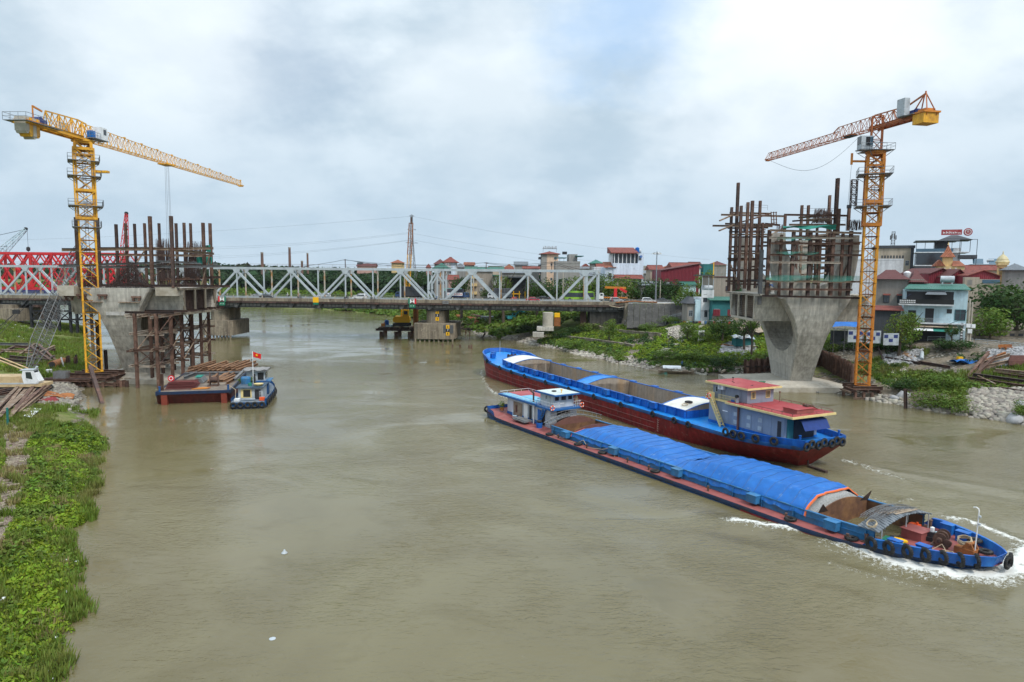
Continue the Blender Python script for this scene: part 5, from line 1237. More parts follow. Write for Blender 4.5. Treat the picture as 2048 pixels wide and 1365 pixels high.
 b=MB();b.bb(-15.6,-8.0,-2.0,-1.1,-.1,-.02);b.bb(-15.6,-8.0,1.1,2.0,-.1,-.02);b.bb(-16.6,-15.6,-2,2,-.1,-.02);o=J(b,'counter_jib_walkway','gal');o.location=(0,0,zj)
 b=MB();railing(b,[(-8,-2,0),(-16.6,-2,0),(-16.6,2,0),(-8,2,0)],1.2,1.4,.035,1);o=J(b,'walkway_rail','gal');o.location=(0,0,zj)
 for k,(x0,hh) in enumerate(((-15.4,1.5),(-14.6,1.9),(-13.8,2.2),(-13.0,1.9))):
  b=MB();b.bb(x0,x0+.76,-1.0,1.0,-hh,.8);b.poly([(x0+.0,-hh),(x0+.86,-hh),(x0+.6,-hh-.4),(x0+.25,-hh-.4)],-.9,.9);o=J(b,'counterweight',('concl','yellow','concl','yellow')[k]);o.location=(0,0,zj)
 b=MB();b.bb(-12.1,-11.9,-.9,.9,.3,1.2);b.tube((-11.6,-.8,.9),(-11.6,.8,.9),.6,12);b.bb(-10.8,-9.9,-.6,.6,.2,1.2);o=J(b,'hoist_winch','navy');o.location=(0,0,zj)
 b=MB();b.beam((-12.4,0,.3),(-12.4,0,3.2),.18);b.beam((-12.4,0,3.1),(-10.2,0,2.7),.18,.3);o=J(b,'jib_hoist','orange');o.location=(0,0,zj)
 # cab hangs beside the jib root
 b=MB();b.poly([(1.3,.2),(3.2,.2),(3.6,1.1),(3.2,2.5),(1.3,2.5)],-2.75,-1.25);o=J(b,'cab','cabw');o.location=(0,0,zj)
 b=MB();b.poly([(3.24,.35),(3.64,1.1),(3.27,2.3),(3.24,2.3),(3.6,1.1),(3.2,.35)],-2.6,-1.4);b.bb(2.1,2.9,-2.79,-2.74,1.2,2.2);o=J(b,'cab_window','glass');o.location=(0,0,zj)
 b=MB();b.bb(-.8,3.6,-2.9,-1.1,.08,.2);b.bb(-2.4,.8,1.1,2.5,.08,.2);o=J(b,'cab_floor','gal');o.location=(0,0,zj)
 b=MB();railing(b,[(1.2,-2.8,.2),(-.8,-2.8,.2),(-.8,-1.2,.2)],1.0,.8,.03,1);o=J(b,'cab_rail','gal');o.location=(0,0,zj)
 b=MB();b.bb(-.6,.4,-2.3,-1.3,.3,1.5);o=J(b,'electric_box','hullblue');o.location=(0,0,zj)
 b=MB();b.bb(-3.2,-1.6,1.2,2.2,.4,2.4);o=J(b,'resistor_cabinet','cabg');o.location=(0,0,zj)
 b=MB();b.bb(27.0,30.4,-1.2,1.2,-.35,-.15)
 for x in (27.4,30.0):
  for y in (-1.05,1.05):b.tube((x,y-.1,-.05),(x,y+.1,-.05),.2,8)
 o=J(b,'trolley','yellow');o.location=(0,0,zj)
 b=MB()
 for x in (27.6,28.4,29.4,30.0):b.tube((x,.2*(x-28.7),-.3),(x,.1,-26.5),.028,4)
 o=J(b,'hoist_rope','grsteel');o.location=(0,0,zj)
 b=MB();b.box((28.8,.1,-26.8),(2.2,.5,.7));b.tube((28.8,.1,-27.2),(28.8,.1,-28),.12,6);o=J(b,'hook_block','yellow');o.location=(0,0,zj)
 # steel grillage under the mast
 g=thing('piled_platform','rusty steel grillage on piles carrying the yellow tower crane at the water edge','crane base',(X,Y,0))
 for y in (-2.3,0,2.3):hbeam(g,(-3.8,y,2.15),(4.6,y,2.15),.55,.8,'rust')
 for x in (-2.6,2.2,4.2):hbeam(g,(x,-3.4,1.4),(x,3.2,1.4),.5,.7,'rust')
 for y in (-3.2,3.0):hbeam(g,(-5.2,y,.55),(6.4,y,.55),.4,.5,'rust')
 for x in (-4.2,-1.6,1.0,3.6,5.8):
  for y in (-3.2,3.0):post(g,x,y,-2,1.0,.5,'rust','pile')
crane_yellow()
def crane_orange():
 X,Y,z0=64.6,124.6,2.4
 t=thing('tower_crane','orange and yellow tower crane with grey cab and big yellow counterweight beside the horned pier','tower crane',(X,Y,z0))
 s=2.25;rz=math.radians(-22);top=48.5-4.6-z0;N=20;sh=2.5
 mast=MB();lattice(mast,sq(s,0),sq(s,sh),1,.3,.15)
 for c in sq(s,0):mast.bb(c[0]-.2,c[0]+.2,c[1]-.2,c[1]+.2,0,.12)
 mo=mast.mesh('mast_section');mo.materials.append(Q['orange']);my=mo.copy();my.materials.clear();my.materials.append(Q['amber'])
 for i in range(N):link('mast_section',mo if i<7 else my,t,(0,0,i*top/N),rz).scale=(1,1,top/N/sh)
 lad=MB()
 for x in (-.25,.25):lad.tube((x,.6,0),(x,.6,top),.04,4)
 for k in range(int(top/.6)):lad.tube((-.25,.6,k*.6),(.25,.6,k*.6),.03,3)
 lad.build('ladder',Q['rusto'],t,rz=rz)
 cg=MB();zc0=top-12.6;lattice(cg,sq(s+.6,zc0),sq(s+.6,top-1),5,.22,.12)
 for z in (zc0+.2,zc0+4.2):
  for a,b in zip(sq(s+.6,z),sq(s+.6,z)[1:]+sq(s+.6,z)[:1]):cg.beam(a,b,.2,.6)
 cg.build('climbing_frame',Q['orange'],t,rz=rz)
 hd=MB();lattice(hd,sq(s+.3,top-2.0),sq(s+.3,top),1,.45,.3);hd.lathe([(1.2,0),(1.7,.15),(1.7,.5)],(0,0,top),14);hd.build('slewing_head',Q['orange'],t,rz=rz)
 for z,o in ((top-3.6,1.5),(top-9.2,1.6)):p=platform(t,s+.2,z,o);p.rotation_euler=(0,0,rz)
 b=MB();b.beam((-1,0,top-1.2),(-4.2,0,top-1.2),.25,.35);b.beam((-4.2,0,top-1.8),(-4.2,0,top+.2),.3);b.build('mounting_beam',Q['orange'],t)
 tw=MB();lattice(tw,sq(1.7,top+.5),sq(1.7,top+6.6),3,.24,.13);tw.build('tower_top_frame',Q['redor'],t,rz=rz)
 p=platform(t,1.9,top+.6,1.3)
 ang=math.atan2(34,-6.6);zj=top+4.6
 def J(mb,nm,m):o=mb.build(nm,Q[m],t,rz=ang);o.location=(0,0,zj);return o
 L=34.;secs=7;sl=L/secs
 for i in range(secs):
  x0,x1=.8+i*sl,.8+(i+1)*sl-.02;big=i<2
  h0=2.3 if big else 1.5;h1=h0 if i!=1 else 2.3;w=.85
  b=MB();lattice(b,[(x0,-w,0),(x0,w,0),(x0,0,h0)],[(x1,-w,0),(x1,w,0),(x1,0,h1)],4,.12,.062);J(b,'jib_section','redor')
  if i==2:b=MB();b.beam((x0,0,2.3),(x0+1.6,0,1.5),.15);J(b,'jib_step','redor')
 b=MB();b.beam((.8+L,-.85,0),(.8+L,.85,0),.2);b.bb(.7+L,1.3+L,-.4,.4,-.25,.05);J(b,'jib_tip','redor')
 b=MB();lattice(b,[(.8,-.9,0),(.8,.9,0),(.8,0,2.4)],[(-7,-.9,0),(-7,.9,0),(-7,0,2.2)],5,.18,.1);
 for y in (-.9,.9):b.hb((1,y,0),(-12.4,y,0),.3,.6)
 J(b,'counter_jib','redor')
 b=MB()
 for y in (-.8,.8):b.beam((-9,y,.2),(-10.6,0,3.3),.16);b.beam((-12.2,y,.2),(-10.9,0,3.3),.16)
 b.beam((-7,0,2.2),(-10.8,0,3.3),.22);b.beam((-10.8,0,3.3),(-8.6,-1.6,3.7),.16,.24);b.beam((-10.8,0,3.2),(-10.8,0,3.7),.18);J(b,'counter_jib_gantry','redor')
 b=MB();b.bb(-9.4,-7.2,-2.3,-1.0,.1,.2);b.bb(-10.5,-7,1,1.9,.1,.2);J(b,'counter_jib_walkway','gal')
 b=MB();b.bb(-8.9,-7.2,1.2,2.2,.2,3.0);J(b,'control_cabinet','cabg')
 b=MB();b.tube((-9.6,-.7,.7),(-9.6,.7,.7),.5,12);b.bb(-9.4,-8.6,-.9,.9,.2,1.0);J(b,'hoist_winch','navy')
 for k in range(3):
  b=MB();b.bb(-9.9-k*.8-.77,-9.9-k*.8,-1.4,1.4,-1.6,.0);J(b,'counterweight','yellow')
 b=MB();b.bb(-12.5,-9.8,-1.55,1.55,.02,.3);b.bb(-12,-10.4,-.9,.9,.3,.75);J(b,'counterweight_carrier','orange')
 # cab on the river side
 b=MB();b.bb(-3.4,-1.3,-1.5,0,top+.75,top+3.0);b.build('cab',Q['cabg'],t)
 b=MB();b.bb(-2.6,-1.9,-1.54,-1.49,top+1.3,top+2.8);b.bb(-3.45,-3.39,-1.4,-.1,top+1.6,top+2.9);b.build('cab_window',Q['glass'],t)
 b=MB();b.bb(-1.85,-1.35,-1.55,-1.5,top+1.4,top+2.8);b.build('cab_side_window',Q['glassb'],t)
 b=MB();b.bb(-3.6,1.0,-1.8,.2,top+.55,top+.7);b.build('cab_floor',Q['gal'],t);b=MB();railing(b,[(-3.5,-1.8,top+.7),(1,-1.8,top+.7)],1.,.9,.03,1);b.build('cab_rail',Q['gal'],t)
 b=MB();pts=[(x,0,-.3-5.5*math.sin((x-4)/30*PI)*(.9-.25*(x-4)/30)) for x in frange(4,34.4,18)];b.path(pts,.03,4);J(b,'slack_cable','dark')
 b=MB();b.bb(6,8.2,-.6,.6,-.2,.25);J(b,'trolley','dark')
 b=MB();b.tube((-4.2,.0,top-1.8),(-4.6,0,top-13.5),.025,4);b.box((-4.2,0,top-9.2),(.6,.6,.6));b.build('hoist_rope',Q['dark'],t)
 lb_=MB();lattice(lb_,[(-.5,-.25,0),(.5,-.25,0),(.5,.25,0),(-.5,.25,0)],[(-.5,-.25,4.6),(.5,-.25,4.6),(.5,.25,4.6),(-.5,.25,4.6)],7,.12,.07)
 p=at(1706,412,124.6);tag(lb_.build('lattice_beam',Q['rustd'],None,loc=p),'dark lattice beam hanging upright from the orange crane','lattice beam')
 g=thing('piled_platform','rusty piled platform with a low timber fender carrying the orange tower crane','crane base',(X,Y,0))
 for y in (-2,0,2):hbeam(g,(-2.6,y,2.05),(2.8,y,2.05),.45,.6,'rust')
 for x in (-2.2,0,2.2):hbeam(g,(x,-2.4,1.5),(x,2.4,1.5),.4,.5,'rust')
 for x in (-2.2,-.7,.8,2.2):
  for y in (-2.2,2.2):post(g,x,y,-2,1.3,.42,'rust','pile')
 hbeam(g,(-2.7,-2.5,.25),(2.6,-2.5,.25),.3,.35,'rustl');hbeam(g,(-3.0,-2.0,1.2),(-3,2,1.2),.3,.3,'rustl');hbeam(g,(2.8,-1.5,1.1),(6.2,-1.4,1.2),.3,.5,'rustl')
crane_orange()
# ---------------------------------------------------------------- old road and railway truss bridge
BRZ=math.atan2(-.056,.9984);DECK=13.3
BU=Vector((.9984,-.056,0));BN=Vector((.056,.9984,0));BO=Vector((0,220,0))
def BR(x,y,z=DECK):return Vector((BO.x+BU.x*x+BN.x*y,BO.y+BU.y*x+BN.y*y,z))
def old_bridge():
 t=thing('truss_bridge','long grey steel truss bridge carrying road lanes on both sides across the river','bridge',BO,BRZ)
 def part(nm,m,*beams,**k):
  b=MB()
  for p0,p1,w,h in beams:b.beam(p0,p1,w,h)
  return b.build(nm,Q[m],t,**k)
 X0,X1=-215.,34.;ZT=23.3;ZB=DECK
 # deck, kerbs and girders
 b=MB();b.bb(X0,X1+3,0,17,DECK-.35,DECK-.02);b.build('deck_slab',Q['conc2'],t)
 n=22
 for i in range(n):
  a,c=X0+(X1-X0+3)*i/n,X0+(X1-X0+3)*(i+1)/n-.06
  b=MB();b.bb(a,c,-.35,-.05,DECK-.75,DECK+.32);b.build('kerb',Q['conc2'],t)
  b=MB();b.bb(a,c,-.3,.05,DECK-1.35,DECK-.77);b.build('edge_beam',Q['rustd'],t,label='rust red edge beam')
 for y in (1.2,5.0,11.5,15.8):
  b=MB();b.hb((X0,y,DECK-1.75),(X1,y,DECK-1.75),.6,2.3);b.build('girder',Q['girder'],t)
 for i in range(int((X1-X0)/9.2)):
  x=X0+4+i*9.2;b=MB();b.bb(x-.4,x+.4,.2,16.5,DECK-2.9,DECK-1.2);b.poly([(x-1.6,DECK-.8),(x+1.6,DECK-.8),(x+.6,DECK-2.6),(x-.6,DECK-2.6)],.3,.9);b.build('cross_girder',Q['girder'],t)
  for k in range(5):
   b=MB();b.bb(x+1.9+k*1.25,x+2.9+k*1.25,.78,.9,DECK-2.35,DECK-1.6);b.build('web_panel',Q['girderl'],t)
   # railing along the near kerb
 for y,full in ((-.2,True),(16.9,False)):
  rl=MB()
  for z in (.55,1.0):rl.beam((X0,y,DECK+z),(X1+60*(y<0),y,DECK+z),.06,.09)
  for x in frange(X0,X1,120):rl.beam((x,y,DECK+.25),(x,y,DECK+1.0),.04)
  rl.build('railing',Q['girderl'],t)
  for x in frange(X0+2,X1,52 if full else 30):
   b=MB();b.bb(x-.13,x+.13,y-.13,y+.13,DECK+.3,DECK+1.15);b.build('railing_post',Q['concl'],t)
 def truss(y,rusty):
  m='bridge';mv='bridger' if rusty else 'bridge'
  def chord(a,b_):
   k=max(1,int(round((b_-a)/9.3)))
   for i in range(k):part('top_chord',m,((a+(b_-a)*i/k,y,ZT),(a+(b_-a)*(i+1)/k-.03,y,ZT),.55,.78))
  def bchord(a,b_):
   part('bottom_chord',m,((a,y,ZB+.1),(b_,y,ZB+.1),.5,.6))
  def gus(x,big=True):
   g=MB();w,h=(1.25,1.25) if big else (.7,.7)
   g.poly([(x-w,ZT+.38),(x+w,ZT+.38),(x+w,ZT-.5),(x+w*.5,ZT-.4-h),(x-w*.5,ZT-.4-h),(x-w,ZT-.5)],y-.33,y+.33);g.build('gusset',Q[m],t)
  def diag(x0,x1,w=.62):part('diagonal',m,((x0,y,ZT-.8),(x1,y,ZB),.5,w))
  def vert(x,w=.38,top=ZT,bot=ZB,mm=None):part('vertical_post',mm or mv,((x,y,top),(x,y,bot),.42,w))
  G1=[-37.5-18.5*k for k in range(0,10)];
  chord(-212,-23.3);bchord(-214,-23)
  for i,g in enumerate(G1):
   if g<-214:continue
   gus(g);vert(g);diag(g,g-9.25+.3);diag(g,g+9.25-.3);vert(g-9.25)
  vert(-28.2,.5,mm=m);vert(-23.2,.5,mm=m);gus(-25.7,False);vert(-25.2,.4)
  diag(-25.7,-28.4,.45) if False else part('knee_brace',m,((-25.7,y,ZT-1),(-28.2,y,ZT-5.2),.4,.5))
  part('knee_brace',m,((-28.2,y,ZB+3.2),(-26.4,y,ZB),.4,.5));part('knee_brace',m,((-25.6,y,ZT-1),(-23.2,y,ZT-4.2),.3,.35))
  g_=MB();g_.bb(-28.5,-27.7,y-.3,y+.3,ZB+3.4,ZT-5);g_.build('gusset',Q[m],t)
  G2=[-13.9,4.75,23.4]
  chord(-23.0,28.0);bchord(-23,29)
  for g in G2:
   gus(g);vert(g);
  for g,l,r in ((-13.9,-22.8,-4.9),(4.75,-4.1,14.0),(23.4,14.7,None)):
   diag(g,l);
   if r:diag(g,r)
  vert(-4.5);vert(14.3);vert(23.9,.9,mm=m);vert(27.8,.6,mm=m);gus(27.4,False)
  part('knee_brace',m,((27.3,y,ZT-.8),(24.2,y,ZT-4.6),.4,.5));part('knee_brace',m,((24.2,y,ZB+2.4),(25.8,y,ZB),.4,.45))
  return G1,G2
 truss(5.0,False);truss(11.5,True)
 for x in [-37.5-18.5*k+d for k in range(10) for d in (0,-9.25)]+[-28.2,-23.2,-13.9,-4.5,4.75,14.3,23.4,27.8]:
  if x<-214:continue
  part('top_strut','bridge',((x,5.0,ZT),(x,11.5,ZT),.4,.5));part('sway_brace','bridger',((x,5.2,ZT-1.7),(x,6.8,ZT-.2),.16,.2),((x,11.3,ZT-1.7),(x,9.7,ZT-.2),.16,.2))
 rl=MB()
 for a,c in ((-93,-23),(-23,27),(-213,-111)):railing(rl,[(a,5.0,ZT+.4),(c,5.0,ZT+.4)],1.0,4.6,.035,1)
 rl.build('walkway_rail',Q['rust'],t)
 # service poles and wires on the top chord
 for x,h in ((-56.0,3.2),(-9,2.6),(12.5,3.0)):
  b=MB();b.beam((x,5,ZT+.4),(x,5,ZT+h),.22);b.beam((x-.7,5,ZT+h-.25),(x+.7,5,ZT+h-.25),.12);b.build('wire_pole',Q['rustd'],t)
 w=MB()
 for a,za,c,zc,sag in ((-95,ZT+.5,-56,ZT+3.1,1.4),(-56,ZT+3.1,-20,ZT+.9,1.0),(-56,ZT+3.0,-9,ZT+2.5,1.2),(-120,ZT+.2,-92,ZT+.6,.2),(-9,ZT+2.5,12.5,ZT+2.9,.7),(12.5,ZT+2.9,60,ZT-3,2.0),(-9,ZT+2.3,12.5,ZT+2.5,.9),(12.5,ZT+2.5,60,ZT-4,2.2)):
  w.path([(a+(c-a)*q,5.0,za+(zc-za)*q-sag*4*q*(1-q)) for q in frange(0,1,10)],.06,4)
 w.build('overhead_cable',Q['dark'],t)
 # name boards under the kerb
 for px,k in ((433,0),(824,0)):
  x=at(px,600,221).x;s=1.05
  b=MB();b.add([(x-s*.95,-.42,DECK+.75),(x,-.42,DECK-.3),(x-s*.95,-.42,DECK-1.2)],[(0,1,2)]);b.add([(x+s*.95,-.42,DECK+.75),(x,-.42,DECK-.3),(x+s*.95,-.42,DECK-1.2)],[(0,1,2)]);o=b.build('signal_white',Q['sign_w'],t)
  L,R2=('sign_r','sign_g') if px<600 else ('sign_g','sign_r')
  for sgn,mm in ((-1,L),(1,R2)):
   b=MB();b.bb(x+sgn*1.0-.28+.02*sgn,x+sgn*1.0+.28+.02*sgn,-.45,-.40,DECK-1.1,DECK+.7);b.build('signal_side',Q[mm],t)
  b=MB();b.bb(x-1.0,x+1.0,-.44,-.38,DECK-2.3,DECK-1.25);b.build('signal_base',Q['sign_g'],t)
  b=MB()
  for sgn in (-1,1):b.box((x+sgn*.4,-.46,DECK-1.75),(.22,.04,.22))
  b.build('signal_lamp',Q['sign_w'],t)
 x=at(629,600,222).x;b=MB();b.bb(x-.95,x+.95,-.45,-.36,DECK-1.0,DECK+.75);b.build('height_board',Q['sign_y'],t);b=MB();b.bb(x-.9,x+.9,-.44,-.37,DECK-1.7,DECK-1.05);b.build('board_base',Q['sign_g'],t)
 x=at(891,600,221).x;b=MB();b.bb(x-1.0,x+1.0,-.46,-.38,DECK-1.0,DECK+.0);b.build('grey_board',Q['grsteel'],t)
 return t
old_bridge()
def bridge_pier_round(x,lab,sw,w,d,yoff,digits=None,split=True,top=DECK-2.9):
 t=thing('bridge_pier',lab,'bridge pier',BR(x,yoff,0),BRZ)
 b=MB();pts=[(-w,-d+1.2),(-w+1.5,-d),(w-1.2,-d),(w,-d+1.2),(w,d-1.2),(w-1.2,d),(-w+1.2,d),(-w,d-1.2)]
 b.polyz(pts,.9,5.9);b.build('footing',Q['conc2'],t)
 b=MB();pts2=[]
 for k in range(13):a=PI+PI*k/12;pts2.append((sw*math.cos(a),-3.2+sw*math.sin(a)))
 for k in range(13):a=PI*k/12;pts2.append((sw*math.cos(a),3.2+sw*math.sin(a)))
 b.polyz(pts2,5.9,top-.6);b.build('shaft',Q['conc2'],t,True)
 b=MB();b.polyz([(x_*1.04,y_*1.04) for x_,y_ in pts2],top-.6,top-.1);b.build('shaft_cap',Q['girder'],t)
 for sx in (-1.3,1.3):
  for y in (-4.5,0,4.5):b=MB();b.bb(sx-.45,sx+.45,y-.45,y+.45,top-.1,top+.9);b.build('bearing',Q['dark'],t)
 for k in range(9):b=MB();b.tube((-w+.6+k*(2*w-1.2)/8,-d+.6,-2),(-w+.6+k*(2*w-1.2)/8,-d+.6,1.0),.32,8);b.build('pile',Q['conc2'],t)
 if digits:
  def plate(s,x,y,z,yel,sz):
   b=MB();b.bb(x-sz*.5,x+sz*.5,y-.06,y,z-sz*.52,z+sz*.52);o=b.build('height_plate',Q['sign_y' if yel else 'sign_k'],t)
   link('numeral',text_mesh(s,sz*.95,Q['sign_k' if yel else 'sign_w'],.02),o,(x,y-.08,z),UPR)
  for i,s in enumerate('234'):plate(s,.75,-3.2-sw*.98,9.55-i*1.12,i!=1,1.1)
  for i,s in enumerate('678'):plate(s,w-2.1,-d-.01,4.95-i*1.12,i!=1,1.1)
  b=MB();b.bb(w-3.6,w-.3,-d-.05,-d,2.9,5.5);b.build('black_panel',Q['girder'],t)
 return t
bridge_pier_round(-25.4,'old round bridge pier with yellow and black height numerals standing in the river',3.3,6.7,9.0,8.0,True)
bridge_pier_round(-98.6,'old stained bridge pier half hidden by the falsework tower',3.3,5.2,7.5,8.0)
def column_pier():
 p=at(1096,640,212);t=thing('bridge_pier','plain round concrete column on a stepped footing among the bushes under the bridge end','bridge pier',(p.x,p.y,0),BRZ)
 b=MB();b.lathe([(1.65,5.5),(1.65,DECK-2.9)],(0,0,0),18);b.build('column',Q['concl'],t,True)
 b=MB();b.bb(-3.4,1.8,-2.2,3,4.8,5.9);b.build('upper_step',Q['conc'],t);b=MB();b.bb(-4.6,-1.2,-4,-1,3.0,4.4);b.build('lower_step',Q['conc'],t)
 b=MB();b.bb(1.9,3.9,1.5,3,6,8.8);b.build('timber_crib',Q['rusto'],t);b=MB();b.bb(2.0,3.7,1.4,3.1,8.8,10.1);b.build('yellow_box',Q['sign_y'],t)
column_pier()
# abutment and embankment walls
ab=thing('bridge_abutment','weathered concrete abutment, darkened for the shade under the town end of the bridge','abutment',BO,BRZ)
b=MB();b.bb(25,36.5,1.5,16,1.5,DECK-2.6);b.build('abutment_wall',Q['slab'],ab);b=MB();b.bb(35.8,37.2,-1.6,18,3,DECK-.06);b.build('return_wall',Q['conc2'],ab)  # abutment wall takes the dark slab colour to stand for shade under the bridge
b=MB();b.bb(22,24,3.5,4.5,2,DECK-2.5);b.build('drain_pipe',Q['rust'],ab)
def slope_slab():
 t=thing('embankment_paving','grey concrete slope paving beside the bridge end, streaked with stains','slope paving',BO,BRZ);n=9
 for i in range(n):
  x0=36.9+i*1.9;q=.35*i
  b=MB();b.add([(x0,-1.2,DECK-.1),(x0+1.78,-1.2,DECK-.1),(x0+1.78-2.0,-16.5+q,6.6+q*.35),(x0-2.0,-16.5+q,6.6+q*.35),(x0,-1.0,DECK-.5),(x0+1.78,-1.0,DECK-.5),(x0+1.78-2,-16.3+q,6.2+q*.35),(x0-2,-16.3+q,6.2+q*.35)],[(0,1,2,3),(7,6,5,4),(0,3,7,4),(1,5,6,2),(2,6,7,3),(0,4,5,1)])
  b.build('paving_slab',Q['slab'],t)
slope_slab()
b=MB();b.bb(37,190,-.7,-.35,DECK-.25,DECK+.35);kb=tag(b.build('road_kerb',Q['white'],None,loc=BO,rz=BRZ),'whitewashed kerb wall along the road beyond the bridge','kerb')
rd=MB();rd.bb(34,230,0,17,DECK+.1,DECK+.17);tag(rd.build('road',mat('asphalt',(.06,.06,.06),.9,var=.2),None,loc=BO,rz=BRZ),'grey asphalt road','road',None,'structure')
b=MB()
for z in (.75,1.1):b.beam((37,-.2,DECK+z),(190,-.2,DECK+z),.06,.08)
for k in range(50):b.beam((37+k*3.1,-.2,DECK+.1),(37+k*3.1,-.2,DECK+1.15),.12)
tag(b.build('road_fence',Q['girderl'],None,loc=BO,rz=BRZ),'low grey railing along the road beyond the bridge','railing')
for k in range(3):
 b=MB();b.path([(31+k*.3,-.5,DECK-.9-.15*k),(34,-.9,DECK-1.5),(36.5,-1.2,DECK-1.1),(37.6+k*.5,-1.4,DECK-.5),(38+k*.5,-2,DECK-1.5),(38.2+k*.5,-4,DECK-3),(39+k*.6,-6,DECK-3.8),(40.2,-7.5,DECK-4.3)],.14,6)
 tag(b.build('cable_duct',Q['concl' if k else 'rope'],None,True,loc=BO,rz=BRZ),('pale','grey','outermost grey')[k]+' cable duct draped down the embankment corner','duct')
b=MB();b.path([(33,-.6,DECK+.1),(37,-.8,DECK+.45),(39,-.9,DECK+.6),(42,-.8,DECK+.4),(46,-.8,DECK+.35)],.2,6);tag(b.build('orange_hose',Q['rusto'],None,True,loc=BO,rz=BRZ),'orange duct lying along the kerb at the bridge end','duct')
# trestle under the far left end of the bridge
tr=thing('pile_trestle','dark braced steel trestle below the bridge on the grassy bank','trestle')
for i,px in enumerate((62,91,99,117,140,153,168,182)):
 for Y in (226,236):
  p=at(px,612,Y);post(tr,p.x,Y,Tz(p.x,Y)-1,DECK-3,.7,'dark','pile')
for z in (8.6,5.8):
 hbeam(tr,(at(60,612,225.5).x,225.5,z),(at(186,612,225.5).x,225.5,z),.4,.5,'dark')
for a,c in ((62,91),(91,117),(117,153),(153,182)):
 xa,xc=at(a,612,225.3).x,at(c,612,225.3).x;bar(tr,(xa,225.3,5.5),(xc,225.3,DECK-3),.3,'dark');bar(tr,(xa,225.3,8.5),(xc,225.3,4.2),.22,'dark')
p=at(25,610,232);t_=thing('bridge_pier','stained concrete abutment pier on the grassy bank beneath the bridge','bridge pier',(p.x,232,0),BRZ)
b=MB();b.bb(-7,6,-5,5,5,9.2);b.build('footing',Q['conc2'],t_);b=MB();b.bb(-4,3,-4,4,9.2,DECK-2.9);b.build('shaft',Q['conc2'],t_)
# red bridge behind
def red_bridge():
 o=Vector((0,262,0));t=thing('red_truss_bridge','bright red steel truss bridge under erection behind the grey bridge','bridge',o,BRZ)
 X1=at(224,520,262).x;X0=X1-78;zb,zt=14.6,28.6
 for y in (0,11):
  def part(nm,*beams):
   b=MB()
   for p0,p1,w,h in beams:b.beam(p0,p1,w,h)
   b.build(nm,Q['redtruss'],t)
  for i in range(8):part('top_chord',((X0+i*9.75,y,zt),(X0+i*9.75+9.7,y,zt),.7,.95))
  part('bottom_chord',((X0,y,zb),(X1,y,zb),.6,.9))
  for i in range(8):
   x=X0+i*9.75;zm=(zb+zt)/2
   part('diagonal',((x,y,zt),(x+9.75,y,zb),.5,.62));part('diagonal',((x,y,zb),(x+9.75,y,zt),.5,.62))
   part('sub_diagonal',((x,y,zm),(x+4.9,y,zt),.35,.42));part('sub_diagonal',((x+4.9,y,zb),(x+9.75,y,zm),.35,.42));part('sub_diagonal',((x,y,zm),(x+4.9,y,zb),.35,.42));part('sub_diagonal',((x+4.9,y,zt),(x+9.75,y,zm),.35,.42))
   if i%2==0:part('vertical_post',((x,y,zb),(x,y,zt),.6,1.0))
 for i in range(17):
  x=X0+i*4.87;b=MB();b.beam((x,0,zt),(x,11,zt),.35,.45);b.build('top_strut',Q['redtruss'],t)
  if i<16:b=MB();b.beam((x,0,zt),(x+4.87,11,zt),.2,.25);b.build('top_lateral',Q['redtruss'],t)
 b=MB();b.beam((X1,0,zb-2),(X1,0,zt+.3),.8,1.0);b.build('end_post',Q['redtruss'],t)
 b=MB();b.bb(X0,X1+10,-1,12,zb-2.0,zb-.5);b.build('deck_girder',Q['navy'],t)
 for x in (X0+6,X0+40,X1-3):b=MB();b.bb(x-1.2,x+1.2,0,11,2,zb-2);b.build('support_tower',Q['rustd'],t)
red_bridge()
# ---------------------------------------------------------------- traffic
def wheel_mesh(r,w):
 b=MB();b.lathe([(r*.55,-w/2),(r,-w/2+.03),(r,w/2-.03),(r*.55,w/2)],(0,0,0),14);m=b.mesh('wheel');m.materials.append(Q['black'])
 h=MB();h.lathe([(r*.58,-w/2-.01),(r*.58,w/2+.01)],(0,0,0),10);mh=h.mesh('rim');mh.materials.append(Q['gal']);return m,mh
WH=wheel_mesh(.33,.2);WT=wheel_mesh(.48,.3);WM=wheel_mesh(.29,.11)
def wheels(t,pts,ms,hy):
 for x,y in pts:
  o=link('wheel',ms[0],t,(x,y,hy),(PI/2,0,0));link('rim',ms[1],o)
PAINT={}
def paint(n,c):
 if n not in PAINT:PAINT[n]=mat('car_paint_'+n,c,.3,var=.03,spec=.6)
 return PAINT[n]
def smoothgrid(mb,prof,w_at):
 ys=[-1,-.93,-.6,0,.6,.93,1];zsq=[.0,.045,.01,0,.01,.045,.0]
 mb.grid([[(x,y*w_at(x,z),z-(q if z>.5 else 0)) for x,z in prof+[prof[0]]] for y,q in zip(ys,[.05,.02,.0,0,.0,.02,.05])])
 for y in (-1,1):mb.add([(x,y*w_at(x,z),z-(.05 if z>.5 else 0)) for x,z in prof],[tuple(range(len(prof)))])
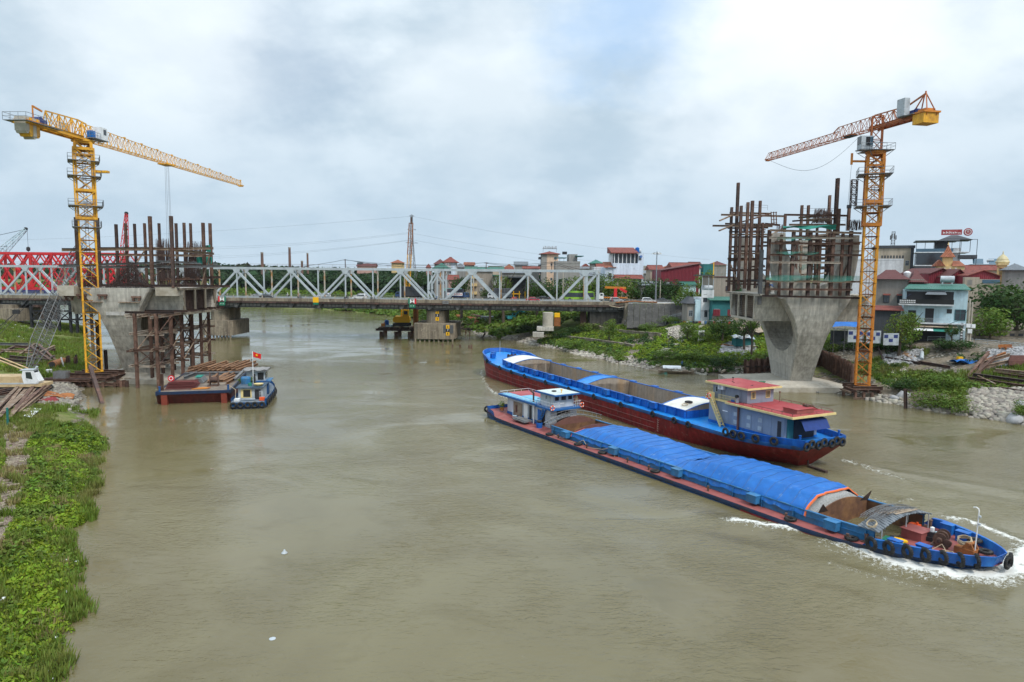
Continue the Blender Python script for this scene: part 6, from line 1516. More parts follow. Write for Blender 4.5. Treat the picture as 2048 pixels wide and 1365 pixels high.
def car(label,loc,rz,col,kind='suv',group='cars on the bridge and the road'):
 t=thing('car',label,'car',loc,rz,group)
 if kind=='suv':
  body=[(-2.25,.35),(-2.3,.75),(-2.2,1.05),(-1.0,1.08),(1.0,1.06),(1.9,.95),(2.25,.75),(2.3,.35)]
  cab=[(-2.15,1.03),(-1.95,1.55),(-1.5,1.68),(.0,1.7),(.5,1.6),(1.15,1.04)]
 else:
  body=[(-2.25,.32),(-2.3,.7),(-2.15,.95),(-1.4,.98),(1.0,.93),(1.9,.82),(2.25,.65),(2.3,.32)]
  cab=[(-1.75,.93),(-1.1,1.35),(-.6,1.44),(.2,1.44),(.6,1.34),(1.25,.9)]
 b=MB();smoothgrid(b,body,lambda x,z:.9-.12*max(0,abs(x)-1.7));b.build('body',col,t,True)
 b=MB();smoothgrid(b,cab,lambda x,z:.86-.28*max(0,z-1.0));b.build('cabin',col,t,True)
 g=MB();c=[(x*.93,z) for x,z in cab];zl=cab[0][1]+.06;zt=max(z for _,z in cab)-.12
 for s in (-1,1):
  P=[(x,s*(.875-.28*max(0,z-1.0)),z) for x,z in ((c[0][0]+.1,zl),(c[1][0]+.08,zt-.05),(c[2][0],zt),(c[3][0],zt),(c[4][0],zt-.05),(c[5][0]-.12,zl))];g.add(P,[tuple(range(6))])
 g.add([(cab[4][0]+.06,-.7,cab[4][1]-.05),(cab[4][0]+.06,.7,cab[4][1]-.05),(cab[5][0]+.01,.78,cab[5][1]+.06),(cab[5][0]+.01,-.78,cab[5][1]+.06)],[(0,1,2,3)])
 g.add([(cab[1][0]-.05,-.68,cab[1][1]-.05),(cab[1][0]-.05,.68,cab[1][1]-.05),(cab[0][0]-.02,.75,cab[0][1]+.08),(cab[0][0]-.02,-.75,cab[0][1]+.08)],[(0,1,2,3)])
 g.build('window',Q['glass'],t)
 for s in (-1,1):
  b=MB();b.box((2.24,s*.62,.72),(.08,.32,.16));b.build('headlight',Q['cabw'],t);b=MB();b.box((-2.25,s*.62,.85),(.07,.28,.18));b.build('tail_light',Q['sign_r'],t)
 wheels(t,[(-1.4,-.82),(1.4,-.82),(-1.4,.82),(1.4,.82)],WH,.33);return t
def truck(label,loc,rz,cabc,boxc,L=6.,H=2.6,banner=None,canvas=True):
 t=thing('truck',label,'truck',loc,rz,'trucks on the bridge')
 b=MB();b.bb(-L/2-.3,L/2+1.9,-.5,.5,.65,.9);b.build('chassis',Q['dark'],t)
 b=MB();b.poly([(L/2+.15,.7),(L/2+2.0,.7),(L/2+2.05,1.5),(L/2+1.75,2.35),(L/2+.15,2.45)],-1.05,1.05);b.build('cab',cabc,t)
 b=MB()
 for s in (-1,1):b.poly([(L/2+.75,1.55),(L/2+1.75,1.55),(L/2+1.55,2.2),(L/2+.75,2.2)],s*1.07-.01,s*1.07+.01)
 b.add([(L/2+2.07,-.95,1.5),(L/2+2.07,.95,1.5),(L/2+1.79,.9,2.3),(L/2+1.79,-.9,2.3)],[(0,1,2,3)]);b.build('window',Q['glass'],t)
 b=MB();b.bb(-L/2-.3,L/2,-1.15,1.15,.95,1.0+H*.45);b.build('cargo_bed',boxc,t)
 for k in range(6):
  x=-L/2-.2+k*(L/5.2);b=MB();b.bb(x-.05,x+.05,-1.19,1.19,.95,1.0+H);b.build('stake',boxc,t)
 b=MB();b.bb(-L/2-.28,L/2-.02,-1.13,1.13,1.0+H*.45,.95+H);b.build('canvas_cover',Q['dgrey'] if canvas else boxc,t)
 if banner:
  b=MB();b.bb(-L/2-.1,L/2-.2,-1.21,-1.18,1.25,2.3);o=b.build('banner',Q['sign_w'],t);b=MB()
  for k in range(9):b.box((-L/2+.45+k*.56,-1.22,1.78+.07*(k%2)),(.34,.02,.3))
  b.build('lettering',Q['sign_r'],o)
 wheels(t,[(-L/2+.8,-.95),(-L/2+.8,.95),(-L/2+1.9,-.95),(-L/2+1.9,.95),(L/2+1.1,-.95),(L/2+1.1,.95)],WT,.48);return t
Wp,Dk,Rd,Sv,Bl=paint('white',(.75,.76,.77)),paint('black',(.02,.022,.028)),paint('red',(.45,.02,.05)),paint('silver',(.42,.44,.46)),paint('navy',(.03,.07,.17))
def onb(px,y,dz=0):p=at(px,600,220.5+y);x=(p.x-BO.x)/BU.x;return BR(x-.056*0,y,DECK+.03+dz)
car('white sport utility car on the near lane by the yellow height board',onb(715.5,2.6),BRZ+PI,Wp)
car('black saloon car on the near lane near the stained bridge pier',onb(524,2.6),BRZ,Dk,'saloon')
car('silver saloon car on the far lane just behind the black saloon',onb(503,14.2),BRZ+PI,Sv,'saloon')
car('white car on the far lane behind the yellow height board',onb(638,14.2),BRZ+PI,Wp)
car('red saloon car on the near lane of the bridge',onb(1065,2.6),BRZ,Rd,'saloon')
car('dark car on the far lane behind the red saloon',onb(1080,14.4),BRZ+PI,Dk,'saloon')
car('silver car leaving the bridge beside the crane truck',onb(1230,2.6),BRZ,Sv)
car('white car driving alone along the whitewashed kerb',onb(1292.5,2.6),BRZ,Wp)
car('dark car half hidden behind the lone white car',onb(1318,9),BRZ,Dk,'saloon')
car('white car under the overhanging tree at the town end of the kerb',onb(1358,6),BRZ,Wp)
car('small white van behind the bridge diagonal',onb(712,15.2),BRZ+PI,paint('offwhite',(.6,.6,.58)))
truck('dark grey lorry with canvas cover on the far lane by the crane boom',onb(818,14.2),BRZ+PI,Bl,Q['dgrey'],7.2,3.2)
truck('dark blue lorry with a white and red banner near the round pier',onb(906,14.2),BRZ,Bl,Q['navy'],5.6,2.6,True)
truck('grey stake sided lorry with dark roof on the far lane',onb(1000,14.2),BRZ+PI,Wp,Q['bsheet'],6.0,3.0)
def bus(loc,rz):
 gr=paint('lime',(.30,.55,.04));t=thing('bus','lime green bus with dark windows at the end of the bridge','bus',loc,rz)
 b=MB();b.poly([(-5,.4),(5,.4),(5.15,1.2),(5.0,2.7),(4.6,3.05),(-4.8,3.05),(-5,2.8)],-1.22,1.22);b.build('body',gr,t)
 b=MB()
 for s in (-1,1):b.poly([(-4.8,1.25),(4.9,1.25),(4.75,2.7),(-4.8,2.7)],s*1.235-.01,s*1.235+.01)
 b.poly([(5.16,1.15),(5.18,1.2),(5.02,2.65),(5.0,2.6)],-1.1,1.1);b.build('window_band',Q['glass'],t)
 b=MB()
 for x in (-3.2,-1.6,0,1.6,3.2):b.bb(x-.05,x+.05,-1.26,1.26,1.25,2.7)
 b.build('window_post',Q['dark'],t);b=MB();b.bb(-4.4,4.2,-.8,.8,3.05,3.25);b.build('roof_unit',gr,t)
 b=MB();b.bb(5.0,5.1,-.8,.8,2.72,2.9);b.build('route_board',Q['sign_k'],t)
 b=MB()
 for s in (-.9,.9):b.box((5.12,s,.8),(.06,.3,.2))
 b.build('headlight',Q['cabw'],t);wheels(t,[(-3.2,-1.1),(-3.2,1.1),(3.3,-1.1),(3.3,1.1)],WT,.48)
bus(onb(1153,14.2),BRZ+PI)
def crane_truck(loc,rz):
 t=thing('crane_truck','orange and red lorry crane with white cab parked at the bridge end','crane truck',loc,rz)
 b=MB();b.bb(-4,4,-1.2,1.2,.9,1.3);b.build('bed',Q['orange'],t);b=MB();b.poly([(-5.8,.6),(-4.1,.6),(-4.1,2.6),(-5.2,2.6),(-5.9,1.6)],-1.15,1.15);b.build('cab',Wp,t)
 b=MB();b.add([(-5.93,-1,1.65),(-5.93,1,1.65),(-5.25,1,2.5),(-5.25,-1,2.5)],[(0,1,2,3)]);b.bb(-5.2,-4.4,-1.18,-1.15,1.7,2.4);b.build('window',Q['glass'],t)
 b=MB();b.beam((-3.6,0,4.6),(3.6,0,4.4),.7,.75);b.build('boom',Q['orange'],t);b=MB();b.beam((1.5,0,4.2),(3.8,0,3.0),.8,.9);b.bb(-.5,.5,-.6,.6,1.3,4.3);b.build('turret',Q['redtruss'],t)
 wheels(t,[(-5,-1),(-5,1),(2,-1),(2,1),(3.2,-1),(3.2,1)],WT,.48)
crane_truck(onb(1223,16.5),BRZ)
# people --------------------------------------------------------------
def person_mesh(nm,J,E,Rr,m):
 me=bpy.data.meshes.new(nm);me.from_pydata(J,E,[]);o=bpy.data.objects.new(nm,me);COL.objects.link(o)
 md=o.modifiers.new('s','SKIN');sv=me.skin_vertices[0].data
 for i,r in enumerate(Rr):sv[i].radius=(r,r)
 sv[0].use_root=True
 sb=o.modifiers.new('u','SUBSURF');sb.levels=1
 r=bpy.data.meshes.new_from_object(o.evaluated_get(bpy.context.evaluated_depsgraph_get()));bpy.data.objects.remove(o);r.materials.clear();r.materials.append(m);smooth_mesh(r,180);return r
skin=mat('skin',(.35,.2,.13),.6,var=.05);PE={}
def stand_mesh(m,key,lean=0.):
 if key in PE:return PE[key]
 J=[(0,0,.95),(0,0,1.2),(lean,0,1.42),(lean*1.2,0,1.52),(lean*1.3,.02,1.66),(0,.1,.9),(.03,.11,.48),(0,.12,.05),(.14,.12,.03),(0,-.1,.9),(-.04,-.11,.48),(-.05,-.12,.05),(.1,-.12,.03),(lean,.2,1.38),(lean+.03,.26,1.1),(lean+.16,.24,.88),(lean,-.2,1.38),(lean+.05,-.26,1.12),(lean+.2,-.22,.95)]
 E=[(0,1),(1,2),(2,3),(3,4),(0,5),(5,6),(6,7),(7,8),(0,9),(9,10),(10,11),(11,12),(2,13),(13,14),(14,15),(2,16),(16,17),(17,18)]
 Rr=[.15,.13,.15,.06,.11,.1,.075,.05,.04,.1,.075,.05,.04,.075,.05,.04,.075,.05,.04]
 PE[key]=person_mesh('person',J,E,Rr,m);return PE[key]
def ride_mesh(m,key):
 if key in PE:return PE[key]
 J=[(0,0,.8),(.05,0,1.05),(.15,0,1.25),(.2,0,1.34),(.25,0,1.48),(.1,.12,.78),(.42,.18,.7),(.3,.18,.3),(.42,.18,.27),(.1,-.12,.78),(.42,-.18,.7),(.3,-.18,.3),(.42,-.18,.27),(.15,.2,1.22),(.3,.28,1.0),(.55,.25,.98),(.15,-.2,1.22),(.3,-.28,1.0),(.55,-.25,.98)]
 E=[(0,1),(1,2),(2,3),(3,4),(0,5),(5,6),(6,7),(7,8),(0,9),(9,10),(10,11),(11,12),(2,13),(13,14),(14,15),(2,16),(16,17),(17,18)]
 Rr=[.15,.14,.16,.06,.12,.11,.085,.06,.045,.11,.085,.06,.045,.075,.05,.04,.075,.05,.04]
 PE[key]=person_mesh('person',J,E,Rr,m);return PE[key]
def head(par,z,x,hm=None,helmet=True):
 b=MB();b.lathe([(.02,-.13),(.08,-.1),(.1,0),(.09,.08),(.03,.13)],(x,0,z),10);b.build('head',skin,par,True)
 b=MB();b.lathe([(.125,-.0),(.135,.05),(.11,.13),(.04,.17)],(x,0,z),10);b.build('helmet' if helmet else 'hair',hm or Q['dark'],par,True)
def person(label,loc,rz,m,key,hm=None,lean=0.,helmet=False):
 o=link('person',stand_mesh(m,key,lean),None,loc,rz);tag(o,label,'person');head(o,1.68,lean*1.3,hm,helmet);return o
def rider(blabel,plabel,loc,rz,m,key,hm):
 t=thing('motorbike',blabel,'motorbike',loc,rz,'motorbikes on the bridge')
 b=MB();b.poly([(-.75,.6),(-.2,.5),(.1,.35),(.35,.4),(.6,.75),(.55,.95),(.4,.7),(.1,.6),(-.1,.75),(-.8,.78)],-.12,.12);b.beam((.55,0,.95),(.72,0,.3),.07);b.beam((.5,-.3,.98),(.5,.3,.98),.04);b.bb(-.55,-.1,-.1,.1,.25,.55);b.build('frame',Q['dark'],t)
 for x in (-.6,.72):o=link('wheel',WM[0],t,(x,0,.29),(PI/2,0,0));link('rim',WM[1],o)
 o=link('person',ride_mesh(m,key),None,(loc[0]-.1*math.cos(rz),loc[1]-.1*math.sin(rz),loc[2]),rz);tag(o,plabel,'person','riders on the bridge');head(o,1.55,.27,hm)
cl_w,cl_b,cl_k,cl_t,cl_r=mat('shirt_white',(.6,.6,.6)),mat('shirt_blue',(.06,.14,.3)),mat('clothes_dark',(.03,.03,.04)),mat('clothes_tan',(.28,.2,.13)),mat('shirt_red',(.4,.05,.05))
rider('dark motorbike between the black saloon and the yellow board','rider in white shirt behind the railing between two posts',onb(590,2.4),BRZ,cl_w,'rw',Q['sign_w']) if False else None
rider('motorbike on the near lane not far from the yellow board','rider in grey clothes with white helmet near the yellow board',onb(592,1.5),BRZ,mat('clothes_grey',(.2,.2,.22)),'rg',Q['sign_w'])
rider('motorbike close behind the other rider, nearer the black saloon','rider in white top with white helmet beyond the near truss',onb(564,13.8),BRZ+PI,cl_w,'rw',Q['sign_w'])
rider('dark motorbike just behind the white sport utility car','rider in black clothes just behind the white sport utility car',onb(688,2.2),BRZ,cl_k,'rk',Q['dark'])
rider('motorbike in front of the white sport utility car','rider in pale shirt in front of the white sport utility car',onb(742,2.0),BRZ,cl_w,'rw',Q['sign_w'])
rider('motorbike by the twin posts over the round pier','rider in blue shirt by the twin posts over the round pier',onb(872,2.0),BRZ,cl_b,'rb',Q['sign_w'])
rider('motorbike in front of the silver car leaving the bridge','rider in red shirt in front of the silver car',onb(1221,1.2),BRZ,cl_r,'rr',Q['sign_r'])
person('deckhand in brown clothes standing on the wheelhouse platform of the laden barge',LA(11.0,1.95,3.37),A_RZ,cl_t,'pt')
person('worker in dark clothes standing among the scrap at the foot of the falsework tower',Vector((-66.2,139.0,.98)),1,cl_k,'pk')
person('worker in blue standing on the shore beside the sheltered sampan',hit(1364,738),2,cl_b,'pb')
person('worker bending by the dark reinforcement on top of the horned pier',at(1620,452,137.5)-Vector((0,0,1.2)),0,cl_k,'pl',None,.25)
person('worker in dark clothes on the river side platform of the horned pier',at(1490,452,141)-Vector((0,0,1.1)),0,cl_b,'pm',Q['sign_y'],.1,True)
# ---------------------------------------------------------------- the town
WINM={}
def win_at(par,x,y,z,w,h,side,fm='cabg',gm='glass',awn=None):
 key=(round(w,2),round(h,2),fm,gm)
 if key not in WINM:
  f=MB();t=.09
  f.bb(-w/2-.04,w/2+.04,-.1,.02,-h/2-t,-h/2);f.bb(-w/2-.04,w/2+.04,-.1,.02,h/2,h/2+t);f.bb(-w/2-t,-w/2,-.08,.02,-h/2,h/2);f.bb(w/2,w/2+t,-.08,.02,-h/2,h/2);f.bb(-.03,.03,-.06,.02,-h/2,h/2);f.bb(-w/2,w/2,-.06,.02,h*.18,h*.18+.05);mf=f.mesh('window');mf.materials.append(Q[fm])
  g=MB();g.bb(-w/2,w/2,-.03,.02,-h/2,h/2);mg=g.mesh('pane');mg.materials.append(Q[gm]);WINM[key]=(mf,mg)
 mf,mg=WINM[key]
 rz={'-y':0,'+x':PI/2,'+y':PI,'-x':-PI/2}[side]
 o=link('window',mf,par,(x,y,z),rz);link('pane',mg,o)
 if awn:
  b=MB();b.poly([(-w*.7,0),(w*.7,0),(w*.7,.06),(-w*.7,.06)],-.9,0);a=b.build('awning',Q[awn],o,loc=(0,0,h/2+.25));a.rotation_euler=(.35,0,0)
def house(nm,lab,px0,px1,ytop,Y,zb,depth,wallm,roof=None,wins=(),rz=0.,cat='house',side='-x',sidewins=(),group=None,extra=None,fm='cabg'):
 """box house seen between two pixel columns, its parapet at pixel row ytop; windows: (u, v, w, h) u along the front 0..1, v metres up"""
 if rz==0 and px0+px1>3400:rz=-.85*math.atan(((px0+px1)/2-1024)/FPX)
 a,c=at(px0,ytop,Y),at(px1,ytop,Y);W=(c.x-a.x)*math.cos(rz);x=(a.x+c.x)/2;z1=(a.z+c.z)/2;H=z1-zb
 t=thing(nm,lab,cat,(x-math.sin(rz)*depth/2,Y+math.cos(rz)*depth/2,zb),rz,group);D=depth/2
 b=MB();b.bb(-W/2,W/2,-D,D,-2.0,H);b.build('wall',Q[wallm],t)
 for u,v,w,h,*r in wins:win_at(t,-W/2+u*W,-D,v,w,h,'-y',fm,awn=(r[0] if r else None))
 for u,v,w,h in sidewins:win_at(t,-W/2 if side=='-x' else W/2,-D+u*depth,v,w,h,side,fm)
 if roof:
  k,rh,rm,ov=roof[:4];b=MB();w,d=W/2+ov,D+ov;th=.14
  if k=='hip':
   r=max(.2,min(w,d)*1.0);rx=max(w-d,.3) if w>d else .3;ry=0 if w>=d else d-w
   P=[(-w,-d,0),(w,-d,0),(w,d,0),(-w,d,0),(-rx,-ry,rh),(rx,-ry,rh),(rx,ry,rh),(-rx,ry,rh)]
   P=[(x_,y_,z_+H) for x_,y_,z_ in P];b.add(P,[(0,1,5,4),(1,2,6,5),(2,3,7,6),(3,0,4,7),(4,5,6,7),(3,2,1,0)]);b.bb(-w,w,-d,d,H-.18,H)
   b.beam((-rx,-ry,H+rh),(rx,ry,H+rh+.02),.3,.3)
  elif k=='gable':
   b.add([(-w,-d,H),(w,-d,H),(w,d,H),(-w,d,H),(-w,0,H+rh),(w,0,H+rh)],[(0,1,5,4),(2,3,4,5),(0,4,3),(1,2,5),(3,2,1,0)]);b.beam((-w,0,H+rh),(w,0,H+rh),.3,.25)
  elif k=='gabley':
   b.add([(-w,-d,H),(w,-d,H),(w,d,H),(-w,d,H),(0,-d,H+rh),(0,d,H+rh)],[(1,2,5,4),(3,0,4,5),(0,1,4),(2,3,5),(3,2,1,0)])
  elif k=='flat':
   b.bb(-w,w,-d,d,H,H+.25);b.bb(-w,w,-d,-d+.2,H+.25,H+rh);b.bb(-w,-w+.2,-d+.2,d,H+.25,H+rh);b.bb(w-.2,w,-d+.2,d,H+.25,H+rh)
  elif k=='shed':
   b.add([(-w,-d,H+.05),(w,-d,H+.05),(w,d,H+rh),(-w,d,H+rh),(-w,-d,H+.2),(w,-d,H+.2),(w,d,H+rh+.15),(-w,d,H+rh+.15)],[(0,1,2,3),(4,5,6,7),(0,1,5,4),(2,3,7,6),(1,2,6,5),(3,0,4,7)])
  b.build('roof',Q[rm],t)
 if extra:extra(t,W,D,H)
 return t
def P_(par,nm,m,*bx):
 b=MB()
 for x in bx:b.bb(*x)
 return b.build(nm,Q[m],par)
def tank(par,x,y,z,m='cabg',r=.7,l=2.0,upright=False):
 b=MB()
 if upright:b.lathe([(r*.9,0),(r,.1),(r,l),(r*.3,l+r*.4)],(x,y,z),12)
 else:b.tube((x-l/2,y,z+r+.3),(x+l/2,y,z+r+.3),r,12);b.bb(x-l*.4,x-l*.3,y-r*.8,y+r*.8,z,z+.4);b.bb(x+l*.3,x+l*.4,y-r*.8,y+r*.8,z,z+.4)
 b.build('water_tank',Q[m],par,True)
ZT=12.0
def e(t,W,D,H):
 for v in (3.5,7,10.5,14,17.5):
  if v<H-1:P_(t,'balcony','dgrey',(-W/2-1.2,-W/2,-D+.4,D-.4,v,v+1.0))
 P_(t,'stair_block','grey',(-W/2-.02,-W/2+2.6,-D-.04,D,.2,H-.3));b=MB()
 for k in range(8):b.bb(-3.2+k*.85,-2.6+k*.85,-1,-.8,H+2.6,H+3.5+.3*(k%2))
 b.build('roof_lettering',Q['cabg'],t);P_(t,'sign_frame','dark',(-3.4,3.6,-.9,-.85,H+2.4,H+2.6),(-3.2,-3.1,-.9,-.85,H+1,H+2.6),(3.3,3.4,-.9,-.85,H+1,H+2.6))
house('hotel','peach six storey hotel with red hipped roof above the bridge end',1083,1117,508,330,ZT,10,'peach',('hip',1.2,'tile',1.0),[(.6,v,.9,1.1) for v in (15,11.5,8)]+[(.82,v,1.2,1.2) for v in (18,15,11.5,8)],0,'hotel',extra=e)
def e(t,W,D,H):
 P_(t,'penthouse','grey',(W*.05,W/2-1,-D+2,D,H+.3,H+4.0));P_(t,'blue_canopy','teal',(-W/2,-W*.05,-D,D-3,H+2.2,H+2.5));P_(t,'terrace_post','dark',*[(-W/2+k*1.8,-W/2+k*1.8+.12,-D+.1,-D+.2,H,H+2.2) for k in range(4)]);P_(t,'dark_tank','dark',(-2,0,-1,1,H+4,H+5.2));P_(t,'overhang','teal',(W/2-2,W/2+1.5,-D-1,D,H+3.0,H+3.3))
house('apartment_block','pale grey flat roofed block with blue terrace canopy beside the peach hotel',1111,1160,527,300,ZT,12,'grey',('flat',.9,'grey',.1),[(.25,4,1.1,1.2),(.8,4,1.1,1.2),(.2,7.6,1.2,1.4),(.45,7.6,1.2,1.4)],0,'building',extra=e)
def e(t,W,D,H):
 P_(t,'veranda_wall','wh',(-W/2+.0,W*.30,-D+2.2,D,H,H+4.0));P_(t,'column','wh',*[(-W/2+.2+k*1.55,-W/2+.5+k*1.55,-D+.2,-D+.5,H,H+3.8) for k in range(6)]);P_(t,'veranda_shade','bsheet',(-W/2,W*.3,-D+2.0,-D+2.2,H,H+3.6))
 b=MB();w0,w1=-W/2-1,W*.32;b.add([(w0,-D-.8,H+4),(w1,-D-.8,H+4),(w1,D*.6,H+6.4),(w0,D*.6,H+6.4),(w0,-D-.8,H+3.7),(w1,-D-.8,H+3.7),(w1,D*.6,H+4),(w0,D*.6,H+4)],[(0,1,2,3),(4,5,1,0),(5,6,2,1),(7,4,0,3),(7,6,5,4),(6,7,3,2)]);b.build('roof',Q['tile'],t)
 P_(t,'upper_storey','wblue',(W*.32,W/2,-D+.01,D,H,H+3.7));win_at(t,W*.38,-D+.01,H+2.0,1.0,1.6,'-y','cabg');tank(t,W*.36,-2,H+4.2,'hullblue',.8,1.8,True);tank(t,W*.42,0,H+3.7,'cabg',.8,2.2)
 b=MB();b.add([(-W/2-3.6,-D-.5,H-1.6),(-W/2+1.2,-D-.5,H-1.6),(-W/2+.6,1,H+.6),(-W/2-3.2,1,H+.6)],[(0,1,2,3)]);b.build('porch_roof',Q['tileo'],t);P_(t,'porch','wblue',(-W/2-3,-W/2,-D+.3,D,0,H-1.7));win_at(t,-W/2-1.2,-D+.3,H-5,1.2,2.2,'-y');win_at(t,-W/2-1.2,-D+.3,H-9,1.2,2.2,'-y')
 b=MB();b.lathe([(.5,-.03),(.5,.03)],(0,0,0),14);o=b.build('round_emblem',Q['hullblue'],t,loc=(W/2-1,-D-.03,H+2.6));o.rotation_euler=UPR
house('villa','tall white blue house with red tiled roof and blue water tank',1227,1287,527,262,ZT,14,'wblue',None,[(.2,6.4,1.1,1.6),(.47,6.4,1.1,1.6),(.74,6.4,1.1,1.6)],0,'house',fm='tile',extra=e)
house('low_house','small house with bright red roof in front of the white blue villa',1234,1283,558,255,ZT,6,'beige',('gable',1.4,'tile',.8),[(.3,2.5,1,1)])
house('shop_house','old house with bright red roof and cream wall near the tall lamp mast',1301,1326,540,270,ZT,9,'beige',('gable',1.8,'tile',.6),[(.3,4,1,1.2),(.7,4,1,1.2)])
def shed(nm,lab,pts,Y,depth,m,roofm,cat='shed',base=ZT):
 """sheet clad shed: front outline given by pixels"""
 Pp=[at(x,y,Y) for x,y in pts];cx=sum(p.x for p in Pp)/len(Pp);t=thing(nm,lab,cat,(cx,Y,base))
 top=[(p.x-cx,p.z-base) for p in Pp];b=MB();b.poly([(top[0][0],-1)]+top+[(top[-1][0],-1)],0,depth);b.build('cladding',Q[m],t)
 r=MB()
 for a,c in zip(top[:-1],top[1:]):
  if abs(a[0]-c[0])>.3:r.add([(a[0],-.5,a[1]+.05),(c[0],-.5,c[1]+.05),(c[0],depth,c[1]+.05),(a[0],depth,a[1]+.05),(a[0],-.5,a[1]+.22),(c[0],-.5,c[1]+.22),(c[0],depth,c[1]+.22),(a[0],depth,a[1]+.22)],[(0,1,2,3),(4,5,6,7),(0,1,5,4),(1,2,6,5),(2,3,7,6),(3,0,4,7)])
 r.build('roof',Q[roofm],t);return t
s_=shed('sheet_shed','big maroon sheet clad shed with sloping top beside the road',[(1322,542),(1399,529)],250,16,'maroon','tiled');W=10
for k in range(13):
 b=MB();x=-6.9+k*1.12;b.bb(x-.02,x+.02,-.03,.0,3.2,7.6+.0);b.build('cladding_seam',Q['tiled'],s_)
P_(s_,'stained_wall','stained',(-6.2,7.1,-.06,.02,.6,3.2));P_(s_,'lower_roof','cabg',(-6.6,6.0,-3.2,-.08,.5,.75));b=MB();tank(s_,6.4,2,9.6,'cabg',.7,1.6)
for x in (-2.6,2.2):P_(s_,'air_conditioner','cabw',(x-.5,x+.5,-.5,-.08,1.8,2.6))
house('long_house','long red tiled roof behind the maroon shed',1346,1401,536,285,ZT,12,'wh',('gable',2.2,'tile',.5),[])
house('teal_block','small teal flat block behind the maroon shed',1407,1428,530,290,ZT,8,'teal',('flat',.3,'teal',.1),[])
house('green_roof_house','house with dark green hipped roof behind the bridge end',1183,1204,527,320,ZT,8,'grey',('hip',1.6,'gsheet',.8),[(.5,3,1,1)])
house('red_roof_house','low house with dark red roof left of the white blue villa',1196,1228,537,300,ZT,8,'pink',('gable',2.0,'tile',.6),[(.7,3,1,1)])
house('white_box_house','small white rendered house below the dark red roof',1188,1207,537,280,ZT,7,'wh',('flat',.6,'wh',.05),[(.5,3.4,.9,.9)])
def e(t,W,D,H):
 for v in (3.2,6.4,9.4):P_(t,'balcony','yel',(-W/2-.6,-W/2+1.6,-D-1.0,-D-.02,v-.6,v+.5))
 P_(t,'roof_slab','dgrey',(-W/2-.5,W/2+.8,-D-.6,D,H+.02,H+.3));P_(t,'floor_band','stained',(-W/2+1.7,W/2+.02,-D-.06,-D-.01,H*.5,H*.5+.3))
house('unfinished_house','bare brick house with yellow balconies behind the bridge truss',946,984,543,268,ZT-.5,10,'brick',None,[(.45,8.2,.9,1.1),(.45,4.6,.9,1.1)],0,'house',fm='cabw',extra=e)
def e(t,W,D,H):P_(t,'white_sheet','cabw',(-W*.2,W*.45,-D-.06,-D-.01,H*.55,H*.95));P_(t,'canopy','gsheet',(-W/2,W/2,-D-1.5,D,H+.0,H+.35));P_(t,'yellow_band','yel',(-W/2,W/2,-D-.5,-D-.02,H*.42,H*.5))
house('shop','open fronted shop with green canopy and white sheet behind the truss',985,1000,552,262,ZT-.5,8,'grey',None,[],0,'shop',extra=e)
def e(t,W,D,H):P_(t,'dark_roof','dgrey',(-W/2-2,W/2+1,-D-3,D,H,H+.5));P_(t,'opening','dark',(-W/2+.3,W/2-.3,-D-.1,-D-.02,.5,H-.4));P_(t,'scaffold','sign_y',*[(-W/2+1+k*2.2,-W/2+1.25+k*2.2,-D-.6,-D-.4,.0,4.2) for k in range(4)],(-W/2+1,W/2-2,-D-.6,-D-.4,3,3.3));P_(t,'red_machine','redtruss',(-W/2+1.5,W/2-3.4,-D-1.6,-D-.7,.3,1.9))
house('workshop','dark open workshop with yellow scaffold and red machines behind the truss',1010,1052,556,262,ZT-.5,10,'dgrey',None,[],0,'workshop',extra=e)
def e(t,W,D,H):
 P_(t,'left_wing','grey',(-W/2-4.6,-W/2,-D+1,D,0,H-.9));b=MB();w0,w1=-W/2-5.2,-W/2+.6;b.add([(w0,-D,H-.9),(w1,-D,H-.9),(w1,D,H-.9),(w0,D,H-.9),((w0+w1)/2,0,H+1.6)],[(0,1,4),(1,2,4),(2,3,4),(3,0,4),(3,2,1,0)]);b.build('wing_roof',Q['tiled'],t)
 P_(t,'porch','wh',(-W/2+1,W/2-3,-D-1.6,-D-.02,H*.62,H*.66),(-W/2+1,-W/2+1.3,-D-1.6,-D-1.3,H*.66,H-.6),(W/2-3.3,W/2-3,-D-1.6,-D-1.3,H*.66,H-.6));P_(t,'blue_side','wblue',(W/2-2.0,W/2+.03,-D-.05,-D-.01,0,H-.4));P_(t,'red_floor','tile',(-W/2+.3,W/2-2.1,-D-.06,-D-.02,H*.3,H*.5))
house('villa','white villa with two dark red roofs and a columned porch beyond the bridge truss',888,911,525,320,ZT,10,'wh',('hip',2.4,'tile',1.0),[(.35,11,1.2,1.8),(.6,11,1.2,1.8),(.35,6,1.2,1.8)],0,'house',extra=e)
house('green_roof_house','house with broad dark green roof standing against the white villa',869,894,537,305,ZT,9,'grey',('hip',2.2,'gsheet',1.0),[(.3,6,1.4,1.4),(.7,6,1.4,1.4)])
house('red_house','low house with vivid red front behind the twin truss posts',897,914,560,290,ZT-1,7,'pink',('gable',2,'tile',.6),[(.3,2,1,1.2),(.7,2,1,1.2)])
house('market_stall','long stall with emerald green roof behind the truss',889,918,583,262,ZT-1.5,6,'dgrey',('shed',.9,'gsheet',.6),[],cat='stall')
house('yellow_house','yellow house with orange hipped roof left of the pylon',783,804,526,560,ZT,12,'yel',('hip',2.4,'tileo',1.0),[(.25,5,1.2,1.4),(.5,5,1.2,1.4),(.75,5,1.2,1.4),(.3,9,1.2,1.4),(.7,9,1.2,1.4)])
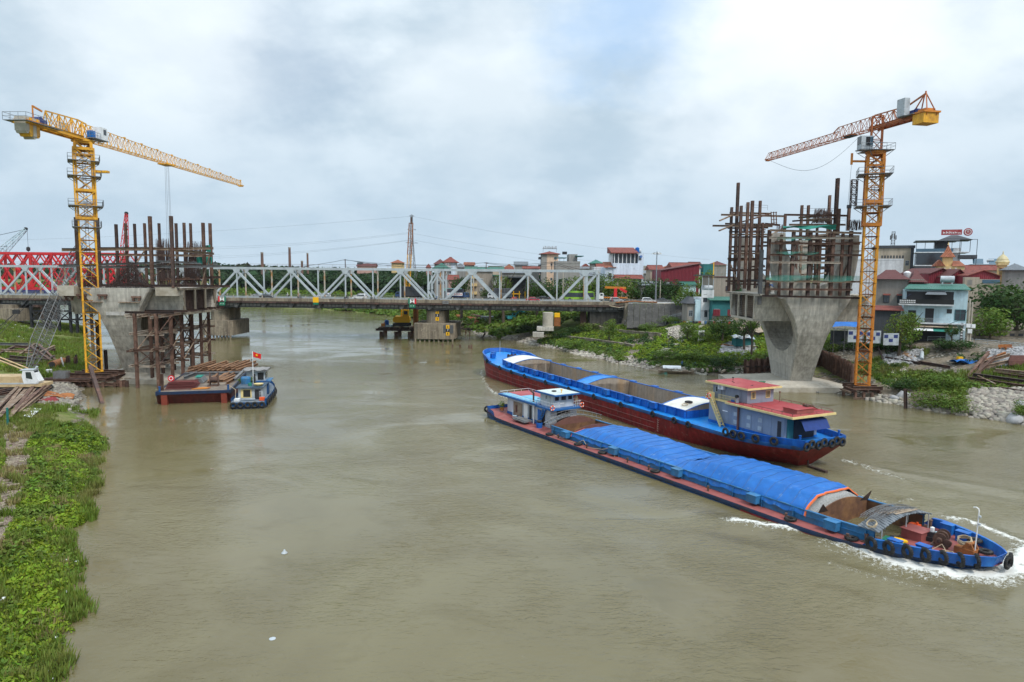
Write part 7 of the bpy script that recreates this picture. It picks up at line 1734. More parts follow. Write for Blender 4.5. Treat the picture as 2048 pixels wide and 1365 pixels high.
house('brown_roof_house','house with long dark red roof and square stair tower on the wooded bank',714,750,533,600,ZT,10,'pink',('gable',2.4,'tiled',.8),[(.3,4,1.2,1.2)],extra=lambda t,W,D,H:P_(t,'stair_tower','dgrey',(-W/2-.5,-W/2+4,-2,2,0,H+3.4)))
house('small_tower_house','tiny pink turret with red cap beyond the truss',852,861,535,480,ZT,4,'pink',('hip',2.2,'tile',.3),[])
LOW=[(931,952,539,330,'brick','gsheet','low brick house with green roof between the villa and the bare brick house'),(948,978,540,345,'dgrey','gsheet','low dark house with green sheet roof and skylights'),(980,1006,539,340,'beige','gsheet','low cream house with bright green roof'),(1000,1026,541,350,'pink','tile','low pink house with dark red roof by the wire pole'),(1047,1078,538,345,'grey','tile','low house with broad red roof beside the peach hotel'),(1160,1184,539,330,'wh','bsheet','white house with grey sheet roof near the green roof house'),(1290,1306,548,290,'grey','bsheet','grey lean-to between the villa and the cream house'),(1000,1050,547,300,'grey','bsheet','long grey roof behind the workshop'),(1165,1196,553,270,'grey','bsheet','small shop with grey sheet roof among the trees'),(1282,1300,572,240,'grey','bsheet','small roadside kiosk behind the crane truck'),(1366,1392,571,245,'cyan','gsheet','roadside shop with turquoise doors below the maroon shed'),(1310,1345,572,243,'stained','bsheet','dark open roadside shops below the big round trees')]
for a,c,y,Y,m,rm,lab in LOW:house('low_house',lab,a,c,y,Y,ZT,8,m,('gable' if rm!='bsheet' else 'shed',1.3,rm,.6),[(.3,(at(a,y,Y).z-ZT)*.6,1,1),(.7,(at(a,y,Y).z-ZT)*.6,1,1)])
rr=random.Random(21);FW_=['wh','beige','peach','grey','wblue','yel','pink','stained'];FR_=['tile','tileo','tiled','gsheet','bsheet']
k=0
for px in (920,938,962,990,1018,1042,1066,1130,1152,1172,1212,1296,1322,1344,1368,1392,1416,1438):
 w=rr.uniform(16,30);fl=rr.random()<.35;Yh=rr.uniform(345,470)
 house('far_house',f'{ORD[k]} small house on the far skyline, counted from the truss posts over the round pier',px-w/2,px+w/2,rr.uniform(530,541),Yh,ZT,9,rr.choice(FW_),('flat',rr.uniform(.6,2.6),'grey',.2) if fl else (rr.choice(('gable','hip','gabley')),rr.uniform(1.5,2.6),rr.choice(FR_),.7),[(u,v,1.2,1.4) for u in (.25,.7) for v in (2.5,6)],0,'house',group='small houses on the far skyline');k+=1
 # right hand side
def e(t,W,D,H):
 P_(t,'roof_slab','dgrey',(-W/2-.4,W/2+.4,-D-.4,D,H+.02,H+1.0));P_(t,'corner_fin','dgrey',(W/2-.9,W/2+.1,-D-.1,D,0,H));
 for k in range(8):P_(t,'vent_slot','dgrey',(-W/2+2+k*.95,-W/2+2.5+k*.95,-D-.05,-D-.01,H-3.6,H-2.6))
 b=MB();lattice(b,sq(1.2,H+1),sq(1.0,H+6.5),5,.14,.08)
 for k in range(6):b.box((.9*math.cos(k),.9*math.sin(k),H+4.3+.35*(k%3)),(.35,.35,1.6))
 b.build('aerial_mast',Q['grsteel'],t)
house('office_block','tall beige block with dark roof and aerial mast behind the crane',1752,1826,497,250,9,18,'beige',None,[(.18,H,1.4,1.4) for H in (14,)]+[(.62,18.4,1,1.6),(.85,18.4,1,1.6)],0,'building',extra=e)
house('white_annex','plain white annex in front of the tall beige block',1708,1805,521,225,9,14,'wh',('flat',.5,'wh',.05),[(.45,9.8,.9,2.2),(.58,9.8,.9,2.2),(.66,9.8,.9,2.2),(.8,9.8,.9,2.2)],0,'building')
def e(t,W,D,H):
 G=MB()
 for z in (H+.1,H+4.6):G.bb(-W/2,W/2,-D,D,z,z+.3)
 G.build('floor_slab',Q['cabw'],t);P_(t,'glass_floor','glass',(-W/2+.3,W*.18,-D+.1,D-1,H+.4,H+4.5));P_(t,'terrace_roof','bsheet',(-W/2-.3,W*.3,-D-.5,D,H+8.6,H+8.85));P_(t,'terrace_post','dark',*[(-W/2+k*2.6,-W/2+.15+k*2.6,-D+.05,-D+.2,H+4.9,H+8.6) for k in range(int(W/2.6)+1)]);P_(t,'terrace_rail','glassb',(-W/2,W*.2,-D+.02,-D+.08,H+4.9,H+6));P_(t,'upper_room','dgrey',(-W*.1,W*.12,-D+2,D-2,H+4.9,H+8.5))
 P_(t,'side_wing','wh',(W*.18,W/2-2.5,-D+1,D,H+.4,H+6.2));P_(t,'side_balcony','dgrey',(W/2-3.2,W/2+2.2,-D,D-4,H+2.6,H+3.8));P_(t,'side_frame','dark',(W/2+1.9,W/2+2.05,-D,-D+.15,-4,H+9.0),(W/2-3,W/2-2.85,-D,-D+.15,0,H+9.0),(W/2-3,W/2+2,-D,-D+.15,H+8.9,H+9.05))
 b=MB();w0,w1=-W*.02,W*.42;b.add([(w0-1,-D,H+8.9),(w1+2,-D,H+8.9),(w1+2,D,H+8.9),(w0-1,D,H+8.9),(w0+3,-1,H+10.8),(w1-2,-1,H+10.8),(w1-2,1,H+10.8),(w0+3,1,H+10.8)],[(0,1,5,4),(1,2,6,5),(2,3,7,6),(3,0,4,7),(4,5,6,7)]);b.build('dark_hip_roof',Q['dgrey'],t)
 sg=MB();x0,x1=-W*.04,W*.34;sg.bb(x0,x1,-D+.6,-D+.9,H+10.6,H+12.4);o=sg.build('sign_board',Q['roofred'],t);b=MB();r=random.Random(5);x=x0+.5
 while x<x1-.5:
  w_=r.uniform(.35,.8);h_=r.uniform(.35,.9);b.bb(x,x+.16,-D+.54,-D+.6,H+11.0,H+11.0+h_);b.bb(x+.16,x+w_*.8,-D+.54,-D+.6,H+11.0+h_*.4,H+11.0+h_*.4+.16);b.bb(x+w_*.7,x+w_*.7+.14,-D+.54,-D+.6,H+11.0,H+11.0+h_*.7);x+=w_+.25
 b.build('sign_lettering',Q['sign_w'],o);b=MB();b.lathe([(1.3,-.15),(1.3,.15)],(0,0,0),18);o=b.build('round_sign',Q['roofred'],t,loc=(x1+1.7,-D+.7,H+11.5));o.rotation_euler=UPR;b=MB();b.torus((x1+1.7,-D+.52,H+11.5),.85,.1,'y',18,5);b.box((x1+1.7,-D+.52,H+11.5),(.7,.08,.16));b.box((x1+1.7,-D+.52,H+11.9),(.5,.08,.12));b.build('round_emblem',Q['sign_w'],t)
house('restaurant','glass terraced restaurant with a red roof sign and round emblem',1831,1934,533,235,9,14,'dgrey',None,[],0,'restaurant',extra=e)
def e(t,W,D,H):
 b=MB();b.add([(-1.6-3,-D-.4,H),(1.6-3,-D-.4,H),(-3,-D-.4,H+2.0),(-4.6,D,H),(-1.4,D,H),(-3,D,H+2.0)],[(0,1,2),(3,5,4),(1,4,5,2),(0,2,5,3)]);b.build('gable_roof',Q['tileo'],t);b=MB();b.add([(W*.05,-D-.3,H),(W/2+.4,-D-.3,H),(W/2+.4,D,H),(W*.05,D,H),(W*.08,0,H+1.7),(W/2-1,0,H+1.7)],[(0,1,5,4),(1,2,5),(2,3,4,5),(3,0,4)]);b.build('side_roof',Q['tileo'],t)
 P_(t,'tower','yel',(-2.0,.6,-1.5,1.5,H,H+2.8));b=MB();P4=[(-2.7,-2.1,H+2.8),(1.3,-2.1,H+2.8),(1.3,2.1,H+2.8),(-2.7,2.1,H+2.8)];Q4=[(-1.6,-.9,H+4.4),(.2,-.9,H+4.4),(.2,.9,H+4.4),(-1.6,.9,H+4.4)];b.add(P4+Q4+[(-.7,0,H+6.6)],[(0,1,5,4),(1,2,6,5),(2,3,7,6),(3,0,4,7),(4,5,8),(5,6,8),(6,7,8),(7,4,8)]);b.build('pagoda_roof',Q['tileo'],t);b=MB();b.lathe([(.3,0),(.1,.6),(.0,1.0)],(-.7,0,H+6.5),6);b.build('finial',Q['yel'],t)
 P_(t,'column','wh',*[(-W/2+.3+k*1.4,-W/2+.6+k*1.4,-D-.3,-D-.02,0,H-.5) for k in range(4)])
house('pagoda_house','yellow house with orange pagoda tower roof in front of the glass restaurant',1876,1928,533,205,9,9,'yel',None,[(.1,7,.9,1.7),(.25,7,.9,1.7),(.4,7,.9,1.7),(.68,7.2,1,1.2),(.86,7.2,1,1.2)],0,'house',fm='tiled',extra=e)
shed('sheet_shed','maroon shed with a low gable behind the dark tree',[(1857,549),(1884,538),(1908,552)],185,14,'maroon','tiled',base=9)
shed('sheet_shed','tall narrow maroon gable between two wider sheds',[(1896,556),(1918,540),(1934,555)],180,14,'maroon','tiled',base=9)
shed('sheet_shed','broad maroon gable above the bare beige wall',[(1932,553),(1966,542),(2000,554)],176,14,'maroon','tile',base=9)
house('long_house','long faded red roof on the skyline behind the maroon sheds',1915,1992,541,215,9,10,'beige',('gable',1.6,'tile',.5),[])
def e(t,W,D,H):
 b=MB();b.lathe([(1.7,0),(1.8,.4),(1.45,1.0),(1.5,1.1),(1.1,1.8),(.5,2.4),(.18,2.7),(.12,3.4),(0,3.6)],(0,0,H+.6),14);b.build('dome',mat('gold_dome',(.50,.43,.25),.5),t,True);P_(t,'cornice','yel',(-W/2-.3,W/2+.3,-D-.3,D+.3,H,H+.6));b=MB();b.add([(-W/2-.6,-D-.8,H-.6),(W/2+3.5,-D-.8,H-1.8),(W/2+2,D,H-.2),(-W/2,D,H-.2)],[(0,1,2,3)]);b.build('skirt_roof',Q['tileo'],t)
house('domed_house','small yellow house with golden dome on the skyline',1999,2014,531,200,9,6,'yel',None,[(.5,8.6,1.2,1.2)],0,'house',fm='tiled',extra=e)
house('roof_terrace_house','grey house with open roof terrace next to the golden dome',2012,2052,540,190,9,9,'grey',('hip',1.6,'bsheet',.8),[(.5,6,1,1.2)])
house('solar_house','flat roofed house with tilted solar panels on the skyline',1952,1992,531,230,9,9,'dgrey',None,[],extra=lambda t,W,D,H:(P_(t,'flat_roof','dgrey',(-W/2-1.5,W/2,-D,D,H,H+.3)),[tank(t,x,0,H+.9,'cabg',.45,2) for x in (1.5,5)],[MB().add([(x,-1.5,H+.6),(x+3,-1.5,H+.6),(x+3,1,H+2.3),(x,1,H+2.3),(x,-1.5,H+.5),(x+3,-1.5,H+.5),(x+3,1,H+2.2),(x,1,H+2.2)],[(0,1,2,3),(4,5,6,7),(0,1,5,4),(2,3,7,6),(1,2,6,5),(3,0,4,7)]).build('solar_panel',Q['glassb'],t) for x in (-3.5,1)]))
house('bare_wall_house','bare beige stained house below the broad maroon gable',1931,1998,559,170,8.8,10,'beige',None,[(.72,4,1.1,1.6)],extra=lambda t,W,D,H:(P_(t,'parapet','beige',(-W/2,-W/2+W*.42,-D-.02,D,H,H+.5)),P_(t,'bricked_opening','stained',(-W*.42,-W*.28,-D-.06,-D-.01,H-1.4,H-.2)),P_(t,'stain_panel','stained',(-W*.45,-W*.38,-D-.05,-D-.01,2.2,5.0)),P_(t,'clerestory','glassb',(W*.0,W/2,-D-.06,-D-.01,H-1.0,H-.1))))
def e(t,W,D,H):
 def pag(x0,x1,z,h):
  b=MB();xm=(x0+x1)/2;r=(x1-x0)/2;b.add([(x0-.9,-D-.9,z),(x1+.9,-D-.9,z),(x1+.9,D,z),(x0-.9,D,z),(x0+r*.3,-D*.5,z+h*.55),(x1-r*.3,-D*.5,z+h*.55),(x1-r*.3,D*.5,z+h*.55),(x0+r*.3,D*.5,z+h*.55),(xm-r*.35,0,z+h),(xm+r*.35,0,z+h)],[(0,1,5,4),(1,2,6,5),(2,3,7,6),(3,0,4,7),(4,5,9,8),(5,6,9),(6,7,8,9),(7,4,8),(3,2,1,0)]);b.build('pagoda_roof',Q['tiled'],t)
 pag(-W/2,W*.12,H,2.2);pag(W*.25,W/2-.2,H-.6,2.8);P_(t,'open_loggia','glass',(W*.2,W/2-.1,-D-.06,-D-.01,H-3.6,H-1.0));P_(t,'loggia_rail','tiled',(W*.18,W/2,-D-.2,-D-.07,H-1.1,H-.6));tank(t,W*.18,0,H,'cabw',.8,1.6,True)
house('old_grey_house','stained grey house with two dark pagoda roofs and red window awnings',1756,1846,559,158,8.6,10,'stained',None,[(.22,8.6,1.1,1.7,'tile'),(.52,8.6,1.1,1.7,'tile'),(.2,4.8,1.1,1.7,'tile')],0,'house',fm='dark',extra=e)
def e(t,W,D,H):
 P_(t,'ground_roof','tile',(-W/2-1,W*.2,-D-3.4,-D-.03,2.9,3.2));P_(t,'dark_front','dark',(-W/2,W*.05,-D-.06,-D-.01,0,2.7))
def e2(t,W,D,H):
 f1,f2=H*.36,H*.72
 P_(t,'balcony_slab','wh',(-W/2-.6,W*.48,-D-1.5,-D-.02,f1-.15,f1+.1));b=MB();railing(b,[(-W/2-.5,-D-1.4,f1+.1),(W*.22,-D-1.4,f1+.1)],1.0,.16,.015,0);b.build('balcony_rail',Q['cabg'],t)
 P_(t,'terrace_slab','wh',(-W/2-1.0,W*.28,-D-1.4,-D+.0,f2-.2,f2+.15));P_(t,'terrace_recess','dark',(-W/2+.4,W*.28,-D-.04,-D-.01,f2+.2,H-.3));P_(t,'terrace_rail','sign_k',(-W/2-1.0,W*.28,-D-1.42,-D-1.36,f2+.15,f2+1.15));P_(t,'lettered_panel','sign_w',*[(-W/2-.9+k*.34,-W/2-.68+k*.34,-D-1.46,-D-1.43,f2+.3+.4*r,f2+.55+.4*r) for k in range(9) for r in (0,1)])
 b=MB();b.add([(-W/2-.2,-D-.6,H+.1),(W/2+.4,-D-.6,H+.1),(W/2+.4,D,H+1.2),(-W/2+1.4,D,H+1.2),(-W/2-.2,-D-.6,H+.25),(W/2+.4,-D-.6,H+.25),(W/2+.4,D,H+1.35),(-W/2+1.4,D,H+1.35)],[(0,1,2,3),(4,5,6,7),(0,1,5,4),(1,2,6,5),(2,3,7,6),(3,0,4,7)]);b.build('roof',Q['gsheet'],t)
 o=MB();o.add([(-W*.18,-D-1.9,H-.9),(W*.16,-D-1.9,H-.9),(W*.14,-D+.2,H-.1),(-W*.12,-D+.2,H-.1)],[(0,1,2,3)]);o.build('grey_awning',Q['bsheet'],t);o=MB();o.grid([[(-W/2+.0+1.2*i/4,-D-1.3+.3*j,f2+1.2+.9*math.sin(i/4*1.6)) for i in range(5)] for j in range(4)]);o.build('dark_cover',Q['navy'],t)
 for u,w_,h_,nm in ((-.36,1.5,2.5,'door'),(-.08,1.6,3.0,'door')):P_(t,nm,'dark',(u*W-w_/2,u*W+w_/2,-D-.05,-D-.01,f1+.15,f1+.15+h_))
 P_(t,'small_window','dark',(W*.19,W*.27,-D-.05,-D-.01,f1+2.2,f1+3.1));win_at(t,W*.4,-D,f1+1.9,1.8,2.2,'-y','teal')
 o=MB();o.add([(-W/2+.6,-D-3.0,f1-1.5),(-W*.02,-D-3.0,f1-1.5),(-W*.02,-D-.3,f1-.5),(-W/2+.6,-D-.3,f1-.5)],[(0,1,2,3)]);o.build('white_awning',Q['cabw'],t);o=MB();o.add([(-W*.02,-D-3.0,f1-1.55),(W*.27,-D-3.0,f1-1.55),(W*.27,-D-.3,f1-.52),(-W*.02,-D-.3,f1-.52)],[(0,1,2,3)]);o.build('green_awning',Q['net'],t);o=MB();o.add([(-W/2,-D-2.0,f1-.75),(W*.36,-D-2.2,f1-.75),(W*.36,-D-.1,f1-.25),(-W/2,-D-.1,f1-.25)],[(0,1,2,3)]);o.build('beige_awning',Q['wood'],t)
 P_(t,'open_front','dark',(-W*.42,W*.2,-D-.05,-D-.01,-.4,f1-1.2));tank(t,W*.22,2,H+1.3,'cabg',.75,2.6)
 P_(t,'vertical_sign','sign_k',(W/2-.9,W/2-.45,-D-.08,-D-.02,.2,4.2));P_(t,'sign_stroke','sign_w',*[(W/2-.86,W/2-.5,-D-.11,-D-.08,.4+k*.62,.75+k*.62) for k in range(6)])
house('blue_house','light blue riverside house with green roof, balconies and awnings',1811,1933,581,147,8.4,10,'cyan',None,[],0,'house',extra=e2)
house('red_porch','low red porch roof below the old grey house',1752,1800,622,150,8.5,5,'dgrey',('shed',.8,'tile',.6),[],cat='porch')
# houses left of the horned pier
def e(t,W,D,H):
 P_(t,'terrace_wall','wh',(-W/2-.05,W/2+.05,-D-.1,-D+.0,H,H+2.2));P_(t,'terrace_roof','dgrey',(-W/2-.2,W/2,-D-.3,D,H+6.2,H+6.5));P_(t,'terrace_post','cabg',*[(x,x+.14,-D,-D+.14,H+2.2,H+6.2) for x in (-W/2,-W/2+1.8,W/2-.2)]);tank(t,1,0,H+1.6,'cabg',.8,3);P_(t,'floor_line','grey',(-W/2,W/2,-D-.05,-D-.01,H*.46,H*.46+.15));P_(t,'blue_side','cyan',(-W/2-1.6,-W/2-.02,-D+.2,D,0,H*.9))
house('white_house','narrow white house with roof terrace next to the bare concrete house',1403,1427,596,195,8.8,9,'wh',None,[(.3,H_,.9,2.0) for H_ in (7.0,)]+[(.75,7.6,.6,.6),(.4,2.6,.7,1.8),(.75,3.4,.6,.6)],0,'house',fm='dark',extra=e)
house('bare_house','bare grey concrete house with a caged roof behind the falsework',1428,1466,555,205,8.8,12,'brick',None,[(.75,9.6,1.2,1.4)],0,'house',fm='tiled',extra=lambda t,W,D,H:(P_(t,'eave','tiled',(-W/2-.2,W/2,-D-.2,D,H,H+.25)),(lambda b:(railing(b,[(-W/2,-D,H+.2),(W/2,-D,H+.2)],3.4,1.1,.05,3),b.build('roof_cage',Q['wood'],t)))(MB()),P_(t,'yellow_post','sign_y',(-W/2-.3,-W/2-.1,-D,-D+.2,H-.5,H+4.5))))
house('green_hut','teal sheet hut with a red and green balcony under the open deck end',1425,1470,602,192,8.8,7,'teal',('shed',.8,'gsheet',.8),[(.2,3.4,1.4,1.2)],cat='hut',extra=lambda t,W,D,H:(P_(t,'balcony_panel','maroon',(-W/2,-W/2+2,-D-.9,-D-.8,2.2,4.0),(-W/2+4,-W/2+6,-D-.9,-D-.8,2.2,4.0)),P_(t,'balcony_panel','teal',(-W/2+2,-W/2+4,-D-.9,-D-.8,2.2,4.0)),P_(t,'lower_wall','stained',(-W/2,W/2,-D-.05,-D-.01,-.5,2.2))))
house('grey_hut','small grey hut with brown roof at the end of the concrete ramp',1375,1393,607,196,8.8,6,'stained',('hip',1.8,'dgrey',.6),[(.4,2.6,1,1.6)],cat='hut')
# chimneys
for px,yt,yb,w,lab in ((524,505,560,5.4,'leftmost thick tapering brick chimney'),(579,495,560,4.8,'tallest brick chimney'),(604,522,560,4.6,'shortest brick chimney'),(615,506.5,560,3.8,'thin brick chimney right of the shortest one')):
 Y=620;p=at(px,yt,Y);q=at(px,yb,Y);r=w*.5/1365*Y
 t=thing('brick_chimney',lab+' on the wooded bank beyond the bridge','chimney',(p.x,Y,q.z-8),group='brick kiln chimneys');h=p.z-q.z+8
 b=MB();b.lathe([(r*1.3,0),(r*.95,h-1.2)],(0,0,0),14);b.build('stack',mat('chimney_brick',(.16,.09,.075),.9,var=.25,alt=(.10,.07,.065),ascale=.15),t);b=MB();b.lathe([(r*1.05,h-1.2),(r*1.05,h),(r*.7,h)],(0,0,0),14);b.build('rim',Q['brick'],t)
def pylon():
 Y=460;p=at(823.5,431,Y);z0=12;H=p.z-z0;t=thing('power_pylon','tall grey lattice power pylon on the skyline','pylon',(p.x,Y,z0),.4)
 b=MB();lattice(b,sq(5.5,0),sq(1.8,H*.62),9,.3,.16);b.build('lower_mast',Q['gal'],t);b=MB();lattice(b,sq(1.8,H*.62),sq(.9,H),8,.24,.13);b.build('upper_mast',Q['gal'],t)
 for q,w in ((.62,4.2),(.8,3.0),(.985,1.6)):
  b=MB()
  for s in (-1,1):b.beam((0,-.5,H*q),(s*w,0,H*q+.2),.22);b.beam((0,.5,H*q),(s*w,0,H*q+.2),.22);b.beam((0,0,H*q+1.2),(s*w,0,H*q+.2),.18)
  b.build('cross_arm',Q['gal'],t)
 pts=[(823,433),(823,466),(823,480),(823,482)]
 for k,(y0,xe,ye) in enumerate(((433,0,481),(465,380,495),(467,380,499),(480,380,514),(481,380,518))):
  b=MB();a=at(823.5,y0,Y);c=at(xe,ye,Y+150);b.path([a.lerp(c,q)+Vector((0,0,-5*4*q*(1-q)*.5)) for q in frange(0,1,14)],.05,3);tag(b.build('power_line',Q['grsteel'],None),('topmost','second','third','fourth','lowest')[k]+' power line running from the pylon over the brick chimneys','power line','power lines from the pylon')
 for k,(y0,xe,ye) in enumerate(((433,1420,520),(467,1420,545),(480,1420,560))):
  b=MB();a=at(823.5,y0,Y);c=at(xe,ye,Y+20);b.path([a.lerp(c,q)+Vector((0,0,-6*4*q*(1-q)*.5)) for q in frange(0,1,14)],.05,3);tag(b.build('power_line',Q['grsteel'],None),('upper','middle','lower')[k]+' power line running from the pylon over the town roofs','power line','power lines from the pylon')
pylon()
p=at(1314,503,225);t=thing('lamp_mast','tall grey lamp mast with a ring of floodlights by the road','lamp mast',(p.x,225,13.3));b=MB();b.lathe([(.3,0),(.12,p.z-13.3)],(0,0,0),8);b.build('mast',Q['gal'],t)
b=MB();b.lathe([(1.1,p.z-14.0),(1.2,p.z-13.7)],(0,0,0),12);
for k in range(6):b.box((1.3*math.cos(k),1.3*math.sin(k),p.z-14.1),(.5,.5,.35))
b.build('lamp_ring',Q['cabw'],t)
for px,yt,Y,lab in ((926.5+200,543,240,'concrete light pole behind the last truss diagonal'),(1321,560,228,'short concrete pole beside the round tree by the road'),(1942,598,143,None)):
 if lab:p=at(px,yt,Y);b=MB();b.lathe([(.2,0),(.13,p.z-11)],(0,0,0),8);tag(b.build('utility_pole',Q['concl'],None,loc=(p.x,Y,11)),lab,'pole')
p=at(1943,598,142);t=thing('utility_pole','twin concrete utility pole with meter boxes beside the light blue house','pole',(p.x,142,8.3))
b=MB();b.lathe([(.22,0),(.16,p.z-8.3)],(-.3,0,0),8);b.lathe([(.22,0),(.16,p.z-9)],(.25,0,0),8);b.build('pole',Q['concl'],t);P_(t,'meter_box','cabw',(-1,-.1,-.5,-.25,3.6,4.4),(.1,.9,-.5,-.25,3.5,4.3),(-.6,.3,-.5,-.25,2.4,3.3));b=MB();b.lathe([(.0,0),(.25,.15),(.25,.35),(0,.5)],(-1.4,-.3,2.8),8);b.build('globe_lamp',Q['cabw'],t)
b=MB();b.path([at(1943,612,142),at(1920,640,143),at(1895,650,144),at(1868,652,145)],.05,4);tag(b.build('service_cable',Q['dark'],None),'black service cable sagging from the twin pole to the light blue house','cable')
# cranes in the distance
def boom(lab,px0,py0,px1,py1,Y,w,m,m2=None,n=14,tip=True,cat='crane'):
 a,c=at(px0,py0,Y),at(px1,py1,Y);t=thing('crane_boom' if cat!='crane' else 'crawler_crane',lab,cat,a);d=c-a
 u=d.normalized();s=Vector((0,1,0));k=u.cross(s).normalized()
 b=MB();q=[k*w/2+s*w/2,k*w/2-s*w/2,-k*w/2-s*w/2,-k*w/2+s*w/2];lattice(b,[x*.8 for x in q],[d*.5+x for x in q],n//2,.2,.11);b.build('boom_lower',Q[m],t);b=MB();lattice(b,[d*.5+x for x in q],[d+x*.35 for x in q],n//2,.2,.11);b.build('boom_upper',Q[m2 or m],t)
 if tip:b=MB();b.tube(d+Vector((0,-.4,.2)),d+Vector((0,.4,.2)),.6,10);b.build('sheave',Q['dark'],t)
 return t,a,d
t,a,d=boom('distant crawler crane with a tall red lattice boom behind the rebar topped pier',246,560,253,428,262,2.0,'redtruss')
b=MB();b.bb(-4,3,-2,2,-3,0);b.build('machine_house',Q['redtruss'],t);b=MB();b.bb(-3.5,3.5,-2.4,2.4,-4.5,-3.1);b.build('crawler_track',Q['dark'],t)
t,a,d=boom('distant crawler crane with a pale teal boom leaning over the red bridge',-40,545,52,459,280,2.6,'cyan')
b=MB();b.tube(d+Vector((.5,0,-.2)),d+Vector((.5,0,-8)),.07,4);b.lathe([(.1,0),(.7,.5),(.7,1.6),(.2,2)],tuple(d+Vector((.5,0,-9))),8);b.build('hook_block',Q['dark'],t);b=MB();b.tube(d,Vector((-14,0,10)),.09,4);b.tube(d*.6,Vector((-14,0,10)),.09,4);b.build('pendant',Q['dark'],t);b=MB();b.bb(-8,2,-2.5,2.5,-5,0);b.build('machine_house',Q['cyan'],t)
# piling rig and platform by the round pier
pf=thing('piling_platform','rusty steel piling platform on stub piles beside the round bridge pier','platform',(at(797,650,243).x,243,0))
for x in (-5.4,-.2,4.6):
 for y in (-3.5,3.5):b=MB();b.tube((x,y,-2),(x,y,1.6),.75,10);b.build('pile',Q['rust'],pf)
for y in (-3.8,0,3.8):hbeam(pf,(-7.4,y,2.3),(8.5,y,2.3),.6,.8,'rustd')
for x in (-6,-2.5,1,4.5):hbeam(pf,(x,-4.4,3.0),(x,4.4,3.0),.5,.5,'rustl')
rg=thing('crawler_crane','yellow crawler crane with rusty yellow lattice boom on the piling platform','crane',(at(806,640,243).x,243,3.3))
b=MB();b.bb(-3.2,-.2+2.8,-2.4,-1.4,0,1.2);b.bb(-3.2,2.6,1.4,2.4,0,1.2);b.build('crawler_track',Q['dark'],rg);b=MB();b.poly([(-3.2,1.4),(2.4,1.4),(2.6,2.2),(2.3,3.6),(-2.6,3.6),(-3.4,2.6)],-1.7,1.7);b.build('machine_house',Q['sign_y'],rg);b=MB();b.bb(.3,2.2,-1.75,-.4,3.6,5.8);b.build('cab',Q['sign_y'],rg);b=MB();b.bb(.6,1.9,-1.79,-1.75,4.3,5.5);b.build('cab_window',Q['glass'],rg);b=MB();lattice(b,[(-.6,-.7,3.6),(.6,-.7,3.6),(.6,.7,3.6),(-.6,.7,3.6)],[(-.3,-.4,8.5),(1.6,-.4,8.5),(1.6,.4,8.5),(-.3,.4,8.5)],3,.22,.14);b.build('gantry',Q['sign_y'],rg)
for k in range(3):
 z0,z1=3.4+k*11,3.4+(k+1)*11;x0,x1=1.2+k*.62,1.2+(k+1)*.62;b=MB();lattice(b,[(x0-.7,-.7,z0),(x0+.7,-.7,z0),(x0+.7,.7,z0),(x0-.7,.7,z0)],[(x1-.65,-.65,z1),(x1+.65,-.65,z1),(x1+.65,.65,z1),(x1-.65,.65,z1)],8,.14,.07);b.build('boom_section',Q[('yellow','yellow','rusto')[k]],rg)
b=MB();b.tube((3.1,0,36),(3.1,0,38.4),.3,8);b.build('sheave',Q['rust'],rg);b=MB();b.tube((4.8,-1.5,-2),(4.8,-1.5,11),.95,14);tag(b.build('casing_pipe',Q['rusto'],None,loc=rg.location),'tall orange rusty casing pipe standing beside the yellow crawler crane','pipe')
for k,(x,z,m,lab) in enumerate(((-5.4,.8,'hullblue','blue drum on the piling platform'),(-4.4,.0,'cyan','folded turquoise sheet on the piling platform'),(-6.6,.4,'orange','orange generator on the corner of the piling platform'))):
 b=MB();(b.lathe([(.7,0),(.75,.2),(.75,2.2),(.6,2.4)],(0,0,0),10) if k==0 else b.polyz([(-1.2,-1),(1,-.8),(1.3,.6),(-.8,1)],0,.7) if k==1 else (b.bb(-.7,.7,-.6,.6,.2,1.2),b.tube((.3,0,1.2),(.3,0,1.7),.12,6)));tag(b.build(('drum','folded_sheet','generator')[k],Q[m],None,loc=(rg.location.x+x,241,3.2)),lab,('drum','sheet','generator')[k])
 # ---------------------------------------------------------------- plants and stones
def leaf_tmpl(n,rx,rz,leaf,seed,dome=True,up=.5,asp=.55):
 r=np.random.default_rng(seed)
 d=r.normal(size=(n,3));d /= np.linalg.norm(d,axis=1)[:,None]
 if dome:d[:,2]=np.abs(d[:,2])
 q=r.uniform(.45,1.0,(n,1))**.6
 c=d*q*np.array([rx,rx,rz]);c[:,2]+=0 if dome else rz
 nrm=d+r.normal(size=(n,3))*.55+np.array([0,0,up]);nrm /= np.linalg.norm(nrm,axis=1)[:,None]
 t=np.cross(nrm,r.normal(size=(n,3)));t /= np.linalg.norm(t,axis=1)[:,None];b=np.cross(nrm,t)
 L=leaf*r.uniform(.6,1.3,(n,1));W=L*asp
 V=np.stack([c-t*L*.5,c+b*W*.5+nrm*L*.06,c+t*L*.55-nrm*L*.1,c-b*W*.5+nrm*L*.06],1)
 return V.reshape(-1,3),np.arange(4*n).reshape(n,4)
def grass_tmpl(n,r0,h,seed,w=.05):
 r=np.random.default_rng(seed);a=r.uniform(0,2*PI,n);q=r.uniform(0,1,n)**.5*r0
 c=np.stack([q*np.cos(a),q*np.sin(a),np.zeros(n)],1);an=r.uniform(0,2*PI,n);ln=r.uniform(.1,.6,n)*h
 hh=h*r.uniform(.6,1.2,n);tip=c+np.stack([np.cos(an)*ln,np.sin(an)*ln,hh],1);s=np.stack([-np.sin(an),np.cos(an),np.zeros(n)],1)*w
 mid=c+(tip-c)*.55+np.stack([np.zeros(n)]*2+[hh*.08],1)
 return np.stack([c-s,c+s,mid+s*.7,tip],1).reshape(-1,3),np.arange(4*n).reshape(n,4)
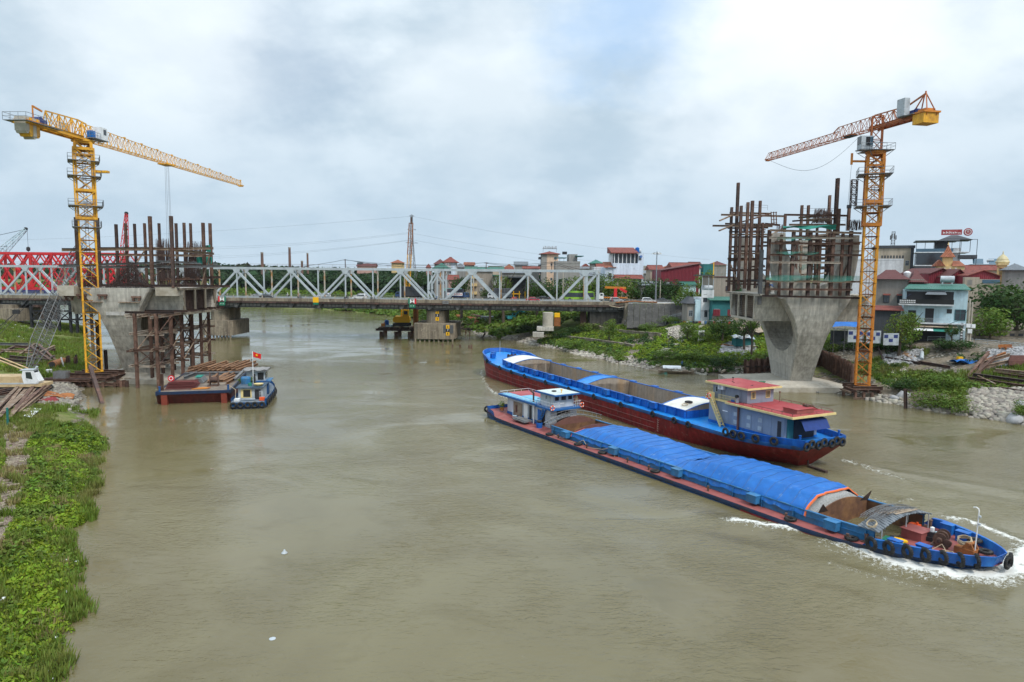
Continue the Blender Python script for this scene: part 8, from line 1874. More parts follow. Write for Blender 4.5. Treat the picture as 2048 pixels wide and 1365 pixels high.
def rock_tmpl(seed):
 r=np.random.default_rng(seed);g=(1+5**.5)/2
 v=np.array([(-1,g,0),(1,g,0),(-1,-g,0),(1,-g,0),(0,-1,g),(0,1,g),(0,-1,-g),(0,1,-g),(g,0,-1),(g,0,1),(-g,0,-1),(-g,0,1)],float)/1.9
 f=[(0,11,5),(0,5,1),(0,1,7),(0,7,10),(0,10,11),(1,5,9),(5,11,4),(11,10,2),(10,7,6),(7,1,8),(3,9,4),(3,4,2),(3,2,6),(3,6,8),(3,8,9),(4,9,5),(2,4,11),(6,2,10),(8,6,7),(9,8,1)]
 return v*r.uniform(.7,1.25,(12,1))*np.array([r.uniform(.8,1.2),r.uniform(.7,1.1),r.uniform(.5,.8)]),np.array(f)
def scatter(name,P,size,tm,m,label=None,cat=None,kind='stuff',tilt=0.,parent=None):
 Vs,Fs,off=[],[],0;P=np.asarray(P);size=np.broadcast_to(size,(len(P),))
 which=RNG.integers(0,len(tm),len(P))
 for k,(V,F) in enumerate(tm):
  i=np.where(which==k)[0]
  if not len(i):continue
  a=RNG.uniform(0,2*PI,len(i));cs,sn=np.cos(a),np.sin(a);s=size[i]
  X=(V[None,:,0]*cs[:,None]-V[None,:,1]*sn[:,None])*s[:,None]+P[i,0][:,None]
  Y=(V[None,:,0]*sn[:,None]+V[None,:,1]*cs[:,None])*s[:,None]+P[i,1][:,None]
  Z=V[None,:,2]*s[:,None]*RNG.uniform(.8,1.2,len(i))[:,None]+P[i,2][:,None]
  Vs.append(np.stack([X,Y,Z],2).reshape(-1,3));Fs.append((F[None]+(np.arange(len(i))*len(V))[:,None,None]+off).reshape(-1,F.shape[1]));off+=len(i)*len(V)
 o=np_mesh(name,np.concatenate(Vs),np.concatenate(Fs),m,parent,kind=kind)
 if label:tag(o,label,cat or 'plants')
 return o
LEAFN=[leaf_tmpl(26,.55,.6,.30,s) for s in range(4)]
LEAFM=[leaf_tmpl(22,.8,.8,.50,10+s) for s in range(4)]
LEAFF=[leaf_tmpl(26,1.0,1.1,.85,20+s,True,.4,.8) for s in range(4)]
GRASS=[grass_tmpl(14,.35,.55,30+s) for s in range(4)]
ROCKS=[rock_tmpl(s) for s in range(8)]
def pick(n,x0,x1,y0,y1,cond):
 out=[];c=0
 while c<n:
  x=RNG.uniform(x0,x1,n*3);y=RNG.uniform(y0,y1,n*3);d,r=river_d(x,y);k=cond(x,y,d,r)&(RNG.random(n*3)<1)
  out.append(np.stack([x[k],y[k]],1));c+=int(k.sum())
  if len(out)>60:break
 p=np.concatenate(out)[:n];return np.column_stack([p,np.maximum(T(p[:,0],p[:,1]),-.1)])
def region(px):
 return [(h.x,h.y) for h in (hit(x,y) for x,y in px)]
def inreg(n,px):
 R=region(px);xs=[p[0] for p in R];ys=[p[1] for p in R]
 return pick(n,min(xs),max(xs),min(ys),max(ys),lambda x,y,d,r:in_poly(R,x,y))
def excl(x,y,R):return ~in_poly(R,x,y)
# left bank ------------------------------------------------------------
PL=[hit(-40,1120),hit(0,1030),(hit(25,965)),hit(38,915),hit(34,880),hit(8,852),hit(-40,838)]
PATH=[(p.x-1.1,p.y-.8) for p in PL]+[(p.x+1.1,p.y+.8) for p in PL[::-1]]
YARD=[(-110,98),(-75,104),(-68,108),(-72,118),(-82,128),(-112,132)]
p=pick(5200,-60,-5,14,103,lambda x,y,d,r:(~r)&(d>-.7)&(d<8.0)&excl(x,y,PATH)&((fnoise(x*.35,y*.35,51,3)>.40)|(d<1.6))&((d>.2)|(fnoise(x*.5,y*.5,57,2)>.5)))
sz=(.55+.75*fnoise(p[:,0]*.4,p[:,1]*.4,61,3))*RNG.uniform(.7,1.25,len(p))
scatter('bank_vegetation',p,sz,LEAFN,Q['leafb'],'bright green leafy growth covering the near bank beside the paved path','vegetation')
p=pick(4200,-72,-5,14,106,lambda x,y,d,r:(~r)&(d>-1.6)&(d<16)&(excl(x,y,PATH)|(fnoise(x*.5,y*.5,73,3)>.58))&(fnoise(x*.3,y*.3,71,3)>.40))
scatter('bank_grass',p,RNG.uniform(.7,1.5,len(p)),GRASS,Q['grassg'],'tufts of pale grass between the leafy growth on the near bank','grass')
p=pick(1300,-60,-8,18,104,lambda x,y,d,r:(~r)&(d>-1.2)&(d<5.5)&excl(x,y,PATH)&(fnoise(x*.22,y*.22,81,3)>.56))
scatter('dark_shrubs',p,RNG.uniform(.6,1.1,len(p)),LEAFN,Q['leafm'],'darker green shrubs dotted through the growth on the near bank','shrubs')
p=pick(3200,-170,-78,118,262,lambda x,y,d,r:(~r)&(d>.2)&(d<60)&excl(x,y,YARD)&(fnoise(x*.12,y*.12,91,3)>.44))
scatter('slope_grass',p,RNG.uniform(1.2,2.2,len(p)),GRASS,Q['grassg'],'bright grass on the slope below the old bridge','grass')
p=pick(700,-170,-80,125,262,lambda x,y,d,r:(~r)&(d>0)&(d<50)&excl(x,y,YARD)&(fnoise(x*.15,y*.15,95,3)>.57))
scatter('slope_shrubs',p,RNG.uniform(.6,1.2,len(p)),LEAFM,Q['leafb'],'leafy weeds on the grassy slope behind the yellow crane','shrubs')
p=inreg(900,[(70,765),(120,760),(150,772),(162,800),(140,822),(95,812),(60,800)])
p[:,2]+=.05;scatter('rubble',p,RNG.uniform(.18,.55,len(p)),ROCKS,Q['rock'],'pale broken rubble at the water edge by the cream crawler crane','rubble')
p=inreg(1100,[(0,610),(70,640),(105,690),(95,720),(40,680),(0,650)]);scatter('stone_slope',p,RNG.uniform(.25,.6,len(p)),ROCKS,Q['rockg'],'pale grey stone slope running down from the old bridge','stones')
p=pick(260,-62,-20,35,105,lambda x,y,d,r:(~r)&(d>-.6)&(d<.8));scatter('shore_stones',p,RNG.uniform(.08,.3,len(p)),ROCKS,Q['rock'],'scattered stones at the foot of the near bank','stones')
p=pick(260,-50,-8,18,100,lambda x,y,d,r:(~r)&(d>-1.7)&(d<-.4)&(fnoise(x*.25,y*.25,77,3)>.55));scatter('water_reeds',p,RNG.uniform(.8,1.5,len(p)),GRASS,Q['grassg'],'sparse reeds standing in the shallow water along the near bank','reeds')
p=pick(70,-60,-18,30,104,lambda x,y,d,r:(~r)&(d>-1.2)&(d<2.5));p[:,2]+=.25;scatter('litter',p,RNG.uniform(.07,.2,len(p)),ROCKS,Q['cabw'],'white scraps of litter caught in the weeds at the water edge','litter')
p=pick(420,-62,-8,16,104,lambda x,y,d,r:(~r)&(d>.3)&(d<8)&excl(x,y,PATH)&(fnoise(x*.3,y*.3,87,3)>.54));scatter('broad_leaf_weeds',p,RNG.uniform(.6,1.2,len(p)),[leaf_tmpl(22,.5,.95,.38,60+s,True,.7,.7) for s in range(3)],Q['leafm'],'taller broad leaved weeds standing out of the bank growth','weeds')
p=pick(900,-62,-8,16,104,lambda x,y,d,r:(~r)&(d>-.6)&(d<9)&(fnoise(x*.28,y*.28,79,3)>.57));scatter('dry_grass',p,RNG.uniform(.6,1.3,len(p)),GRASS,mat('dry_grass',(.27,.22,.10),.8,leaf=True,island=.3),'dry yellowed grass among the leafy growth','grass')
# paved path
pv=thing('paved_path','weathered brick paver path with grass in its joints along the near bank','path');b=MB();r=random.Random(2)
cl=[Vector((p.x,p.y,0)) for p in PL]
for a,c in zip(cl[:-1],cl[1:]):
 d=(c-a);L=d.length;d.normalize();n=Vector((-d.y,d.x,0))
 for i in range(int(L/.42)):
  for j in range(-3,4):
   if r.random()<.06:continue
   q=a+d*(i*.42)+n*(j*.30+(.1 if i%2 else 0));z=Tz(q.x,q.y) if (j==-3 or j%3==0) else z
   b.box((q.x,q.y,z+.05+r.uniform(-.012,.012)),(.39,.27,.12),math.atan2(d.y,d.x)+r.uniform(-.05,.05))
o=b.build('paver',mat('paver_brick',(.235,.185,.14),.9,var=.25,alt=(.15,.13,.09),ascale=.4,island=.25),pv,kind='stuff')
# right bank -----------------------------------------------------------
p=pick(1300,-5,95,60,236,lambda x,y,d,r:r&(d>-.6)&(d<2.2)&(fnoise(x*.18,y*.18,101,3)>.46)&~((x>44)&(x<70)&(y>122)&(y<152)))
scatter('shore_rocks',p,RNG.uniform(.2,.75,len(p)),ROCKS,Q['rock'],'pale tumbled rocks along the foot of the town bank','rocks')
for k,(px,n,s0,s1,m,lab) in enumerate([([(1935,785),(2060,780),(2070,850),(1995,842),(1930,828)],1500,.25,.8,'rock','large pale rock revetment at the corner of the bank below the rusty sheet piles'),([(1975,705),(2060,695),(2060,730),(1962,738)],1300,.2,.42,'rockg','grey stone slope below the street railing and red benches'),([(1765,712),(1800,702),(1850,700),(1838,728),(1770,735)],600,.2,.45,'rockg','grey stone slope around the brown mat'),([(1445,690),(1500,672),(1515,705),(1470,722),(1430,712)],700,.25,.55,'rockg','grey stone slope below the shacks'),([(1330,660),(1392,652),(1372,672),(1335,680)],500,.3,.55,'rock','dark pitched stones beside the concrete steps'),([(1785,745),(1812,735),(1800,765),(1780,775)],200,.25,.6,'rock','small rock patch behind the orange crane'),([(940,660),(1000,650),(1010,668),(960,676)],500,.3,.7,'rock','rock bank behind the old round pier'),([(1100,690),(1180,700),(1265,715),(1260,722),(1160,712)],500,.3,.6,'rock','stone apron at the foot of the low quay wall')]):
 p=inreg(n,px);p[:,2]+=.05;scatter('rock_slope',p,RNG.uniform(s0,s1,len(p)),ROCKS,Q[m],lab,'rocks')
OPEN=[region(x) for x in ([(1935,785),(2060,780),(2070,850),(1930,828)],[(1975,705),(2060,695),(2060,730),(1962,738)],[(1765,712),(1850,700),(1838,728),(1770,735)],[(1445,690),(1500,672),(1515,705),(1430,712)],[(1330,660),(1392,652),(1372,672),(1335,680)])]
def clear(x,y):
 k=np.ones(np.shape(x),bool)
 for R in OPEN:k &= ~in_poly(R,x,y)
 return k&~((x>44)&(x<70.5)&(y>118)&(y<150))&~((x>36)&(x<55)&(y>200)&(y<240))&(y<217.5-.056*x)
p=pick(3300,-10,125,66,216,lambda x,y,d,r:r&(d>1.2)&(d<31)&clear(x,y)&(fnoise(x*.09,y*.09,111,3)>.44)&(fnoise(x*.06,y*.06,151,3)<.61))
scatter('bank_bushes',p,(.6+1.0*fnoise(p[:,0]*.2,p[:,1]*.2,115,3))*RNG.uniform(.6,1.2,len(p)),LEAFM,Q['leafm'],'dense green bushes covering the town bank','bushes')
p=pick(800,-10,125,66,216,lambda x,y,d,r:r&(d>1.0)&(d<34)&clear(x,y)&(fnoise(x*.11,y*.11,121,3)>.52))
scatter('dark_bushes',p,RNG.uniform(.8,1.6,len(p)),LEAFM,Q['leafd'],'dark leafy bushes scattered over the town bank','bushes')
p=pick(4200,-10,125,66,216,lambda x,y,d,r:r&(d>1.5)&(d<36)&clear(x,y)&(fnoise(x*.06,y*.06,151,3)<.62))
scatter('bank_grass',p,RNG.uniform(.9,1.9,len(p)),GRASS,Q['grassg'],'rough grass over the town bank','grass')
p=pick(2300,-10,80,158,217,lambda x,y,d,r:r&(d>4)&(d<34)&clear(x,y)&(fnoise(x*.13,y*.13,131,3)>.45))
scatter('bright_weeds',p,RNG.uniform(.7,1.3,len(p)),LEAFM,Q['leafb'],'bright green weeds on the terraces between the quay walls','weeds')
p=pick(1900,-150,60,232,420,lambda x,y,d,r:r&(d>-.5)&(d<30)&(y>236-.056*x))
scatter('far_bank_reeds',p,RNG.uniform(1.0,2.2,len(p)),LEAFF,Q['leafm'],'tall green reeds along the far bank under the bridge','reeds')
p=pick(2600,-560,40,290,640,lambda x,y,d,r:r&(d>2)&(d<60)&(fnoise(x*.03,y*.03,135,3)>.34)&(y>255))
scatter('far_meadow',p,RNG.uniform(1.2,2.6,len(p)),LEAFF,Q['leafm'],'green overgrown slope beyond the bridge','vegetation')
p=pick(2700,-300,20,360,560,lambda x,y,d,r:r&(d>52)&(d<150)&(fnoise(x*.02,y*.02,141,3)>.28))
q=p.copy();n0=len(q);q=np.concatenate([q+np.array([0,0,h_]) for h_ in (1.,4.2,7.)]);q[:,:2]+=RNG.normal(size=(len(q),2))*1.5
scatter('far_wood',q,np.repeat([3.4,3.2,2.5],n0)*RNG.uniform(.7,1.25,len(q)),LEAFF,Q['leaff'],'dark wooded ridge below the brick chimneys','wood')
p=pick(2400,-950,-120,700,1250,lambda x,y,d,r:r&(d>30))
scatter('hill_wood',p,RNG.uniform(6,12,len(p)),LEAFF,Q['leaff'],'hazy wooded hill behind the end of the old bridge','wood')
p=pick(900,-700,-150,262,560,lambda x,y,d,r:(~r)&(d>20))
scatter('far_left_wood',p,RNG.uniform(2.5,5,len(p)),LEAFF,Q['leaff'],'trees beyond the red bridge','wood')
p=pick(1200,20,560,300,900,lambda x,y,d,r:r&(d>60)&(fnoise(x*.02,y*.02,145,3)>.5))
scatter('town_greenery',p,RNG.uniform(2.5,4.5,len(p)),LEAFF,Q['leaff'],'greenery among the far roofs of the town','greenery')
# trees ------------------------------------------------------------------
def crown_mesh(seed,m,n=1500,leaf=.5):
 r=np.random.default_rng(seed);k=15;C=r.normal(size=(k,3));C /= np.linalg.norm(C,axis=1)[:,None];C*=r.uniform(.25,.72,(k,1));C[:,2]*=.8;R=r.uniform(.26,.5,k)
 Vs=[];per=n//k
 for i in range(k):
  V,_=leaf_tmpl(per,R[i],R[i]*.85,leaf/5.,seed*50+i,False,.5,.6);V=V.copy();V[:,2]-=R[i]*.85;Vs.append(V+C[i])
 V=np.concatenate(Vs);F=np.arange(len(V)).reshape(-1,4);o=np_mesh('crown',V,F,m);me=o.data;bpy.data.objects.remove(o);return me
CROWN={k:[crown_mesh(s+i*7,Q[k],1600 if k!='leaff' else 900) for i in range(3)] for s,k in ((101,'leafm'),(201,'leafd'))}
def trunk_mesh(seed):
 r=random.Random(seed);b=MB();b.path([(0,0,-.6),(.03,0,.0),(.05,.03,.5),(.0,.05,1.0)],[.075,.06,.048,.03],7)
 for k in range(5):
  a=k*1.3+r.random();z=.55+.08*k;b.path([(.03,.02,z),(.22*math.cos(a),.22*math.sin(a),z+.22),(.45*math.cos(a),.45*math.sin(a),z+.5)],[.03,.022,.008],5)
 m=b.mesh('trunk');m.materials.append(Q['bark']);return m
TRK=[trunk_mesh(s) for s in range(3)]
def tree(lab,px,pyb,Y,hpx,wpx,k='leafm',group=None,z=None,nm='tree',cat='tree'):
 """tree rooted at a pixel column at distance Y; crown top hpx rows above pyb, crown wpx wide"""
 s=Y/1365;g=at(px,pyb,Y);z=Tz(g.x,Y) if z is None else z;top=at(px,pyb-hpx,Y).z;H=top-z;w=wpx*s/2
 t=thing(nm,lab,cat,(g.x,Y,z),random.uniform(0,6),group);hc=min(H*.5,w*1.2);i=random.randrange(3)
 tr=link('trunk',TRK[i],t);tr.scale=(H*.55,H*.55,max(.4,(H-hc)*.95));c=link('crown',CROWN[k][random.randrange(3)],t,(0,0,H-hc*.98));c.scale=(w*1.38,w*1.38,hc*1.3);return t
random.seed(11)
for a in [('round dark green tree by the lamp mast at the road',1297,603,238,52,62,'leafd'),('second broad tree touching the lamp mast on its far side from the villa',1338,603,240,55,66,'leafd'),('leafy tree below the white blue villa',1262,600,245,48,58,'leafm'),('tree behind the crane truck',1228,600,250,50,52,'leafm'),('tree between the green bus and the last truss panel',1195,600,252,50,50,'leafm'),('tall tree behind the green bus',1148,600,256,55,60,'leafm'),('bushy tree left of the green bus',1108,602,258,54,58,'leafd'),('dense tree behind the red saloon',1075,602,260,48,48,'leafd'),('light green tree in front of the shop with the green canopy',1006,590,258,42,34,'leafm'),('tree crown beside the bare brick house',921,590,285,44,44,'leafd'),('tree overhanging the town end of the whitewashed kerb',1378,606,212,34,54,'leafm'),('pale green tree beside the maroon shed',1412,575,228,36,44,'leafm'),('dark tree under the open end of the concrete deck',1446,668,172,46,50,'leafd'),('dark tree nearest the horned pier under the concrete deck',1490,668,165,42,46,'leafd'),('small yellow green sapling in front of the dark trees',1503,672,160,32,20,'leafm'),('leafy tree in front of the awnings of the light blue house',1800,672,142,52,58,'leafm'),('tree by the balcony of the light blue house',1822,650,144,30,36,'leafm'),('round lime green tree beside the twin utility pole',1980,678,150,70,92,'leafm'),('big dark tree at the edge of the photo behind the round tree',2034,678,156,132,150,'leafd'),('tall dark tree behind the bare beige house',2006,658,164,104,110,'leafd'),('broad dark tree rising between the old grey house and the maroon sheds',1866,620,176,64,96,'leafd'),('low tree left of the broad dark tree',1838,620,178,44,50,'leafd'),('small tree by the potted terrace of the light blue house',1905,672,140,26,26,'leafd'),('bushy tree on the steps below the white house',1376,668,178,28,36,'leafm'),('round shrub tree beside the embankment paving',1220,662,196,28,34,'leafm'),('tree beyond the white villa with two roofs',903,600,330,30,46,'leafd'),('distant tree by the yellow house',830,560,370,26,44,'leafd'),('tree under the red roofs left of the lamp mast',1280,606,246,40,40,'leafd'),('far tree behind the dark workshop',1040,580,300,34,46,'leafd'),('tree behind the grey lorry',978,600,262,30,36,'leafd')]:
 tree(*a)
SHR=[('big dark shrub overhanging the water beside the rock revetment',1900,826,34,70,'leafm'),('shrub hanging over the water next to the leaning stake',1855,812,40,70,'leafm'),('wide shrub by the orange crane base',1806,782,34,60,'leafd'),('shrub mass above the rocks',1880,780,32,70,'leafm'),('shrub row below the white hoarding',1745,700,26,58,'leafd'),('second shrub below the white hoarding nearer the light blue house',1792,702,24,58,'leafd'),('bush beneath the terrace of the light blue house',1900,702,28,74,'leafd'),('shrub between the pier and the sheet piles',1665,705,34,44,'leafm'),('bush at the rear corner of the horned pier',1690,700,30,50,'leafd'),('bushy growth at the end of the low quay wall',1330,720,22,60,'leafm'),('shrub beside the sampan',1440,735,28,52,'leafd'),('shrub above the sampan',1385,725,24,60,'leafm'),('feathery shrub by the concrete steps',1398,688,30,44,'leafm'),('small bush beside the shacks',1482,690,24,26,'leafd'),('round bush left of the shacks',1470,664,12,20,'leafm'),('bush spilling over the rock slope at the photo edge',2045,842,40,40,'leafm'),('dark bush against the shaded abutment',1150,668,20,50,'leafd'),('second bush against the shaded abutment nearer the paving',1185,664,20,46,'leafm'),('bush below the embankment paving',1290,664,18,50,'leafm'),('bush at the far foot of the embankment paving',1345,650,18,44,'leafm'),('bush at the bridge column foot',1060,668,26,50,'leafd'),('bush between column and low quay',1120,678,20,54,'leafd'),('bush on the lower shore near the empty barge bow',1150,700,22,50,'leafm')]
for lab,px,py,h,w,k in SHR:
 g=hit(px,py);tree(lab,px,py,g.y,h,w,k,z=g.z-.3,nm='shrub',cat='shrub')
 # ---------------------------------------------------------------- works and small things on the town bank
sp=thing('sheet_pile_wall','tall rusty sheet pile wall behind the horned pier','sheet pile wall')
pm=MB();pm.polyz([(-.3,0),(-.3,.22),(-.12,.42),(.12,.42),(.3,.22),(.3,0),(.27,0),(.27,.2),(.1,.38),(-.1,.38),(-.27,.2),(-.27,0)],0,1);pme=pm.mesh('sheet_pile');pme.materials.append(Q['rust'])
wl=[(50.6,147.6),(67.4,146.8),(66.6,139.5),(66.2,131)];ht=[3.8,6.2,6.0,5.2]
for (x0,y0),(x1,y1),h0,h1 in zip(wl[:-1],wl[1:],ht[:-1],ht[1:]):
 L=math.hypot(x1-x0,y1-y0);n=int(L/.6);a=math.atan2(y1-y0,x1-x0)
 for i in range(n):
  q=(i+.5)/n;o=link('sheet_pile',pme,sp,(x0+(x1-x0)*q,y0+(y1-y0)*q,-2),a+(PI if i%2 else 0));o.scale=(1,1,2+h0+(h1-h0)*q+random.uniform(-.25,.25))
hbeam(sp,(50.8,147.0,2.6),(66.8,146.2,2.6),.3,.35,'rustd')
def wall_px(nm,lab,pts,h,th,m,n=1,cat='wall',nmp='wall_block',capm=None):
 t=thing(nm,lab,cat);W=[hit(x,y) for x,y in pts]
 for a,c in zip(W[:-1],W[1:]):
  k=max(1,int((c-a).length/3.2))
  for i in range(k):
   p,q=a.lerp(c,i/k),a.lerp(c,(i+1)/k);d=(q-p);d.z=0;L=d.length;b=MB();b.box((0,0,0),(L-.04,th,h+1.2));b.box((0,0,h*.5+.62),(L-.03,th+.12,.14))
   mid=(p+q)/2;b.build(nmp,Q[m],t,loc=(mid.x,mid.y,mid.z+h/2-.6),rz=math.atan2(d.y,d.x))
 return t
wall_px('quay_wall','long low grey quay wall on the lower terrace of the bank',[(1108,677),(1180,685),(1250,696),(1268,699)],1.1,.7,'conc2')
wall_px('retaining_wall','mossy retaining wall on the upper terrace of the bank',[(1172,656),(1210,665),(1262,672),(1322,677)],1.3,.6,'conc2')
wall_px('stair_wall','pale concrete string wall of the riverside steps',[(1408,652),(1380,680),(1330,706)],.5,.5,'conc')
st=thing('concrete_steps','flight of concrete steps climbing from the quay to the houses','steps');a,c=hit(1322,706),hit(1398,654)
for i in range(22):
 q=i/21;p=a.lerp(c,q);b=MB();b.box((0,0,0),(2.2,.75,.5));b.build('step',Q['conc'],st,loc=(p.x,p.y,max(Tz(p.x,p.y),.2)+.2),rz=-.75)
t=thing('signboard','small white board on a concrete block beside the steps','signboard',hit(1401,688));b=MB();b.bb(-.7,.7,-.4,.4,0,1.0);b.build('block',Q['concl'],t);b=MB();b.bb(-.75,.75,-.48,-.42,.9,3.4);b.bb(-.6,.6,-.5,-.47,1.2,3.1);b.build('board',Q['cabw'],t);b=MB();b.bb(-.6,.6,-.53,-.5,1.3,3.0);b.build('panel',Q['grsteel'],t)
# street edge, railings, hoardings
def rail_px(lab,pts,h=1.0,m='cabg'):
 W=[hit(x,y)+Vector((0,0,.1)) for x,y in pts];b=MB();railing(b,W,h,2.0,.04,2);return tag(b.build('street_railing',Q[m],None),lab,'railing')
rail_px('white street railing in front of the light blue house',[(1855,684),(1905,684),(1945,688)]);rail_px('long white street railing by the dark trees',[(1950,690),(2000,694),(2060,700)]);rail_px('curved pale railing round the ramp of the small grey hut',[(1330,652),(1338,640),(1362,634)]);rail_px('railing hung with washing below the white house',[(1345,652),(1400,650),(1470,650)])
ls=[('wh','white'),('cl','dark'),('rd','red')];W=[hit(1345+i*6,651) for i in range(20)]
for i,p in enumerate(W):
 m=[cl_w,cl_k,cl_b,cl_r,cl_k][(i*7)%5];b=MB();b.grid([[(-.35+.1*j,.04*math.sin(j*2+i),-.9*k/2) for j in range(8)] for k in range(3)]);tag(b.build('washing',m,None,loc=p+Vector((0,-.1,1.1))),f'{ORD[i]} piece of washing on the railing below the white house, counted from the ramp','washing','washing on the riverside railing')
hd=thing('hoarding','white site hoarding with navy printed squares below the old grey house','hoarding')
for k,(x0,x1,y0,y1) in enumerate(((1695,1728,660,680),(1732,1762,662,682),(1766,1798,667,686))):
 Y=141-k*.6;a,c=at(x0,y1,Y),at(x1,y0,Y);b=MB();b.bb(a.x,c.x,Y-.06,Y,a.z-.5,c.z);o=b.build('hoarding_panel',Q['cabg'],hd);w=c.x-a.x;h=c.z-a.z
 for u,v in ((.04,.5),(.66,.5),(.35,.08)):b=MB();b.bb(a.x+u*w,a.x+(u+.26)*w,Y-.09,Y-.06,a.z+v*h,a.z+(v+.34)*h);b.build('printed_square',Q['navy'],o)
t=thing('blue_tent','bright blue tarpaulin shelter behind the horned pier','shelter',(0,0,0));Y=150;P=[]
for j in range(6):P.append([at(1663+(1712-1663)*i/7+j*1.5,655-j*4-6*math.sin(i/7*PI)*(1 if j>2 else .4),Y+j*.9) for i in range(8)])
b=MB();b.grid(P);b.build('canopy',Q['tarp'],t,True);b=MB()
for x in (1668,1690,1709):q=at(x,655,Y);b.tube(q,(q.x,Y,Tz(q.x,Y)),.06,5)
b.build('pole',Q['grsteel'],t);b=MB();a,c=at(1662,660,Y+3),at(1700,660,Y+3);b.bb(a.x,c.x,Y+3,Y+3.2,7,a.z-.2);b.build('dark_back',Q['dgrey'],t)
for k in range(2):
 p=hit(2005+k*12,701);b=MB();b.bb(-.75,.75,-.25,.25,.42,.48);b.bb(-.75,.75,.2,.26,.5,1.0);
 for x in (-.6,.6):b.bb(x-.04,x+.04,-.22,.22,0,.42)
 tag(b.build('bench',Q['rusto'],None,loc=p),('red street bench','second red street bench')[k]+' by the railing above the grey stone slope'+(', nearer the photo edge' if k else ''),'bench')
t=thing('garden_wall','long grey street wall under the dark trees','wall');b=MB()
for k in range(6):
 a,c=at(1947+k*17,680,151),at(1947+(k+1)*17-.3,680,151);b=MB();b.bb(a.x,c.x,151,151.3,7.5,10.6);o=b.build('wall_bay',Q['conc2'],t);b=MB();b.bb(a.x+.4,c.x-.4,150.96,151,9.4,10.0);b.build('vent_slot',Q['dark'],o)
 # shacks and bits below the open deck end
t=thing('shack','teal sided shack with patched blue grey sheet roof on the stone slope','shack',hit(1483,692));b=MB();b.bb(-2,2.4,-1.5,1.5,0,1.9);b.build('side',Q['teal'],t);b=MB();b.grid([[(-2.6+i*.75,-2+j*1.0,2.0+.25*math.sin(i*1.7+j)+j*.12) for i in range(8)] for j in range(5)]);b.build('roof_sheet',mat('patched_sheet',(.36,.44,.5),.7,var=.2,alt=(.5,.42,.36),ascale=.8),t)
t=thing('shack','lean-to of pale rusty sheets above the teal shack','shack',hit(1500,676));b=MB();b.grid([[(-3+i*.9,-1.5+j*.9,1.4+.2*math.sin(i*2.1+j*1.3)+j*.25) for i in range(8)] for j in range(5)]);b.build('roof_sheet',Q['wood'],t);b=MB();b.bb(-2.6,2.6,-.6,1.6,0,1.3);b.build('side',Q['stained'],t)
b=MB();a=hit(1382,683);b.path([hit(1380,684)+Vector((0,0,.2)),hit(1420,689)+Vector((0,0,.2)),hit(1470,695)+Vector((0,0,.2)),hit(1530,698)+Vector((0,0,.3))],.16,6);tag(b.build('red_pipe',Q['rusto'],None,True),'long reddish pipe laid across the slope by the shacks','pipe')
t=thing('sampan','small wooden sampan with white curved shelter moored at the rocks','sampan',gnd(1352,748,.0),-.15)
b=MB();b.grid([[(x,k*.75*math.cos(x/4.2*PI/2)**.6,.55+.25*(x/4)**2) for x in frange(-4,4,13)] for k in (-1,1)]+[[(x,.4*math.cos(x/4.2*PI/2)**.6,-.2) for x in frange(-4,4,13)]]+[[(x,-.75*math.cos(x/4.2*PI/2)**.6,.55+.25*(x/4)**2) for x in frange(-4,4,13)]]);b.build('hull',Q['wood'],t);b=MB();b.grid([[(x,.95*math.sin(a),1.1+.75*math.cos(a)) for a in frange(-1.3,1.3,9)] for x in (-3.0,-1.0,1.0)]);b.build('shelter',Q['cabw'],t,True);b=MB();b.bb(1.4,2.6,-.5,.5,.5,.9);b.build('cargo',Q['wood'],t)
b=MB();b.grid([[(-1.2+.3*i,-.6+.3*j,.35*math.sin(i*.7)*math.cos(j)) for i in range(8)] for j in range(5)]);tag(b.build('fishing_net',Q['netthin'],None,loc=gnd(1326,748,.25)),'green fishing net hung out at the bow of the sampan','net')
for k in range(10):
 p=hit(1368+k*9+random.uniform(-4,4),741+random.uniform(-5,5));b=MB();a=random.uniform(0,3);b.path([(-1.4,0,.2),(0,.1,.35),(1.4,0,.25)],[.3,.36,.26],7);tag(b.build('driftwood_log',Q['wood'] if k%2 else Q['rock'],None,True,loc=p,rz=a),f'{ORD[k]} log among the shore rocks, counted from the sampan','log','logs beside the sampan')
p=hit(1391,731);b=MB();b.lathe([(.0,0),(.6,.1),(.7,.4),(.2,.6)],(0,0,0),9);tag(b.build('blue_sack',Q['tarp'],None,True,loc=p),'blue sack among the bushes above the logs','sack')
# brown mat, blue sheet, beams and stakes near the corner
P=[(1778,700),(1792,697),(1832,716),(1826,722)];W=[hit(x,y)+Vector((0,0,.25)) for x,y in P];b=MB();b.grid([[W[0].lerp(W[1],j/3).lerp(W[3].lerp(W[2],j/3),i/8)+Vector((0,0,.15*math.sin(i*1.3+j))) for i in range(9)] for j in range(4)]);tag(b.build('brown_mat',mat('coir_mat',(.27,.155,.08),.95,var=.2),None,True),'brown fibre mat lying on the grey stone slope','mat')
P=hit(1928,728);b=MB();b.grid([[(-2.2+.6*i,-1.2+.5*j,.35+.35*math.sin(i*1.1+j*.7)) for i in range(8)] for j in range(6)]);tag(b.build('blue_sheet',Q['tarp'],None,True,loc=P),'crumpled blue sheet on the grass above the rusty beams','sheet')
b=MB();b.box((0,0,.3),(.9,.7,.6));tag(b.build('sack',Q['sign_y'],None,loc=hit(1919,721)),'yellow sack beside the crumpled blue sheet','sack')
b=MB();b.tube((0,0,.3),(1.3,2.2,1.4),.35,10);tag(b.build('grey_pipe',Q['cabg'],None,loc=hit(1843,722)),'short pale pipe leaning on the bank below the brown mat','pipe')
